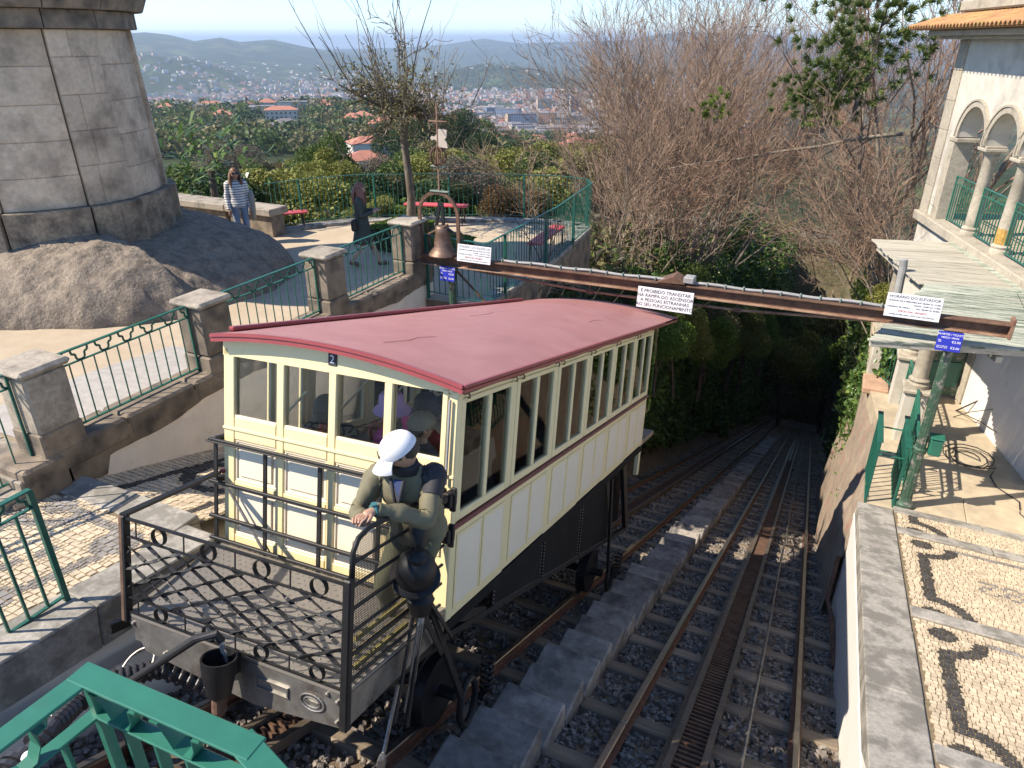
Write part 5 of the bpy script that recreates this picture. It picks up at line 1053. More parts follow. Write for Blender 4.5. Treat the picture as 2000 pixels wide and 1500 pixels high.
# ================================================================== PEOPLE
mat('skin', (.5, .3, .21), .5, var=.06); mat('skin_tan', (.42, .25, .17), .5, var=.06); mat('hair_brown', (.16, .075, .035), .5, var=.35, vs_=40, stretch=(8, 8, 1)); mat('hair_auburn', (.2, .085, .06), .5, var=.35, vs_=40, stretch=(8, 8, 1)); mat('hair_black', (.015, .013, .012), .5); mat('hair_grey', (.33, .32, .3), .6, var=.3, vs_=40)
mat('cap_white', (.78, .78, .8), .75, var=.03); mat('cap_black', (.02, .02, .024), .7); mat('cap_tan', (.2, .17, .12), .8); mat('hat_lilac', (.55, .33, .6), .8); mat('hat_navy', (.03, .035, .06), .8)
mat('jacket_olive', (.155, .14, .085), .75, var=.12, vs_=6, bump=.006, bs=9); mat('jacket_dark', (.025, .025, .03), .75, bump=.004, bs=9); mat('jacket_pink', (.72, .05, .3), .7, var=.15, vs_=7, bump=.008, bs=10); mat('jacket_lilac', (.5, .36, .52), .6, var=.1, vs_=7, bump=.012, bs=12); mat('jacket_slate', (.05, .055, .06), .75, bump=.006, bs=9); mat('jacket_red', (.4, .03, .03), .7, bump=.006, bs=9); mat('jacket_maroon', (.12, .03, .035), .7, bump=.006, bs=9); mat('jacket_navy', (.03, .035, .06), .75, bump=.006, bs=9); mat('coral', (.7, .12, .08), .7)
mat('shirt_blue', (.05, .07, .16), .8); mat('trousers_khaki', (.13, .13, .075), .85, bump=.006, bs=8); mat('trousers_dark', (.03, .03, .035), .85); mat('jeans', (.2, .27, .38), .85, var=.15, vs_=8, bump=.005, bs=9); mat('coat_green', (.05, .06, .05), .75, var=.15, vs_=4, bump=.01, bs=6); mat('scarf_white', (.7, .68, .64), .85); mat('shoe_tan', (.16, .1, .07), .6); mat('shoe_black', (.02, .02, .02), .5); mat('coat_grey', (.3, .29, .25), .85, bump=.01, bs=8); mat('lens_black', (.01, .01, .012), .15); mat('lip', (.35, .1, .09), .5); mat('watch_teal', (.05, .16, .17), .3)
def stripes():
    m = mat('stripes', (.72, .72, .72), .85); N = m.node_tree.nodes; L = m.node_tree.links; b = N['Principled BSDF']; g = N.new('ShaderNodeTexCoord'); s = N.new('ShaderNodeSeparateXYZ'); L.new(g.outputs['Object'], s.inputs[0]); ma = N.new('ShaderNodeMath'); ma.operation = 'MULTIPLY'; ma.inputs[1].default_value = 1 / .052; L.new(s.outputs[2], ma.inputs[0]); fr = N.new('ShaderNodeMath'); fr.operation = 'FRACT'; L.new(ma.outputs[0], fr.inputs[0])
    c = N.new('ShaderNodeMath'); c.operation = 'LESS_THAN'; c.inputs[1].default_value = .27; L.new(fr.outputs[0], c.inputs[0]); mx = N.new('ShaderNodeMix'); mx.data_type = 'RGBA'; L.new(c.outputs[0], mx.inputs[0]); mx.inputs[6].default_value = (.72, .72, .72, 1); mx.inputs[7].default_value = (.02, .025, .06, 1); L.new(mx.outputs[2], b.inputs['Base Color'])
stripes()
V3 = lambda *a: np.array(a, float)
def skinmesh(nodes, edges, root, sub=2):
    names = list(nodes); me = bpy.data.meshes.new('tmp'); me.from_pydata([tuple(nodes[n][0]) for n in names], [(names.index(a), names.index(b)) for a, b in edges], []); o = bpy.data.objects.new('tmp', me); COL.objects.link(o)
    o.modifiers.new('s', 'SKIN'); sv = me.skin_vertices[0].data
    for i, n in enumerate(names): r = nodes[n][1]; sv[i].radius = (r, r) if np.isscalar(r) else r; sv[i].use_root = (n == root)
    s = o.modifiers.new('u', 'SUBSURF'); s.levels = sub; s.render_levels = sub
    out = bpy.data.meshes.new_from_object(o.evaluated_get(bpy.context.evaluated_depsgraph_get())); bpy.data.objects.remove(o); v = [tuple(x.co) for x in out.vertices]; f = [tuple(p.vertices) for p in out.polygons]; bpy.data.meshes.remove(out); return v, f
def wrinkle(o, amp=.008, fr=7.):
    me = o.data; n = len(me.vertices); co = np.zeros(n * 3, np.float32); no = np.zeros(n * 3, np.float32); me.vertices.foreach_get('co', co); me.vertices.foreach_get('normal', no); co = co.reshape(-1, 3); no = no.reshape(-1, 3)
    d = np.abs(fbm((co[:, 0] + co[:, 2] * .6) * fr, (co[:, 1] - co[:, 2] * 1.4) * fr * .7, 13, 3, 1.) - .5) * 2; co += no * ((.35 - d) * amp * 2)[:, None]; me.vertices.foreach_set('co', co.ravel()); me.update(); return o
def tubef(mb, path, rads, n=10, flat=None):
    """smooth tapered limb: path resampled"""
    P = [np.array(p, float) for p in path]; Q = []; rr_ = []; m = len(P); st_ = 8 if n >= 12 else 4
    for i in range(m - 1):
        a, b, c, d = P[max(i - 1, 0)], P[i], P[i + 1], P[min(i + 2, m - 1)]
        for k in range(st_):
            t = k / st_; Q.append(.5 * ((2 * b) + (c - a) * t + (2 * a - 5 * b + 4 * c - d) * t * t + (3 * b - a - 3 * c + d) * t ** 3)); rr_.append(rads[i] * (1 - t) + rads[i + 1] * t)
    Q.append(P[-1]); rr_.append(rads[-1]); mb.tube(Q, rr_, n)
def loft(mb, rings, n=18):
    if len(rings) > 5:
        R2 = []
        for a, b in zip(rings[:-1], rings[1:]):
            for q in range(4): t_ = q / 4; R2.append(tuple(a[i] * (1 - t_) + b[i] * t_ for i in range(5)))
        rings = R2 + [rings[-1]]; n = int(n * 1.5)
    """rings: (centre, side vector, front vector, rx, ry)"""
    V = []
    for c, s, f, rx, ry in rings:
        for j in range(n): a = 2 * math.pi * j / n; V.append(c + s * rx * math.cos(a) + f * ry * math.sin(a))
    k = len(rings); mb.add(V, [(i * n + j, i * n + (j + 1) % n, (i + 1) * n + (j + 1) % n, (i + 1) * n + j) for i in range(k - 1) for j in range(n)] + [tuple(range(n))[::-1], tuple((k - 1) * n + j for j in range(n))])
def std(loc, head, h=1.66, sit=False, look=None):
    """joint positions of a standing or sitting figure; heading as unit vector"""
    f = vnorm(V3(head[0], head[1], 0)); s = V3(-f[1], f[0], 0); u = V3(0, 0, 1); o = V3(*loc); k = h / 1.66; P = lambda a, b, c: o + (f * a + s * b + u * c) * k
    J = dict(f=f, s=s, u=u, k=k, pel=P(0, 0, .9), spi=P(0, 0, 1.06), che=P(-.01, 0, 1.24), nb=P(-.01, 0, 1.36), hd=P(.02, 0, 1.535), hf=f if look is None else vnorm(V3(*look)))
    for n, q in (('L', 1), ('R', -1)):
        J['sh' + n] = P(-.01, q * .165, 1.325); J['el' + n] = P(-.03, q * .215, 1.05); J['wr' + n] = P(.05, q * .215, .82); J['ha' + n] = P(.07, q * .21, .74); J['hi' + n] = P(0, q * .085, .88); J['kn' + n] = P(.02, q * .09, .48); J['an' + n] = P(-.02, q * .09, .07); J['to' + n] = P(.13, q * .1, .03)
        if sit: J['kn' + n] = P(.42, q * .1, .9); J['an' + n] = P(.4, q * .1, .5); J['to' + n] = P(.55, q * .1, .47); J['el' + n] = P(.06, q * .22, 1.08); J['wr' + n] = P(.26, q * .12, 1.0); J['ha' + n] = P(.33, q * .08, .98)
    return J
def person(label, J, skin='skin', top='jacket_olive', legs='trousers_khaki', shoe='shoe_black', hair=('hair_brown', 'short'), coat=False, fingers=None, hat=None, group=None, collar=None, lower=True, topr=1., panel=None):
    f, s, u, k = J['f'], J['s'], J['u'], J['k']; root = V3(*((J['anL'] + J['anR']) / 2)) - u * .07 * k; t = thing('person', label, 'person', root, group=group)
    hf = J['hf']; hs = vnorm(np.cross(V3(0, 0, 1), hf)); hu = np.cross(hf, hs); hd = J['hd']
    N_ = dict(pel=(J['pel'], .1 * k), spi=(J['spi'], .105 * k), che=(J['che'], .12 * k), nb=(J['nb'], .07 * k), nk=((J['nb'] + hd) / 2 - hf * .012, .05 * k), jaw=(hd - hu * .055 * k + hf * .012, .062 * k), sk=(hd + hu * .02 * k, .082 * k), cr=(hd + hu * .065 * k - hf * .008, .066 * k)); E = [('pel', 'spi'), ('spi', 'che'), ('che', 'nb'), ('nb', 'nk'), ('nk', 'jaw'), ('jaw', 'sk'), ('sk', 'cr')]
    for n in 'LR':
        N_ |= {'sh' + n: (J['sh' + n], .05 * k), 'el' + n: (J['el' + n], .038 * k), 'wr' + n: (J['wr' + n], .027 * k), 'ha' + n: (J['ha' + n], (.036 * k, .02 * k)), 'hi' + n: (J['hi' + n], .075 * k), 'kn' + n: (J['kn' + n], .052 * k), 'an' + n: (J['an' + n], .036 * k), 'to' + n: (J['to' + n], .03 * k)}; E += [('che', 'sh' + n), ('sh' + n, 'el' + n), ('el' + n, 'wr' + n), ('wr' + n, 'ha' + n), ('pel', 'hi' + n), ('hi' + n, 'kn' + n), ('kn' + n, 'an' + n), ('an' + n, 'to' + n)]
    mb = MB(); v, fc = skinmesh(N_, E, 'pel'); mb.add(v, fc)
    A = np.stack([hs, hf, hu]); mb.ball(hd, .108 * k, 18, 12, (.74, .88, 1.06)) if False else mb.lathe([(max(.002, .108 * math.sin(math.pi * i / 12)) * k * (.78 if i > 4 else .7), -.115 * k * math.cos(math.pi * i / 12)) for i in range(13)], 18, hd + hf * .005, ax=np.stack([hs, hf * 1.14, hu]))
    mb.tube([hd + hf * .085 * k + hu * .022 * k, hd + hf * .108 * k - hu * .012 * k, hd + hf * .088 * k - hu * .022 * k], [.008 * k, .014 * k, .011 * k], 8)
    for q in (-1, 1): mb.ball(hd + hs * .083 * k * q - hf * .008, .028 * k, 8, 6, (.5, .6, 1))
    for n in 'LR':
        w, h_ = J['wr' + n], J['ha' + n]; d = vnorm(h_ - w); side = vnorm(np.cross(d, u) + 1e-6); dn = np.cross(side, d); dn = dn if dn[2] < 0 else -dn
        if fingers and n in fingers: side, dn = fingers[n]
        for i, (o, L) in enumerate(((-.027, .062), (-.009, .07), (.009, .066), (.026, .052))): b = h_ + d * .012 * k + side * o * k; tubef(mb, [h_ - d * .01 + side * o * .6 * k, b, b + d * L * .45 * k + dn * .008 * k, b + d * L * .75 * k + dn * .03 * k], [.01 * k, .0095 * k, .0085 * k, .006 * k], 7)
        b = h_ - d * .03 * k - side * .03 * k; tubef(mb, [h_ - d * .04 * k, b, b + d * .035 * k - side * .012 * k + dn * .012 * k, b + d * .055 * k + dn * .03 * k], [.012 * k, .012 * k, .01 * k, .007 * k], 7)
    body = mb.build('body', skin, t, smooth=True)
    mb = MB()
    for q in (-1, 1): mb.lathe([(.001, -.004), (.011, 0), (.001, .005)], 8, hd + hf * .09 * k + hs * .034 * k * q + hu * .02 * k, ax=np.stack([hs, hu, hf]))
    mb.build('eyes', 'lens_black', t); mb = MB(); mb.tube([hd + hf * (.086 - abs(x) * .25) * k + hs * x * k - hu * .052 * k for x in (-.024, -.012, 0, .012, .024)], .005 * k, 6); mb.build('mouth', 'lip', t)
    # upper garment
    mb = MB(); sd = vnorm(J['shL'] - J['shR']); fr = vnorm(np.cross(sd, J['che'] - J['pel'])); fr = fr if fr @ f > -.2 else -fr; tr_ = topr
    if coat:
        Z = lambda z: J['pel'] + u * (z - .9) * k
        loft(mb, [(Z(.5) - f * .02, s, f, .23 * k, .2 * k), (Z(.52), s, f, .245 * k, .21 * k), (Z(.7), s, f, .21 * k, .17 * k), (Z(.9), s, f, .185 * k, .145 * k), (Z(1.06), s, f, .145 * k, .115 * k), (Z(1.2), s, f, .17 * k, .125 * k), (Z(1.32), s, f, .185 * k, .105 * k), (Z(1.4), s, f, .085 * k, .07 * k)], 22)
    else:
        m1 = (J['pel'] + J['spi']) / 2; loft(mb, [(J['pel'] - u * .06 * k, sd, fr, .168 * k * tr_, .125 * k * tr_), (J['pel'], sd, fr, .175 * k * tr_, .132 * k * tr_), (m1, sd, fr, .165 * k * tr_, .125 * k * tr_), (J['spi'], sd, fr, .16 * k * tr_, .12 * k * tr_), (J['che'], sd, fr, .185 * k * tr_, .135 * k * tr_), ((J['shL'] + J['shR']) / 2, sd, fr, .19 * k, .105 * k), (J['nb'], sd, fr, .1 * k, .075 * k), (J['nb'] + (hd - J['nb']) * .25, sd, fr, .068 * k, .065 * k)], 20)
    for n in 'LR':
        a, b, c = J['sh' + n], J['el' + n], J['wr' + n]; e = vnorm(c - b); tubef(mb, [a + (J['che'] - a) * .3, a, (a + b) / 2, b, (b + c) / 2, c - e * .0], [.075 * k, .074 * k * tr_, .064 * k * tr_, .056 * k * tr_, .05 * k * tr_, .042 * k * tr_], 16)
        if panel and n in panel: mb.cur = 1; tubef(mb, [a + (J['che'] - a) * .22 + u * .012, a + u * .006, (a + b) / 2 + (a - J['che']) * .03], [.079 * k, .081 * k * tr_, .066 * k * tr_], 12); mb.cur = 0
    g = wrinkle(mb.build('coat' if coat else 'jacket', [top, 'jacket_dark'] if panel else top, t, smooth=True), .02 if panel else .008, 9. if panel else 7.)
    if collar: mb = MB(); loft(mb, [(J['nb'] - u * .015, sd, fr, .1 * k, .085 * k), (J['nb'] + (hd - J['nb']) * .2, sd, fr, .078 * k, .074 * k), (J['nb'] + (hd - J['nb']) * .3, sd, fr, .08 * k, .078 * k)]); mb.build('collar', collar, t, smooth=True)
    if lower:
        if legs:
            mb = MB()
            for n in 'LR': tubef(mb, [J['pel'] + (J['hi' + n] - J['pel']) * .7, J['hi' + n], (J['hi' + n] + J['kn' + n]) / 2, J['kn' + n], (J['kn' + n] + J['an' + n]) / 2, J['an' + n] + u * .02], [.1 * k, .098 * k, .082 * k, .068 * k, .06 * k, .055 * k], 12)
            wrinkle(mb.build('trousers', legs, t, smooth=True), .006)
        for n in 'LR': mb = MB(); a, b = J['an' + n], J['to' + n]; d = vnorm(b - a); tubef(mb, [a - d * .04 * k - u * .02 * k, a - u * .02 * k, (a + b) / 2 - u * .012 * k, b, b + d * .03 * k], [.03 * k, .045 * k, .042 * k, .04 * k, .022 * k], 10); mb.build('shoe', shoe, t, smooth=True)
    # hair and hats
    if hair:
        hm, st = hair; mb = MB(); c = hd + hu * .012 * k - hf * .012 * k; V = []; n = 18; m = 9
        for i in range(m):
            ph = math.pi * .5 * (1 - i / (m - 1)) * 1.0; 
            for j in range(n):
                a = 2 * math.pi * j / n; front = math.sin(a) > .55; lo = .25 if front else (-.75 if st == 'long' else (-.5 if math.sin(a) < -.3 else -.12)); el = math.pi / 2 * (1 - i / (m - 1)) + lo * (i / (m - 1)); V.append(c + (hs * .092 * math.cos(a) * math.cos(el) + hf * .108 * math.sin(a) * math.cos(el) + hu * .122 * math.sin(el)) * k)
        mb.add(V, [(i * n + j, (i + 1) * n + j, (i + 1) * n + (j + 1) % n, i * n + (j + 1) % n) for i in range(m - 1) for j in range(n)])
        if st == 'long':
            r = random.Random(len(label))
            for j in range(34):
                a = math.pi * (.9 + 1.2 * j / 33) if True else 0; p0 = c + (hs * .088 * math.cos(a) + hf * .1 * math.sin(a) * 1.0 + hu * .02) * k; e = r.uniform(.27, .37); dr = (hs * math.cos(a) * .03 + hf * math.sin(a) * .035 + f * (.05 if abs(math.cos(a)) > .75 else -.015))
                tubef(mb, [p0, p0 + dr * .8 * k - u * e * .35 * k, p0 + dr * k - u * e * .75 * k + s * r.uniform(-.012, .012), p0 + dr * .8 * k - u * e * k], [.02 * k, .022 * k, .018 * k, .006 * k], 7)
        mb.build('hair', hm, t, smooth=True)
    if hat:
        kind, hm = hat; mb = MB(); c = hd + hu * .03 * k; n = 22; V = []
        if kind == 'cap':
            for i in range(9):
                el = math.pi / 2 * (1 - i / 8) - .12 * (i / 8)
                for j in range(n): a = 2 * math.pi * j / n; V.append(c + (hs * .105 * math.cos(a) * math.cos(el) ** .8 + hf * .122 * math.sin(a) * math.cos(el) ** .8 + hu * .104 * math.sin(el)) * k)
            mb.add(V, [(i * n + j, (i + 1) * n + j, (i + 1) * n + (j + 1) % n, i * n + (j + 1) % n) for i in range(8) for j in range(n)]); mb.ball(c + hu * .104 * k, .01 * k, 6, 4)
            V = []; 
            for w in (0, 1):
                for i in range(5):
                    for j in range(11):
                        a = math.pi * (.14 + .72 * j / 10); r = i / 4; V.append(c + (hs * .1 * math.cos(a) * (1 + .05 * r) + hf * (.116 * math.sin(a) + .105 * r * math.sin(a) ** .6) - hu * (.006 + .03 * r * r + .05 * r * math.cos(a) ** 2 + .006 * w)) * k)
            mb.add(V, [(w * 55 + i * 11 + j, w * 55 + i * 11 + j + 1, w * 55 + (i + 1) * 11 + j + 1, w * 55 + (i + 1) * 11 + j) for w in (0, 1) for i in range(4) for j in range(10)] + [(44 + j, 45 + j, 100 + j, 99 + j) for j in range(10)])
            ho = mb.build('cap', hm, t, smooth=True)
        else:
            mb.lathe([(.002, .12 * k), (.075 * k, .115 * k), (.094 * k, .085 * k), (.1 * k, .015 * k), (.106 * k, -.0), (.15 * k, -.045 * k), (.152 * k, -.05 * k), (.104 * k, -.008 * k)], n, c, ax=np.stack([hs, hf * 1.12, hu]), cap=False); ho = mb.build('bucket_hat', hm, t, smooth=True)
        J['cap'] = ho; J['capc'] = c
    J['hvec'] = (hs, hf, hu); return t
# ---- the two women on the terrace
J = std((-12.0, 11.55, -4.08), (.72, -.6), 1.66, look=(.82, -.55, .05))
w = person('woman in a navy striped jumper and sunglasses behind the boulder', J, top='stripes', legs='jeans', hair=('hair_brown', 'long')); hs, hf, hu = J['hvec']
mb = MB(); hd = J['hd']
for q in (-1, 1): mb.lathe([(.002, .012), (.03, .008), (.034, 0), (.03, -.004)], 12, hd + hf * .094 + hs * .036 * q + hu * .02, ax=np.stack([hs * 1.15, hu * .8, hf]))
mb.bar(hd + hf * .098 - hs * .01 + hu * .025, hd + hf * .098 + hs * .01 + hu * .025, .006)
for q in (-1, 1): mb.bar(hd + hf * .09 + hs * .07 * q + hu * .024, hd + hs * .09 * q + hu * .024 - hf * .01, .006)
mb.build('sunglasses', 'lens_black', w)
mb = MB(); a = J['elL'] + J['s'] * .05; loft(mb, [(a - V3(0, 0, .52), J['f'], J['s'], .1, .05), (a - V3(0, 0, .3), J['f'], J['s'], .14, .07), (a - V3(0, 0, .05), J['f'], J['s'], .13, .08), (a + V3(0, 0, .1), J['f'], J['s'], .08, .06)], 14); c_ = mb.build('folded_coat', 'coat_grey', None, smooth=True); tag(c_, 'grey coat carried over the arm of the striped woman', 'coat')
hd2 = (.86, .5)
J = std((-8.55, 11.25, -4.06), hd2, 1.64, look=(.86, .48, -.12)); f, s, u = J['f'], J['s'], J['u']
J['knL'] = J['pel'] + f * .16 + s * .07 - u * .42; J['anL'] = J['pel'] + f * .28 + s * .08 - u * .82; J['toL'] = J['anL'] + f * .15 - u * .02; J['knR'] = J['pel'] + f * .02 - s * .07 - u * .42; J['anR'] = J['pel'] - f * .26 - s * .08 - u * .76; J['toR'] = J['anR'] + f * .13 - u * .06
for n, q in (('L', 1), ('R', -1)): J['el' + n] = J['che'] + f * .04 + s * q * .2 - u * .17; J['wr' + n] = J['che'] + f * .25 + s * q * .1 - u * .13; J['ha' + n] = J['che'] + f * .32 + s * q * .07 - u * .1
w = person('woman in a long dark green coat walking with a phone in her hands', J, top='coat_green', legs=None, shoe='shoe_tan', hair=('hair_auburn', 'long'), coat=True, collar='scarf_white')
mb = MB(); z = J['pel'] + u * .14; loft(mb, [(z - u * .025, s, f, .155, .125), (z + u * .025, s, f, .15, .12)], 20); mb.bar(z + f * .1 + s * .1, z + f * .12 + s * .12 - u * .32, .03, .01, up=f); mb.build('belt', 'coat_green', w)
mb = MB(); p = J['che'] + f * .38 - u * .07; mb.box((-.037, -.075, -.005), (.037, .075, .005), .004, ax=(s, vnorm(f * .7 + u * .7), vnorm(u * .7 - f * .7)), o=p); tag(mb.build('phone', 'lens_black', None), 'black phone in the hands of the woman in the coat', 'phone')
mb = MB(); q = J['pel'] - s * .24 - f * .12 + u * .02; mb.box(q - V3(.05, .06, .14), q + V3(.05, .06, .08), .03); mb.tube([q + u * .08, J['shR'] - s * .03 + u * .05 - f * .02, q + u * .08 + f * .08], .008, 6); tag(mb.build('handbag', 'shoe_black', None), 'small black handbag on the shoulder of the walking woman', 'handbag')
# ---- driver leaning on the side gate
J = std((-2.23, 3.05, -3.6), (.36, -.93), 1.66)
J.update(pel=V3(-2.2, 3.2, -2.88), spi=V3(-2.2, 3.19, -2.72), che=V3(-2.22, 3.16, -2.56), nb=V3(-2.21, 3.14, -2.4), hd=V3(-2.215, 3.1, -2.265), hf=vnorm(V3(-.66, -.5, -.5)), shL=V3(-2.05, 3.2, -2.46), shR=V3(-2.39, 3.08, -2.47), elL=V3(-1.985, 2.98, -2.62), wrL=V3(-2.165, 2.735, -2.445), haL=V3(-2.185, 2.645, -2.44), elR=V3(-2.46, 2.93, -2.68), wrR=V3(-2.27, 2.72, -2.53), haR=V3(-2.22, 2.64, -2.46), hiL=V3(-2.11, 3.2, -2.92), hiR=V3(-2.29, 3.17, -2.92), knL=V3(-2.12, 2.98, -3.22), knR=V3(-2.33, 2.95, -3.22), anL=V3(-2.14, 3.05, -3.55), anR=V3(-2.36, 3.02, -3.55), toL=V3(-2.12, 2.9, -3.58), toR=V3(-2.36, 2.88, -3.58))
drv = person('man in white cap and olive jacket leaning on the side gate of the car', J, skin='skin_tan', top='jacket_olive', legs='trousers_khaki', hair=('hair_black', 'short'), hat=('cap', 'cap_white'), collar='jacket_dark', topr=1.13, panel='L'); hs, hf, hu = J['hvec']; c = J['capc']
# three slanted bars and lettering on the cap front
for i, (x, h) in enumerate(((.018, .016), (.003, .026), (-.012, .036))):
    mb = MB(); b = c + hf * .122 + hu * .028 + hs * .012; nrm = vnorm(hf + hu * .35 + hs * .12); up_ = vnorm(hu - hf * .35); mb.prism([b + hs * (x + .011) + nrm * .003, b + hs * x + nrm * .003, b + hs * (x + h * -.0 - .01) + up_ * h * .9 + nrm * .0035, b + hs * (x + .002) + up_ * h * 1.0 + nrm * .0035], nrm * .004); mb.build('cap_mark', 'ink', J['cap'])
textmesh('adidas', .02, 'lettering', 'ink', frame4(c + hf * .1275 + hu * .018 + hs * .012, -hs, vnorm(hu - hf * .3), vnorm(hf + hu * .3)), J['cap'])
mb = MB(); d = vnorm(J['haL'] - J['wrL']); x_ = vnorm(np.cross(d, V3(0, 0, 1))); y_ = np.cross(x_, d); mb.lathe([(.034, -.012), (.039, -.008), (.039, .008), (.034, .012)], 16, J['wrL'] + d * .012, ax=np.stack([x_, y_, d])); mb.lathe([(.001, .046), (.02, .046), (.02, .034)], 14, J['wrL'] + d * .012, ax=np.stack([x_, d, y_ if y_[2] > 0 else -y_])); tag(mb.build('wristwatch', 'watch_teal', None), 'teal wristwatch on the left wrist of the man in the cap', 'watch')
mb = MB(); mb.prism([V3(-2.225, 3.0, -2.42), V3(-2.165, 3.005, -2.42), V3(-2.19, 2.985, -2.56)], (0, .02, 0)); mb.build('shirt_front', 'shirt_blue', drv)
mb = MB(); mb.tube([V3(-2.24, 3.0, -2.41), V3(-2.2, 2.975, -2.6), V3(-2.19, 2.99, -2.82)], .011, 8); mb.tube([V3(-2.15, 3.005, -2.41), V3(-2.185, 2.975, -2.6), V3(-2.178, 2.99, -2.82)], .011, 8); mb.build('jacket_edge', 'jacket_dark', drv, smooth=True)
# ---- passengers behind the glass
def rider(label, lp, face, hat=None, hair=('hair_black', 'short'), top='jacket_slate', skin='skin_tan', collar=None, k=1.6, topr=1.05):
    h = l2w(lp); J = std(h - V3(0, 0, 1.535 * k / 1.66), face, k, True); J['hd'] = h; return person(label, J, skin=skin, top=top, legs='trousers_dark', hair=hair, hat=hat, collar=collar, group='passengers seated in the car', topr=topr)
rider('passenger in a black cap with coral collar behind the second front pane', (-1.49, .5, -.46), (.35, -1), ('cap', 'cap_black'), None, 'jacket_slate', collar='coral')
rider('passenger in bright pink jacket and lilac bucket hat', (-.98, .7, -.4), (1, .15), ('bucket', 'hat_lilac'), ('hair_black', 'short'), 'jacket_pink', 'skin', collar='jacket_slate', topr=1.2)
rider('passenger in a tan cap just behind the driver', (-.6, .55, -.46), (.6, .8), ('cap', 'cap_tan'), ('hair_black', 'short'), 'jacket_slate')
rider('passenger with a navy hood and red jacket in the middle of the car', (-.95, 1.2, -.5), (.5, .85), ('bucket', 'hat_navy'), None, 'jacket_red')
rider('passenger in a maroon jacket near the right windows', (-.45, .98, -.62), (.2, 1), None, ('hair_brown', 'short'), 'jacket_maroon')
rider('passenger in a lilac quilted jacket at the first side window', (-.34, 1.0, -.78), (-.25, -1), None, ('hair_brown', 'long'), 'jacket_lilac', 'skin', collar='coral', topr=1.2)
rider('grey-haired passenger at the second side window', (-.38, 2.2, -.86), (.3, -1), None, ('hair_grey', 'short'), 'jacket_dark', 'skin')
rider('passenger in a magenta jacket and pink hat at the middle of the car', (-.62, 1.5, -.56), (-.3, -1), ('bucket', 'hat_lilac'), ('hair_black', 'short'), 'jacket_pink', 'skin', topr=1.15)
rider('passenger in a coral jacket by the left windows', (-1.55, 1.5, -.62), (1, -.4), None, ('hair_black', 'short'), 'jacket_red', 'skin')
rider('passenger in a white hat behind the third side window', (-.45, 3.0, -.95), (.2, -1), ('bucket', 'cap_white'), None, 'jacket_slate', 'skin')
rider('passenger in a navy jacket at the rear windows', (-1.4, 2.3, -.75), (.2, 1), ('cap', 'cap_black'), None, 'jacket_navy')
t = thing('backpack', 'dark grey rounded backpack behind the third front pane', 'backpack', l2w((-1.02, .32, -1.0))); mb = MB(); o = l2w((-1.02, .32, -.78)); loft(mb, [(o + V3(0, 0, z), V3(1, 0, 0), V3(0, 1, 0), rx, ry) for z, rx, ry in ((-.22, .15, .09), (-.1, .17, .12), (.08, .165, .12), (.2, .13, .1), (.27, .06, .06))], 16); mb.build('bag', 'jacket_slate', t, smooth=True); mb = MB(); mb.tube([o + V3(-.05, 0, .25), o + V3(0, 0, .32), o + V3(.05, 0, .25)], .01, 6); mb.build('handle', 'rubber', t)
# ================================================================== PLANTS
def prisms(P0, P1, r0, r1, k=3):
    """tapered k-sided twigs from P0 to P1 (arrays)"""
    P0 = np.asarray(P0, float); P1 = np.asarray(P1, float); n = len(P0); d = P1 - P0; d /= np.maximum(1e-9, np.linalg.norm(d, axis=1))[:, None]
    ref = np.where(np.abs(d[:, 2:3]) < .9, np.array((0, 0, 1.)), np.array((1., 0, 0))); x = np.cross(d, ref); x /= np.linalg.norm(x, axis=1)[:, None]; y = np.cross(x, d)
    V = np.zeros((n, 2 * k, 3)); r0 = np.asarray(r0)[:, None]; r1 = np.asarray(r1)[:, None]
    for j in range(k):
        a = 2 * math.pi * j / k; o = x * math.cos(a) + y * math.sin(a); V[:, j] = P0 + o * r0; V[:, k + j] = P1 + o * r1
    F = np.array([(j, (j + 1) % k, k + (j + 1) % k, k + j) for j in range(k)]); return V.reshape(-1, 3), (F[None] + (np.arange(n) * 2 * k)[:, None, None]).reshape(-1, 4)
def grow(rs, base, dirs, length, rad, depth, nseg=5, split=(2, 4), spread=.5, up=.12, wob=.14, shrink=.62, taper=.75, droop=0., minr=.004, fork=.3):
    """returns segments (P0, P1, r0, r1, level)"""
    S = []
    def br(p, d, L, r, lev, bi):
        n = max(2, int(nseg * (1 if lev == 0 else .75))); step = L / n; pts = []
        for i in range(n):
            d = d + rs.normal(0, wob, 3) + np.array((0, 0, up - droop * lev)) * .5; d /= np.linalg.norm(d); q = p + d * step; t0, t1 = i / n, (i + 1) / n
            ra, rb = r * (1 - (1 - taper * .6) * t0), r * (1 - (1 - taper * .6) * t1); S.append((p, q, max(ra, minr), max(rb, minr * .8), lev, bi)); p = q; pts.append((p, d, rb, t1))
        if lev < depth:
            for (q, d2, rb, t1) in pts:
                if t1 < fork and lev == 0: continue
                for _ in range(rs.randint(split[0], split[1] + 1) if t1 > .98 or rs.rand() < .8 else 0):
                    a = rs.normal(0, 1, 3); a -= d2 * (a @ d2); a /= np.linalg.norm(a); nd = d2 + a * spread * rs.uniform(.6, 1.3); nd /= np.linalg.norm(nd); br(q, nd, L * shrink * rs.uniform(.6, 1.15), rb * rs.uniform(.5, .72), lev + 1, bi)
    for bi, (b, d) in enumerate(zip(base, dirs)): br(np.array(b, float), np.array(d, float) / np.linalg.norm(d), length * rs.uniform(.8, 1.15), rad * rs.uniform(.7, 1.1), 0, bi)
    return S
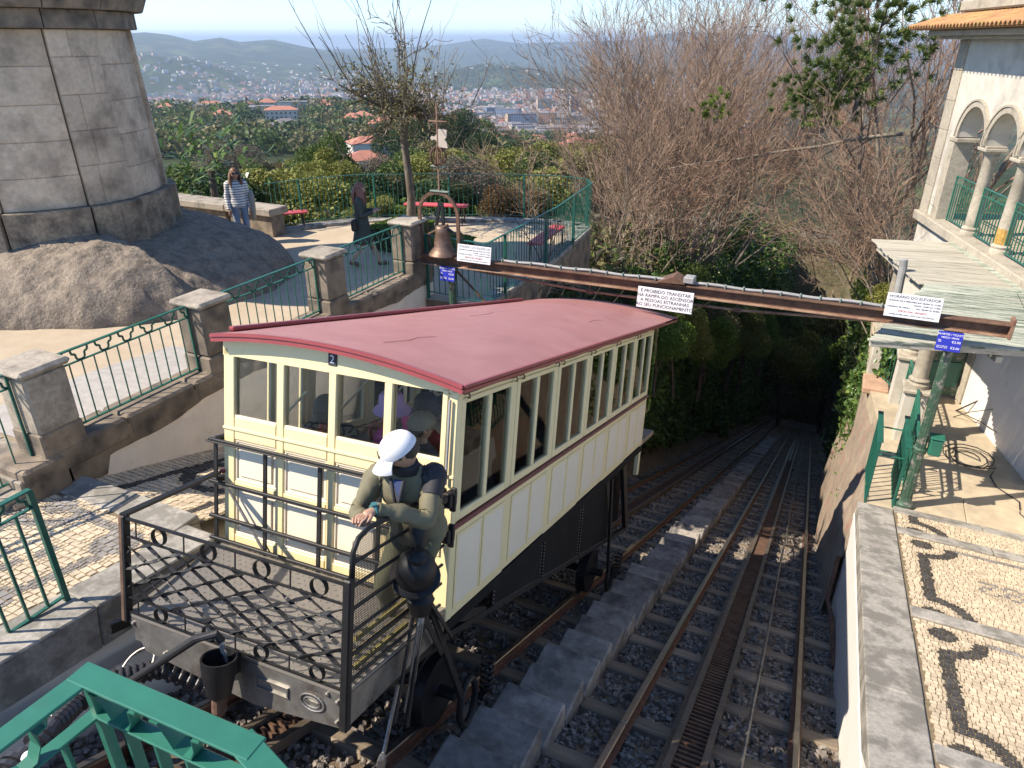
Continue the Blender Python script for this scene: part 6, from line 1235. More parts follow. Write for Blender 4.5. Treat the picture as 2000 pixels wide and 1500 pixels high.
def treeobj(name, label, cat, S, loc, mt, mtw, group=None, thick=1):
    """trunk = thick levels, branches and twigs = crown"""
    t = thing(name, label, cat, loc, group=group); A = [s for s in S if s[4] < thick]; B = [s for s in S if s[4] >= thick]
    ids = sorted({s[5] for s in A if len(s) > 5}); parts_ = [('trunk', [s for s in A if len(s) > 5 and s[5] == i], mt, 6) for i in ids] if len(ids) > 1 else [('trunk', A, mt, 7)]
    if B: B_ = B
    for nm, Q, m, k in parts_ + [('crown', B, mtw, 3)]:
        if Q: V, F = prisms([q[0] for q in Q], [q[1] for q in Q], [q[2] for q in Q], [q[3] for q in Q], k); bigmesh(nm, V, F, m, t, smooth=(k > 3))
    return t
def leaves(rs, C, size, up=.3, k=4, asp=.55):
    """leaf faces at points C with random turn"""
    C = np.asarray(C, float); n = len(C); d = rs.normal(0, 1, (n, 3)); d[:, 2] += up; d /= np.linalg.norm(d, axis=1)[:, None]; a = rs.normal(0, 1, (n, 3)); a -= d * (a * d).sum(1)[:, None]; a /= np.linalg.norm(a, axis=1)[:, None]; b = np.cross(d, a); s = np.asarray(size) * rs.uniform(.6, 1.3, n); s = s[:, None]
    V = np.stack([C - a * s, C - b * s * asp + d * s * .15, C + a * s, C + b * s * asp + d * s * .15], 1).reshape(-1, 3); return V, np.arange(n * 4).reshape(-1, 4)
leafmat('leaf_dark', (.02, .042, .014), (.05, .09, .028), (.1, .14, .04)); leafmat('leaf_mid', (.06, .1, .025), (.13, .18, .045), (.21, .25, .07)); leafmat('leaf_yellow', (.15, .16, .035), (.26, .27, .06), (.34, .33, .1))
leafmat('leaf_olive', (.13, .12, .05), (.22, .2, .085), (.29, .26, .13)); leafmat('leaf_brown', (.1, .06, .03), (.2, .12, .045), (.24, .16, .07)); leafmat('leaf_grey', (.1, .09, .065), (.18, .15, .11), (.22, .19, .14)); leafmat('leaf_ivy', (.04, .085, .02), (.11, .19, .045), (.26, .32, .08), rough=.35); leafmat('leaf_hedge', (.06, .11, .02), (.16, .24, .05), (.26, .32, .09)); leafmat('leaf_pine', (.02, .05, .015), (.07, .11, .03), (.13, .16, .05), tr=.1)
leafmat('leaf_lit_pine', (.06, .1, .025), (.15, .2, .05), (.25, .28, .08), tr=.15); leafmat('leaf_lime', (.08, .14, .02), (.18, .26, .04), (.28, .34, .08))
rs = np.random.RandomState(5)
# ---- pollarded tree on the terrace
B0 = np.array((-9.5, 14.4, -4.05)); S = []; tr = [B0, B0 + (.06, 0, .7), B0 + (.02, 0, 1.3), B0 + (-.05, 0, 2.0), B0 + (0, 0, 2.55)]; rads = [.13, .1, .09, .085, .1]
for i in range(4): S.append((np.array(tr[i]), np.array(tr[i + 1]), rads[i], rads[i + 1], 0))
K = np.array(tr[-1])
for i in range(17):
    a = i * 2.4; d = np.array((math.cos(a), math.sin(a), rs.uniform(.12, .75))); L = rs.uniform(.75, 1.5); q = grow(rs, [K + d * .05], [d], L, .052, 2, 5, (1, 3), .9, .08, .3, .5, .7, minr=.007, fork=0); S += [(s[0], s[1], s[2], s[3], 1 + s[4]) for s in q]
    ends = [s[1] for s in q]
    for e in [ends[j] for j in rs.choice(len(ends), min(len(ends), 3), replace=False)]:
        o = e - K; o[2] = abs(o[2]) * .3; o /= np.linalg.norm(o) + 1e-6; q2 = grow(rs, [e], [o * rs.uniform(.3, .9) + (0, 0, 1.)], rs.uniform(.8, 2.1), .014, 1, 7, (0, 1), .35, .04, .07, .35, .9, minr=.005, fork=.2); S += [(s[0], s[1], s[2], s[3], 2 + s[4]) for s in q2]
tt = treeobj('pollarded_tree', 'leafless knobbly pollarded tree with long whips in front of the valley view', 'tree', S, B0, 'bark', 'bark')
C = np.array([s[0] for s in S if s[4] in (2, 3) and np.linalg.norm(s[0] - K) < 1.6]); C = C[rs.choice(len(C), 4200)] + rs.normal(0, .075, (4200, 3)); V, F = leaves(rs, C, .035); tag(bigmesh('moss_tuft', V, F, 'leaf_olive', tt), kind='stuff')
# ---- clipped hedge round the tree
def hedge(lab, poly, z0, z1, n, m='leaf_hedge'):
    P = np.array(poly, float); t = thing('box_hedge', lab, 'hedge', (*P.mean(0), z0)); L = []
    while len(L) < n:
        q = rs.uniform(P.min(0), P.max(0)); ins = False; j = len(P) - 1
        for i in range(len(P)):
            if (P[i][1] > q[1]) != (P[j][1] > q[1]) and q[0] < (P[j][0] - P[i][0]) * (q[1] - P[i][1]) / (P[j][1] - P[i][1]) + P[i][0]: ins = not ins
            j = i
        if ins: L.append((q[0], q[1], z1 - abs(rs.normal(0, .02)) if rs.rand() < .55 else rs.uniform(z0, z1)))
    V, F = leaves(rs, L, .028); bigmesh('foliage', V, F, m, t); mb = MB(); c = P.mean(0); mb.prism([(c[0] + (x - c[0]) * .9, c[1] + (y - c[1]) * .9, z0) for x, y in poly][::-1], (0, 0, z1 - z0 - .05)); mb.build('inner_twigs', 'bark_dark', t); return t
hedge('bright green clipped hedge at the foot of the pollarded tree', [(-9.3, 12.3), (-8.3, 12.2), (-8.1, 12.9), (-8.2, 13.5), (-9.2, 13.3)], -4.05, -3.55, 9000)
hedge('bright green clipped hedge behind the bell', [(-8.0, 12.1), (-6.9, 12.0), (-6.8, 12.7), (-7.9, 13.0)], -4.05, -3.6, 8000)
# ---- bare thickets: many upright stems
def thicket(lab, cx, cy, n, H, rad, sx, sy, mtw, depth=3, seed=1, spread=.32, name='bare_thicket', lean=(0, 0)):
    r = np.random.RandomState(seed); z0 = -4.55 - .2 * (cy - 12) - .3; b = []; d = []
    for i in range(n): x, y = r.normal(0, sx), r.normal(0, sy); b.append((cx + x, cy + y, z0)); d.append((x * .3 / max(sx, .01) + lean[0] + r.normal(0, .2), y * .3 / max(sy, .01) + lean[1] + r.normal(0, .2), 1.6))
    S = grow(r, b, d, H * .86, rad, depth, 6, (1, 2), spread * 1.25, .07, .13, .55, .65, minr=.0055, fork=.22); return treeobj(name, lab, 'tree', S, (cx, cy, z0), 'bark_pale', mtw, 'leafless trees of the thicket')
thicket('leafless many-stemmed tree at the left of the thicket, lit stems', -6.6, 24, 12, 5.6, .045, .7, .6, 'twig', 3, 1)
thicket('dense bundle of pale upright stems in the middle of the thicket', -5.3, 25.5, 32, 6.6, .045, .55, .6, 'twig', 3, 2)
thicket('tall leafless tree with reddish twigs behind the stem bundle', -6.4, 31, 12, 8.2, .055, .8, .7, 'twig_red', 3, 3)
thicket('broad leafless tree with reddish twigs right of the stem bundle', -4.9, 29, 12, 7.6, .05, .5, .7, 'twig_red', 3, 4, lean=(.22, 0))
thicket('low tangle of leafless branches above the ivy wall', -4.9, 21.5, 12, 3.8, .025, .5, .8, 'twig_red', 3, 5, .6, lean=(.5, -.1))
thicket('low tangle of brown twigs beside the terrace wall', -6.2, 20.5, 12, 3.6, .025, .8, .7, 'twig', 3, 6, .55)
thicket('leafless tree with yellowish twigs at the rear of the thicket', -9.2, 35, 10, 7.6, .05, 1, .8, 'twig', 3, 7)
thicket('forked leafless tree with pale trunks beside the arcade building', 1.75, 22.5, 5, 8.0, .11, .3, .4, 'twig_red', 3, 8, .42, lean=(-.1, 0))
thicket('leafless tree leaning over the tracks behind the canopy', 1.7, 26, 5, 8.2, .075, .4, .5, 'twig_red', 3, 9, .45, lean=(-.45, 0))
thicket('low twiggy scrub hanging over the right cutting', 1.5, 19.5, 9, 3.6, .025, .3, .8, 'twig', 3, 10, .6, lean=(-.75, 0))
thicket('second mass of twiggy scrub hanging over the right cutting', 1.7, 24, 11, 4.6, .03, .4, 1.2, 'twig_red', 3, 15, .6, lean=(-.95, 0))
thicket('leafless shrub behind the arches of the loggia', 5.0, 20.5, 6, 6.2, .05, .9, .9, 'twig', 3, 12, .5)
thicket('grey leafless tree far down on the right bank', 2.3, 34, 8, 9.5, .06, .7, .9, 'twig', 3, 13, lean=(-.3, 0))
thicket('brown leafless scrub on the slope left of the tracks', -5.4, 38, 13, 8.2, .05, .8, .9, 'twig_red', 3, 14, lean=(.3, 0))
thicket('leafless tree arching over the lower tracks', 2.4, 42, 6, 10.5, .07, .7, .9, 'twig_red', 3, 16, .5, lean=(-.45, 0))
# long bare branch reaching across the thicket
S = grow(np.random.RandomState(3), [(.9, 22.3, -2.2)], [(-1, -.05, -.12)], 6.3, .055, 2, 9, (0, 1), .5, .0, .07, .3, .6, minr=.008, fork=.1)
treeobj('bare_branch_tree', 'long bare limb reaching left across the thicket', 'tree', S, (.9, 22.3, -6.5), 'bark_pale', 'twig')
# ---- conifers with tufts of needles
def tufts(lab, c, size, n, m='leaf_pine', name='monkey_puzzle', trunk=None):
    t = thing(name, lab, 'tree', (c[0], c[1], c[2] - size), group=None); r = np.random.RandomState(int(abs(c[0] * 100)) + n); V = []; F = []; nv = 0
    for i in range(n):
        o = np.array(c) + r.normal(0, 1, 3) * size * np.array((1, .8, .75)); d0 = o - np.array(c); d0 /= np.linalg.norm(d0) + .01; k = 40; d = d0 * .9 + r.normal(0, .55, (k, 3)) + (0, 0, .35); d /= np.linalg.norm(d, axis=1)[:, None]; L = r.uniform(.1, .24, k)[:, None] * (.55 + .4 * size); v, f = prisms(np.repeat(o[None], k, 0), o + d * L, np.full(k, .011 * (.6 + .3 * size)), np.full(k, .005), 3); V.append(v); F.append(f + nv); nv += len(v)
    bigmesh('foliage', np.concatenate(V), np.concatenate(F), m, t); S = grow(r, [(c[0], c[1], c[2] - size * 2.2)], [(0, 0, 1)], size * 3, .05 * size + .02, 1, 6, (1, 2), .9, 0, .1, .35, .7); V, F = prisms([s[0] for s in S], [s[1] for s in S], [s[2] for s in S], [s[3] for s in S], 5); bigmesh('trunk', V, F, 'bark', t); return t
tufts('tall conifer with clustered green tufts behind the bare branches', (-.385, 20.6, .1), .84, 230, 'leaf_lit_pine')
tufts('lower conifer boughs with yellow green tufts left of the tall conifer', (-1.03, 20.6, -.94), .53, 110, 'leaf_lit_pine')
tufts('isolated dark conifer crown at the top edge of the picture', (-1.1, 30, 1.5), .6, 90, 'leaf_dark')
tufts('small bright tuft of leaves on a stem in the thicket', (-3.7, 20.6, -1.57), .19, 26, 'leaf_lime', name='leaf_tuft')
tufts('olive conifer boughs above the small tuft', (-1.5, 20.4, -1.3), .33, 45, 'leaf_lit_pine')
# ---- ivy and shrubs of the cutting
def ivy(lab, pts, n, m, size, name='ivy', thick=.35, seed=2):
    """leaves over a ribbon wall: pts = rows of (x, y, zlow, zhigh)"""
    r = np.random.RandomState(seed); P = np.array(pts, float); u = r.uniform(0, len(P) - 1.001, n) if True else 0; i = u.astype(int); f = (u - i)[:, None]; Q = P[i] * (1 - f) + P[i + 1] * f; h = r.uniform(0, 1, n) ** .9
    bul = fbm(Q[:, 1] * 1.0, h * 4, seed, 4, .8); z = Q[:, 2] + (Q[:, 3] - Q[:, 2]) * h * (.82 + .3 * fbm(Q[:, 1], Q[:, 1] * .3, seed + 9, 3, .7)); sg = np.sign(P[0, 0] + 1.7) ; C = np.stack([Q[:, 0] - sg * (bul * 1.5 - .5) * thick * 2 + r.normal(0, thick * .25, n), Q[:, 1] + r.normal(0, .05, n), z], -1)
    V, F = leaves(r, C, size, .5); t = thing(name, lab, 'plant', (P[0, 0], P[:, 1].mean(), P[:, 2].mean())); o = bigmesh('leaf', V, F, m, t); o['kind'] = 'stuff'; S = grow(r, [(q[0] + sg * .1, q[1], q[2]) for q in P], [(0, 0, 1)] * len(P), float((P[:, 3] - P[:, 2]).mean()), .03, 1, 6, (1, 2), .6, .1, .15, .5); V, F = prisms([s[0] for s in S], [s[1] for s in S], [s[2] for s in S], [s[3] for s in S], 3); bigmesh('stem', V, F, 'bark_dark', t); return t
bankz = lambda y: -4.4 - .2 * (y - 12)
ivy('dark ivy covering the wall below the terrace railing', [(-5.0, y, zt(y) + .2, -4.4) for y in (9.8, 12, 14, 16.5)], 9000, 'leaf_dark', .06, seed=3, thick=.2)
ivy('glossy ivy and shrubs on the left wall of the cutting', [(-4.75, y, zt(y) + .6, bankz(y) + .3) for y in (16.5, 20, 24, 28, 33)], 30000, 'leaf_ivy', .085, seed=4, thick=.55)
ivy('deep green shrubs along the left side farther down the tracks', [(-4.7, y, zt(y) + .3, bankz(y) + 1) for y in (32, 38, 45, 52, 60, 70)], 26000, 'leaf_ivy', .16, seed=5, thick=.8)
ivy('bright green ivy hanging on the right wall of the cutting', [(1.25 + .05 * (y - 14), y, zt(y) + 1.1, -5.2 - .14 * (y - 14)) for y in (14.5, 18, 22, 26)], 30000, 'leaf_ivy', .075, seed=6, thick=.35)
ivy('green shrubs on the right side farther down the tracks', [(2.0 + .02 * (y - 26), y, zt(y) + .5, -6.9 - .2 * (y - 26)) for y in (26, 32, 40, 50, 62, 74)], 24000, 'leaf_ivy', .16, seed=7, thick=.7)
ivy('pale grassy leaves below the right ivy', [(1.15, y, zt(y) + .5, zt(y) + 1.5) for y in (13, 15, 17)], 3500, 'leaf_lime', .08, seed=8, thick=.2, name='fern')
# ---- leafy trees: a few crowns, copied
def crown(r, R_, n, lobes=9, flat=.8, low=-.5):
    L = r.normal(0, 1, (lobes, 3)); L /= np.linalg.norm(L, axis=1)[:, None]; L *= r.uniform(.35, .72, (lobes, 1)); L[:, 2] *= flat; L[:, 2] = np.maximum(L[:, 2], low); rad = r.uniform(.3, .48, lobes); k = r.randint(0, lobes, n); d = r.normal(0, 1, (n, 3)); d /= np.linalg.norm(d, axis=1)[:, None]; d[:, 2] = np.where(d[:, 2] < -.5, -d[:, 2], d[:, 2]); return (L[k] + d * (rad[k] * r.uniform(.72, 1.08, n))[:, None]) * R_
PROTO = {}
def leafy(kind, seed, H, R_, n, m, ls, lab, conic=False):
    r = np.random.RandomState(seed); o = thing('tree', lab, 'tree', (0, 0, 0), local=True)
    if conic: h = r.uniform(0, 1, n) ** .8; a = r.uniform(0, 6.283, n); q = (1 - h) * R_ * np.sqrt(r.uniform(.3, 1, n)) * (.75 + .25 * np.sin(a * 5 + h * 30)); C = np.stack([q * np.cos(a), q * np.sin(a), .12 * H + h * H * .88], -1)
    else: C = crown(r, R_, n) + (0, 0, H - R_ * .8)
    V, F = leaves(r, C, ls, .4); bigmesh('crown', V, F, m, o); S = grow(r, [(0, 0, -.6)], [(0, 0, 1)], H * .75, .028 * H, 1, 5, (1, 3), .7, .15, .08, .45, .6, fork=.4); V, F = prisms([s[0] for s in S], [s[1] for s in S], [s[2] for s in S], [s[3] for s in S], 5); bigmesh('trunk', V, F, 'bark', o); PROTO[kind] = o; return o
KINDS = {'dark': ('leaf_dark', 'dark evergreen tree'), 'mid': ('leaf_mid', 'mid green leafy tree'), 'yellow': ('leaf_yellow', 'yellow green tree'), 'olive': ('leaf_olive', 'olive brown budding tree'), 'brown': ('leaf_brown', 'rusty brown leaved tree'), 'grey': ('leaf_grey', 'grey leafless hazy tree'), 'cone': ('leaf_dark', 'dark conical conifer'), 'lime': ('leaf_lime', 'bright lime green tree')}
for i, (k, (m, lab)) in enumerate(KINDS.items()): leafy(k, 30 + i, 8.0, 3.3, 9500, m, .125 if k != 'grey' else .085, lab, k == 'cone')
for i, k in enumerate(('dark', 'mid', 'yellow', 'olive', 'brown', 'lime', 'grey', 'cone')): leafy('near_' + k, 60 + i, 8.0, 3.4, 17000, KINDS[k][0], .095 if k != 'grey' else .06, KINDS[k][1], k == 'cone')
used_k = set()
def put(kind, x, y, h, label, group=None, wide=1., dz=0.):
    o = PROTO[kind] if kind not in used_k else copy_tree(PROTO[kind]); used_k.add(kind); o.location = (x, y, float(ground(x, y)) + dz); o.scale = (h / 8 * wide, h / 8 * wide, h / 8); o.rotation_euler = (0, 0, rnd.uniform(0, 6.28)); tag(o, label, 'tree', group); return o
def pol(az, r): return -r * math.sin(R(az)), r * math.cos(R(az))
NEAR = [('olive', 44.2, 30, -.142, 1.2, 'pale budding tree behind the striped woman'), ('yellow', 42.8, 27, -.137, 1.3, 'yellow green shrub above the left railing'), ('lime', 41.3, 29, -.146, 1.1, 'lime green shrub right of the yellow one'), ('mid', 39.4, 42, -.094, .62, 'tall narrow green tree left of the pollarded tree'), ('yellow', 40.0, 38, -.118, .8, 'yellow green tree beside the tall narrow one'), ('dark', 38.0, 29, -.158, .9, 'dark evergreen shrub behind the walking woman'), ('yellow', 36.6, 22, -.185, 1.4, 'yellow leaved shrub just beyond the railing'), ('lime', 35.2, 22, -.195, 1.4, 'bright shrub just beyond the railing by the tree'), ('dark', 33.4, 26, -.172, 1.0, 'dark shrub behind the bell'), ('yellow', 30.6, 62, -.122, 1.25, 'large yellow green tree right of the weather vane'), ('mid', 28.9, 55, -.135, 1.2, 'mid green tree right of the large yellow one'), ('dark', 29.3, 27, -.172, 1.0, 'dark evergreen beyond the back railing'), ('lime', 31.4, 30, -.165, 1.3, 'lime green bush beyond the bell'), ('brown', 26.4, 25, -.168, 1.2, 'rusty brown tree beyond the railing corner'), ('brown', 24.8, 26, -.176, 1.2, 'smaller rusty brown tree at the railing corner'), ('olive', 23.4, 34, -.165, 1.2, 'olive tree at the right end of the railing'), ('mid', 24.6, 60, -.148, 1.3, 'mid green tree above the rusty brown ones'), ('yellow', 22.4, 55, -.16, 1.3, 'yellow tree at the foot of the red-roofed slope'), ('olive', 41.8, 60, -.125, 1.2, 'brownish budding tree at mid distance left'), ('grey', 45.6, 60, -.11, 1.1, 'grey leafless tree at mid distance left'), ('dark', 46.8, 27, -.14, 1.0, 'dark shrub against the tower edge'), ('cone', 27.8, 80, -.115, .7, 'conifer behind the yellow green tree'), ('mid', 33.6, 70, -.15, 1.3, 'mid green tree below the red-roofed houses'), ('dark', 26.4, 120, -.112, 1.2, 'round dark tree in front of the red-roofed slope'), ('dark', 31.0, 130, -.085, 1.0, 'dark conifer-like tree in the wooded rise'), ('dark', 29.6, 140, -.083, 1.1, 'tall dark tree of the wooded rise'), ('mid', 28.4, 150, -.088, 1.1, 'green tree at the right of the wooded rise'), ('dark', 32.4, 135, -.095, 1.1, 'dark tree at the left of the wooded rise'), ('dark', 33.8, 160, -.092, 1.1, 'dark tree behind the pollarded trunk'), ('olive', 30.2, 100, -.105, 1.2, 'olive tree below the wooded rise')]
for k, az, r, sl_, wd_, lab in NEAR: x, y = pol(az, r); h = sl_ * r - float(ground(x, y)); put('near_' + k, x, y, max(1.2, h / 1.02), lab, None, wd_)
# palm-like shrub by the tower
r = np.random.RandomState(77); x, y = pol(47.8, 21.5); z0 = -2.95 - 2.6; t = thing('palm_shrub', 'glossy palm-like shrub against the right edge of the stone tower', 'plant', (x, y, z0)); V = []; F = []; nv = 0
for i in range(150):
    c = np.array((x, y, z0 + 2.6)) + r.normal(0, 1, 3) * (.75, .6, .55); d = r.normal(0, 1, 3); d[2] = abs(d[2]) * .4; d /= np.linalg.norm(d); s = vnorm(np.cross(d, (0, 0, 1))); L = r.uniform(.4, .75); w = .05; q = [c - s * w * .4, c + s * w * .4, c + d * L * .5 + s * w + (0, 0, .08), c + d * L * .5 - s * w + (0, 0, .08), c + d * L - (0, 0, .1)]; V += q; F += [(nv, nv + 1, nv + 2, nv + 3), (nv + 3, nv + 2, nv + 4, nv + 4)]; nv += 5
mb = MB(); mb.add(V, [f if f[2] != f[3] else f[:3] for f in F]); tag(mb.build('frond', 'leaf_ivy', t), kind='stuff'); mb = MB(); mb.tube([(x, y, float(ground(x, y)) - .3), (x + .1, y, z0 + 2.4)], .09, 8); mb.build('trunk', 'bark', t)
# undergrowth on the banks of the cutting and at its far end
n = 90000; X = rs.uniform(-17, 9, n); Y = 16 + 66 * rs.uniform(0, 1, n) ** 1.3; k = ((X < -4.6) | (X > 1.2) | (Y > 74)) & ~((X > 1.0) & (Y < 20)) & ~((X > -13) & (X < -5) & (Y < 17.5)); X, Y = X[k], Y[k]
Z = ground(X, Y) + rs.uniform(0, 1, len(X)) ** 2 * 1.1 * (.4 + fbm(X, Y, 33, 3, .5)); V, F = leaves(rs, np.stack([X, Y, Z], -1), .1 + .0015 * Y, .3); half = rs.rand(len(F)) < .5
tag(bigmesh('undergrowth', V, F, ['leaf_olive', 'leaf_mid', 'leaf_grey'], mi=rs.choice(3, len(F), p=[.35, .25, .4])), 'brown and green undergrowth on the banks of the cutting', 'undergrowth', kind='stuff')
ivy('dark mass of foliage closing the far end of the cutting', [(-1.8 + .5 * math.sin(q), 73 + q * .3, zt(73) + 2.6, zt(73) + 13) for q in range(6)], 3500, 'leaf_yellow', .3, seed=12, thick=3.2)
for i, (k, x, y, h, z, lab) in enumerate((('lime', -3.95, 17.4, 2.6, -8.6, 'sunlit yellow green shrub on the lip of the left cutting'), ('yellow', -3.8, 19.3, 2.8, -9.4, 'yellow leaved shrub below the stem bundle'), ('mid', -4.4, 21.2, 3.0, -8.9, 'green shrub below the stem bundle'), ('lime', -3.6, 22.6, 3.2, -11, 'sunlit shrub spilling over the left cutting'), ('olive', -3.9, 25.5, 3.4, -11.6, 'olive shrub spilling over the left cutting'), ('yellow', -3.5, 29, 3.8, -13.4, 'yellow shrub farther down the left cutting'), ('lime', -3.6, 35, 4.6, -16, 'bright shrub halfway down the left cutting'), ('mid', -3.4, 43, 5.5, -19, 'leafy tree low on the left side of the tracks'), ('yellow', -2.2, 56, 8, -28, 'sunlit tree at the far end of the tracks'), ('mid', 1.2, 60, 9, -31, 'green tree at the far end of the tracks'), ('lime', 1.5, 48, 5, -22, 'bright tree low on the right side of the tracks'), ('yellow', 1.6, 20, 2.2, -7.4, 'yellow green shrub on the right bank behind the balustrade'), ('lime', 1.7, 27, 3, -9.6, 'lime shrub farther down the right bank'))):
    o = put('near_' + k, x, y, h, lab); o.location.z = z
# trees on the hillside between gardens
cnt = 0; lab_h = {'dark': 'dark evergreen on the hillside below', 'mid': 'green leafy tree on the hillside below', 'yellow': 'yellow green tree on the hillside below', 'olive': 'olive budding tree on the hillside below', 'grey': 'grey leafless tree on the hillside below', 'brown': 'rusty tree on the hillside below', 'cone': 'dark conifer on the hillside below', 'lime': 'lime green tree on the hillside below'}
rt = random.Random(19); HOUSE_SPOTS = []
# ================================================================== VALLEY: houses, town, woods, haze
mat('house_wall', (.62, .59, .53), .8, var=.06, rnd_=.12); mat('roof_red', (.36, .15, .1), .85, var=.2, vs_=.6, rnd_=.25); mat('roof_grey', (.16, .15, .15), .8, var=.2, rnd_=.2); mat('win_dark', (.03, .035, .045), .25)
mat('town_white', (.5, .48, .45), .8, rnd_=.1); mat('town_cream', (.5, .4, .28), .8, rnd_=.1); mat('town_pink', (.5, .27, .2), .8, rnd_=.1); mat('town_blue', (.2, .25, .36), .7, rnd_=.1); mat('town_grey', (.4, .4, .4), .8, rnd_=.1)
def house(lab, x, y, w, d, h, rot, roof='roof_red', wall='house_wall', group=None, flat=False, dz=0., cat='house', name='hillside_house'):
    z = float(ground(x, y)) + dz; t = thing(name, lab, cat, (x, y, z), group=group, rot=(0, 0, rot), local=True)
    mb = MB(); mb.box((-w / 2, -d / 2, -3), (w / 2, d / 2, h)); wl = mb.build('wall', wall, t); mb = MB()
    if flat: mb.box((-w / 2 - .3, -d / 2 - .3, h), (w / 2 + .3, d / 2 + .3, h + .4))
    else:
        e = .7; rh = min(w, d) * .24; rl = max(0, (w - d) / 2) if w > d else 0; V = [(-w / 2 - e, -d / 2 - e, h), (w / 2 + e, -d / 2 - e, h), (w / 2 + e, d / 2 + e, h), (-w / 2 - e, d / 2 + e, h), (-rl - .01, 0, h + rh), (rl + .01, 0, h + rh)]
        mb.add(V, [(0, 1, 5, 4), (1, 2, 5), (2, 3, 4, 5), (3, 0, 4), (3, 2, 1, 0)])
    ro = mb.build('roof', roof, t)
    if not flat: mb = MB(); mb.box((w * .18, -.4, h), (w * .18 + .8, .4, h + min(w, d) * .24 + .7)); mb.build('chimney', wall, ro)
    for f in range(max(1, int(h / 3))):
        n = max(2, int(w / 3.2)); zz = f * 3 + 1.0
        for k in range(n):
            xx = -w / 2 + (k + .5) * w / n
            for sd in (-1,):
                mb = MB(); mb.box((xx - .6, sd * d / 2 - .04, zz), (xx + .6, sd * d / 2 + .04, zz + 1.3)); mb.build('window', 'win_dark', t)
        for k in range(max(1, int(d / 3.5))):
            yy = -d / 2 + (k + .5) * d / max(1, int(d / 3.5)); mb = MB(); mb.box((w / 2 - .04, yy - .6, zz), (w / 2 + .04, yy + .6, zz + 1.3)); mb.build('window', 'win_dark', t)
    return t
HS = [(36.2, 330, 17, 10, 5, .5, 'white house with brownish roof behind the pollarded tree', 'roof_red', False), (36.5, 235, 13, 10, 4, .3, 'low house with red hipped roof above the back railing', 'roof_red', False), (35.0, 360, 13, 9, 5.5, .9, 'small white house with orange roof right of the pollarded trunk', 'roof_red', False), (37.1, 400, 16, 10, 5, .2, 'house with orange roof left of the brownish one', 'roof_red', False), (36.0, 430, 14, 10, 7, .2, 'tall house with dark red roof uppermost of the hillside group', 'roof_red', False), (42.2, 620, 24, 11, 7, .25, 'white villa with orange roof among gardens', 'roof_red', False), (41.6, 690, 17, 11, 8, .1, 'modern white block with dark glass front', 'roof_grey', True), (40.6, 700, 20, 12, 8, .1, 'modern pale blue-white block', 'roof_grey', True), (38.9, 760, 22, 14, 7, .5, 'white house with orange hipped roof far left of the tree', 'roof_red', False), (45.4, 700, 36, 14, 6, .15, 'long low white school building with flat roof', 'roof_grey', True), (46.6, 740, 34, 16, 8, .05, 'pale flat-roofed hall at the far left', 'roof_grey', True), (43.8, 720, 30, 12, 6, .15, 'low pale building with yellowish wall', 'roof_grey', True), (43.0, 480, 19, 10, 5, .3, 'dark slate-roofed house left of the gardens', 'roof_grey', False), (42.0, 500, 17, 12, 5, .3, 'house with grey stepped roofs among the trees', 'roof_grey', False), (22.3, 430, 16, 11, 6, .6, 'white-gabled house with red roof right of the dark trees', 'roof_red', False), (21.4, 395, 15, 11, 6, .2, 'house with bright red roof on the right slope', 'roof_red', False), (22.2, 350, 18, 13, 5, .5, 'grey-roofed house below the red one', 'roof_grey', False), (20.6, 360, 14, 9, 6, .1, 'blue-grey house beside the grey-roofed one', 'roof_grey', True), (19.4, 420, 19, 12, 5, .4, 'house with red roof half hidden by bare branches', 'roof_red', False), (21.0, 480, 17, 11, 5, .2, 'pink-walled house with red roof on the right slope', 'roof_red', False), (18.0, 380, 18, 12, 5, .3, 'white house seen through the bare branches', 'roof_red', False), (19.8, 520, 26, 12, 5, .1, 'long house with red roof at the town edge', 'roof_red', False)]
taken = []
for az, r, w, d, h, rot, lab, roof, flat in HS: x, y = pol(az, r); house(lab, x, y, w, d, h, rot + R(25), roof, flat=flat); taken.append((x, y, w * .9))
WF = lambda x, y: float(fbm(x, y, 71, 3, 1 / 90.))
n_t = 0
while n_t < 150:
    az = rt.uniform(13, 50); r = 45 * (900 / 45) ** (rt.random() ** .75); x, y = pol(az, r)
    if any(math.hypot(x - a, y - b) < c for a, b, c in taken): continue
    # keep the sight line to the houses free
    if any(abs(math.degrees(math.atan2(-a, b)) - az) < 1.6 and math.hypot(a, b) * .72 < r < math.hypot(a, b) for a, b, c in taken): continue
    v = WF(x, y)
    if v < .43 and rt.random() < .75 and r > 120: continue
    k = rt.choice(['dark', 'mid', 'mid', 'olive', 'olive', 'yellow', 'yellow', 'grey', 'cone', 'brown' if rt.random() < .3 else 'lime'] if r < 300 else ['dark', 'dark', 'mid', 'mid', 'cone', 'olive', 'yellow', 'grey'])
    hh = min(rt.uniform(5.5, 9.5) * (1 + min(1, r / 500) * .4), (-.138 if az > 32 else -.122) * r - float(ground(x, y)))
    if hh < 2.5: continue
    put(k, x, y, hh, lab_h[k], 'trees on the hillside below the terrace', rt.uniform(1, 1.5)); n_t += 1
for k in list(PROTO):
    if k not in used_k:
        for c in list(PROTO[k].children): bpy.data.objects.remove(c)
        bpy.data.objects.remove(PROTO[k])
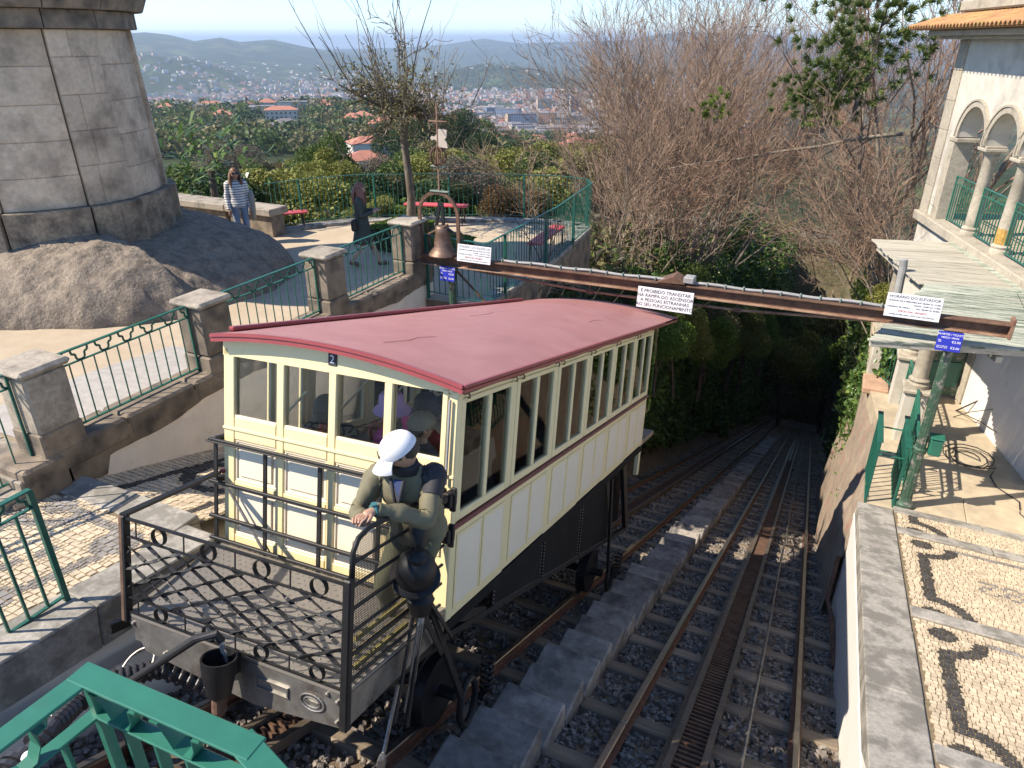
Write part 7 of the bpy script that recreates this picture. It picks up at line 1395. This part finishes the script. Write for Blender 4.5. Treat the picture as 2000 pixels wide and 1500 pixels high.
# far woods as one mass
n = 8000; a_ = np.radians(rs.uniform(8, 54, n)); r_ = 330 * (2650 / 330.) ** rs.uniform(0, 1, n) ** .8; nw = 1700; a_[:nw] = np.radians(rs.uniform(19.5, 32, nw)); r_[:nw] = rs.uniform(3330, 4080, nw); X = -r_ * np.sin(a_); Y = r_ * np.cos(a_); keep = fbm(X, Y, 71, 3, 1 / 160.) > np.where((r_ > 900) & (r_ < 2050), .6, .5); wood_zone = (np.abs(r_ - 3700) < 380) & (np.degrees(a_) > 19.5) & (np.degrees(a_) < 31.5); keep |= wood_zone
for hx, hy, hc in taken: keep &= np.hypot(X - hx, Y - hy) > hc * 1.3
X, Y, r_ = X[keep], Y[keep], r_[keep]; Z = ground(X, Y); C = []; sz = []
for x, y, z, q in zip(X, Y, Z, r_):
    h = rs.uniform(7, 13); k = 80 if q < 700 else 40 if q < 1200 else 24; d = rs.normal(0, 1, (k, 3)); d /= np.linalg.norm(d, axis=1)[:, None]; C.append(np.array((x, y, z + h * .55)) + d * (h * .5, h * .5, h * .45)); sz.append(np.full(k, h * (.1 if q < 700 else .14 if q < 1200 else .19)))
V, F = leaves(rs, np.concatenate(C), np.concatenate(sz), .5, asp=.9); tag(bigmesh('distant_woods', V, F, ['leaf_mid', 'leaf_olive', 'leaf_dark'], mi=np.repeat(rs.choice(3, len(sz), p=[.4, .4, .2]), [len(q) for q in sz])), 'woods and tree rows across the valley', 'woods', kind='stuff')
# town: buildings seen best are things, the rest one mass
def towner(az, r): x, y = pol(az, r); return x, y, float(ground(x, y))
blocks = []
for az, r, w, d, h, m, lab in ((25.6, 1500, 58, 16, 24, 'town_blue', 'wide blue-grey office block at the town edge'), (24.4, 1330, 46, 16, 26, 'town_blue', 'bluish apartment slab with cream end wall'), (22.6, 1350, 34, 16, 25, 'town_pink', 'reddish brown apartment block'), (25.4, 1345, 16, 16, 26, 'town_cream', 'yellow end of the bluish apartment slab'), (21.4, 1620, 22, 20, 46, 'town_white', 'tall white apartment tower'), (20.7, 1640, 20, 20, 44, 'town_grey', 'tall grey apartment tower beside the white one'), (22.9, 1700, 40, 16, 30, 'town_cream', 'long cream apartment block'), (23.1, 1850, 20, 18, 46, 'town_pink', 'pink tower block in the town'), (21.9, 1860, 14, 14, 42, 'town_pink', 'slim pink tower beside the pink block'), (24.1, 1900, 14, 14, 38, 'town_pink', 'small pink tower left of the town centre'), (20.6, 1330, 40, 15, 22, 'town_cream', 'cream apartment row on the right'), (21.6, 1290, 36, 14, 20, 'town_white', 'white apartment row below the towers'), (26.8, 1560, 30, 20, 22, 'town_blue', 'dark blue church-like block'), (19.4, 1400, 50, 16, 24, 'town_white', 'white apartment row behind the branches'), (27.6, 1500, 60, 18, 14, 'town_white', 'long white block left of the offices'), (18.6, 1600, 24, 20, 44, 'town_cream', 'cream tower seen behind the branches'), (17.6, 1800, 26, 20, 46, 'town_white', 'white tower behind the branches'), (39.6, 1250, 70, 16, 16, 'town_cream', 'long cream building above the gardens'), (43.5, 1350, 36, 20, 18, 'town_cream', 'yellow block far left'), (42.6, 1150, 24, 16, 14, 'town_white', 'white cube house far left')):
    r = r * 1.5 if az > 30 else 1250 + (r - 1250) * 1.9; x, y, z = towner(az, r); t = thing('apartment_block', lab, 'building', (x, y, z), rot=(0, 0, R(az + rt.uniform(-25, 25))), local=True); mb = MB(); mb.box((-w / 2, -d / 2, -5), (w / 2, d / 2, h)); mb.build('wall', m, t)
    mb = MB(); mb.box((-w / 2 - .4, -d / 2 - .4, h), (w / 2 + .4, d / 2 + .4, h + 1.2)); mb.build('roof', 'roof_grey', t)
    mb = MB(); nf = int(h / 3.2); nc = int(w / 4)
    for f in range(nf):
        for c in range(nc): xx = -w / 2 + (c + .5) * w / nc; mb.box((xx - 1, -d / 2 - .1, f * 3.2 + 1), (xx + 1, -d / 2 + .05, f * 3.2 + 2.5))
    tag(mb.build('window', 'win_dark', t), kind='stuff'); blocks.append((x, y))
TM = {'town_white': ('white', 6), 'town_cream': ('cream', 3), 'town_pink': ('pinkish', 1), 'town_grey': ('grey', 2)}; pool = [k for k, (n_, c) in TM.items() for _ in range(c)]; meshes = {}
for k in TM:
    for v, (w, d, h, rf) in enumerate(((14, 11, 7, 'roof_red'), (18, 12, 8, 'roof_red'), (24, 13, 11, 'roof_grey'), (34, 14, 15, 'roof_grey'))):
        mb = MB(); mb.box((-w / 2, -d / 2, -6), (w / 2, d / 2, h)); mb.cur = 1
        if rf == 'roof_red': e = .6; rl = (w - d) / 2; mb.add([(-w / 2 - e, -d / 2 - e, h), (w / 2 + e, -d / 2 - e, h), (w / 2 + e, d / 2 + e, h), (-w / 2 - e, d / 2 + e, h), (-rl, 0, h + 3), (rl, 0, h + 3)], [(0, 1, 5, 4), (1, 2, 5), (2, 3, 4, 5), (3, 0, 4)])
        else: mb.box((-w / 2, -d / 2, h), (w / 2, d / 2, h + .8))
        mb.cur = 2
        for f in range(int(h / 3.4)):
            for c in range(int(w / 4)): xx = -w / 2 + (c + .5) * w / int(w / 4); mb.box((xx - .8, -d / 2 - .12, f * 3.3 + 1), (xx + .8, -d / 2, f * 3.3 + 2.4))
        me = bpy.data.meshes.new('town_house'); me.from_pydata(mb.v, [], mb.f)
        for m in (k, rf, 'win_dark'): me.materials.append(M[m])
        me.polygons.foreach_set('material_index', mb.mi); meshes[(k, v)] = (me, rf)
def town_spot():
    while True:
        az = rt.uniform(8, 31) if rt.random() < .6 else rt.uniform(31, 53); r = rt.choice([rt.uniform(750, 1500), rt.uniform(1100, 1950), rt.uniform(1900, 3330)]) if az < 31 else rt.choice([rt.uniform(1500, 2400), rt.uniform(2000, 3600), rt.uniform(2600, 4400)])
        if 19 < az < 32 and 3330 < r < 4150: continue
        if r > 3000 and rt.random() < .5: continue
        x, y = pol(az, r)
        if any(math.hypot(x - a, y - b) < c + 6 for a, b, c in taken) or any(math.hypot(x - a, y - b) < 32 for a, b in blocks): continue
        if float(fbm(x, y, 83, 3, 1 / 260.)) < .4 and rt.random() < .8: continue
        return az, r, x, y
for k in range(270):
    az, r, x, y = town_spot(); r *= 1; c = rt.choice(pool); v = rt.choice((0, 0, 1, 1, 2, 3)) if r < 1900 else rt.choice((1, 2, 3)); me, rf = meshes[(c, v)]
    o = place('town_house', me); o.location = (x, y, float(ground(x, y))); o.rotation_euler = (0, 0, R(az) + rt.choice((0, .5, 1.57, -.4)) + rt.uniform(-.2, .2))
    tag(o, f"{TM[c][0]} town {'house with red roof' if rf == 'roof_red' else 'block with flat grey roof'} in the valley", 'building', 'houses and blocks of the town in the valley')
for k in range(64):                                                    # villas scattered between the gardens
    while True:
        az = rt.uniform(18, 50); r = rt.uniform(450, 1300); x, y = pol(az, r)
        if not any(math.hypot(x - a, y - b) < c + 14 for a, b, c in taken): break
    taken.append((x, y, 14)); me, rf = meshes[(rt.choice(('town_white', 'town_white', 'town_cream')), rt.choice((0, 0, 1)))]; o = place('villa', me); o.location = (x, y, float(ground(x, y))); o.rotation_euler = (0, 0, R(az) + rt.uniform(-.6, .6))
    tag(o, f"pale {'villa with red roof' if rf == 'roof_red' else 'villa with flat grey roof'} among hillside trees", 'house', 'villas among the hillside trees')
VV = []; FF = []; MI = []; nv = 0
for k in range(7500):
    az, r, x, y = town_spot(); z = float(ground(x, y)); w, d, h = rt.uniform(8, 22), rt.uniform(7, 12), rt.choice((5, 6, 7, 8, 12)); a = R(az) + rt.choice((0, .5, 1.57, -.4)); ca, sa = math.cos(a), math.sin(a); q = [(-w / 2, -d / 2), (w / 2, -d / 2), (w / 2, d / 2), (-w / 2, d / 2)]; P = [(x + u * ca - v * sa, y + u * sa + v * ca) for u, v in q]; VV += [(p[0], p[1], z - 6) for p in P] + [(p[0], p[1], z + h) for p in P]; c = rt.choice((0, 0, 0, 1, 2, 3)); FF += [(nv, nv + 1, nv + 5, nv + 4), (nv + 1, nv + 2, nv + 6, nv + 5), (nv + 2, nv + 3, nv + 7, nv + 6), (nv + 3, nv, nv + 4, nv + 7), (nv + 4, nv + 5, nv + 6, nv + 7)]; MI += [c] * 4 + [4 if h < 10 else 5]; nv += 8
for k in range(330):                                                    # villages at the foot of the far hills
    az = rt.uniform(10, 54); r = rt.uniform(3300, 5200); x, y = pol(az, r)
    if float(fbm(x, y, 91, 3, 1 / 500.)) < .5: continue
    z = float(ground(x, y)); w, d, h = rt.uniform(9, 24), 10, rt.choice((5, 6, 8)); P = [(x - w / 2, y - d / 2), (x + w / 2, y - d / 2), (x + w / 2, y + d / 2), (x - w / 2, y + d / 2)]; VV += [(p[0], p[1], z - 6) for p in P] + [(p[0], p[1], z + h) for p in P]; FF += [(nv, nv + 1, nv + 5, nv + 4), (nv + 1, nv + 2, nv + 6, nv + 5), (nv + 2, nv + 3, nv + 7, nv + 6), (nv + 3, nv, nv + 4, nv + 7), (nv + 4, nv + 5, nv + 6, nv + 7)]; MI += [0] * 4 + [4]; nv += 8
tag(bigmesh('distant_town', VV, FF, ['town_white', 'town_cream', 'town_pink', 'town_grey', 'roof_red', 'roof_grey'], mi=MI), 'mass of small houses across the far valley', 'town', kind='stuff')
# ---- haze: one closed box of even air round everything
mb = MB(); mb.box((-27000, -27500, -330), (27500, 27500, 150)); hz_ = bpy.data.materials.new('haze'); hz_.use_nodes = True; N = hz_.node_tree.nodes
N.remove(N['Principled BSDF']); pv = N.new('ShaderNodeVolumePrincipled'); pv.inputs['Color'].default_value = (.62, .79, 1, 1); pv.inputs['Density'].default_value = 1.15e-4; pv.inputs['Anisotropy'].default_value = .2
hz_.node_tree.links.new(pv.outputs[0], N['Material Output'].inputs['Volume']); tag(mb.build('haze', hz_), kind='stuff')
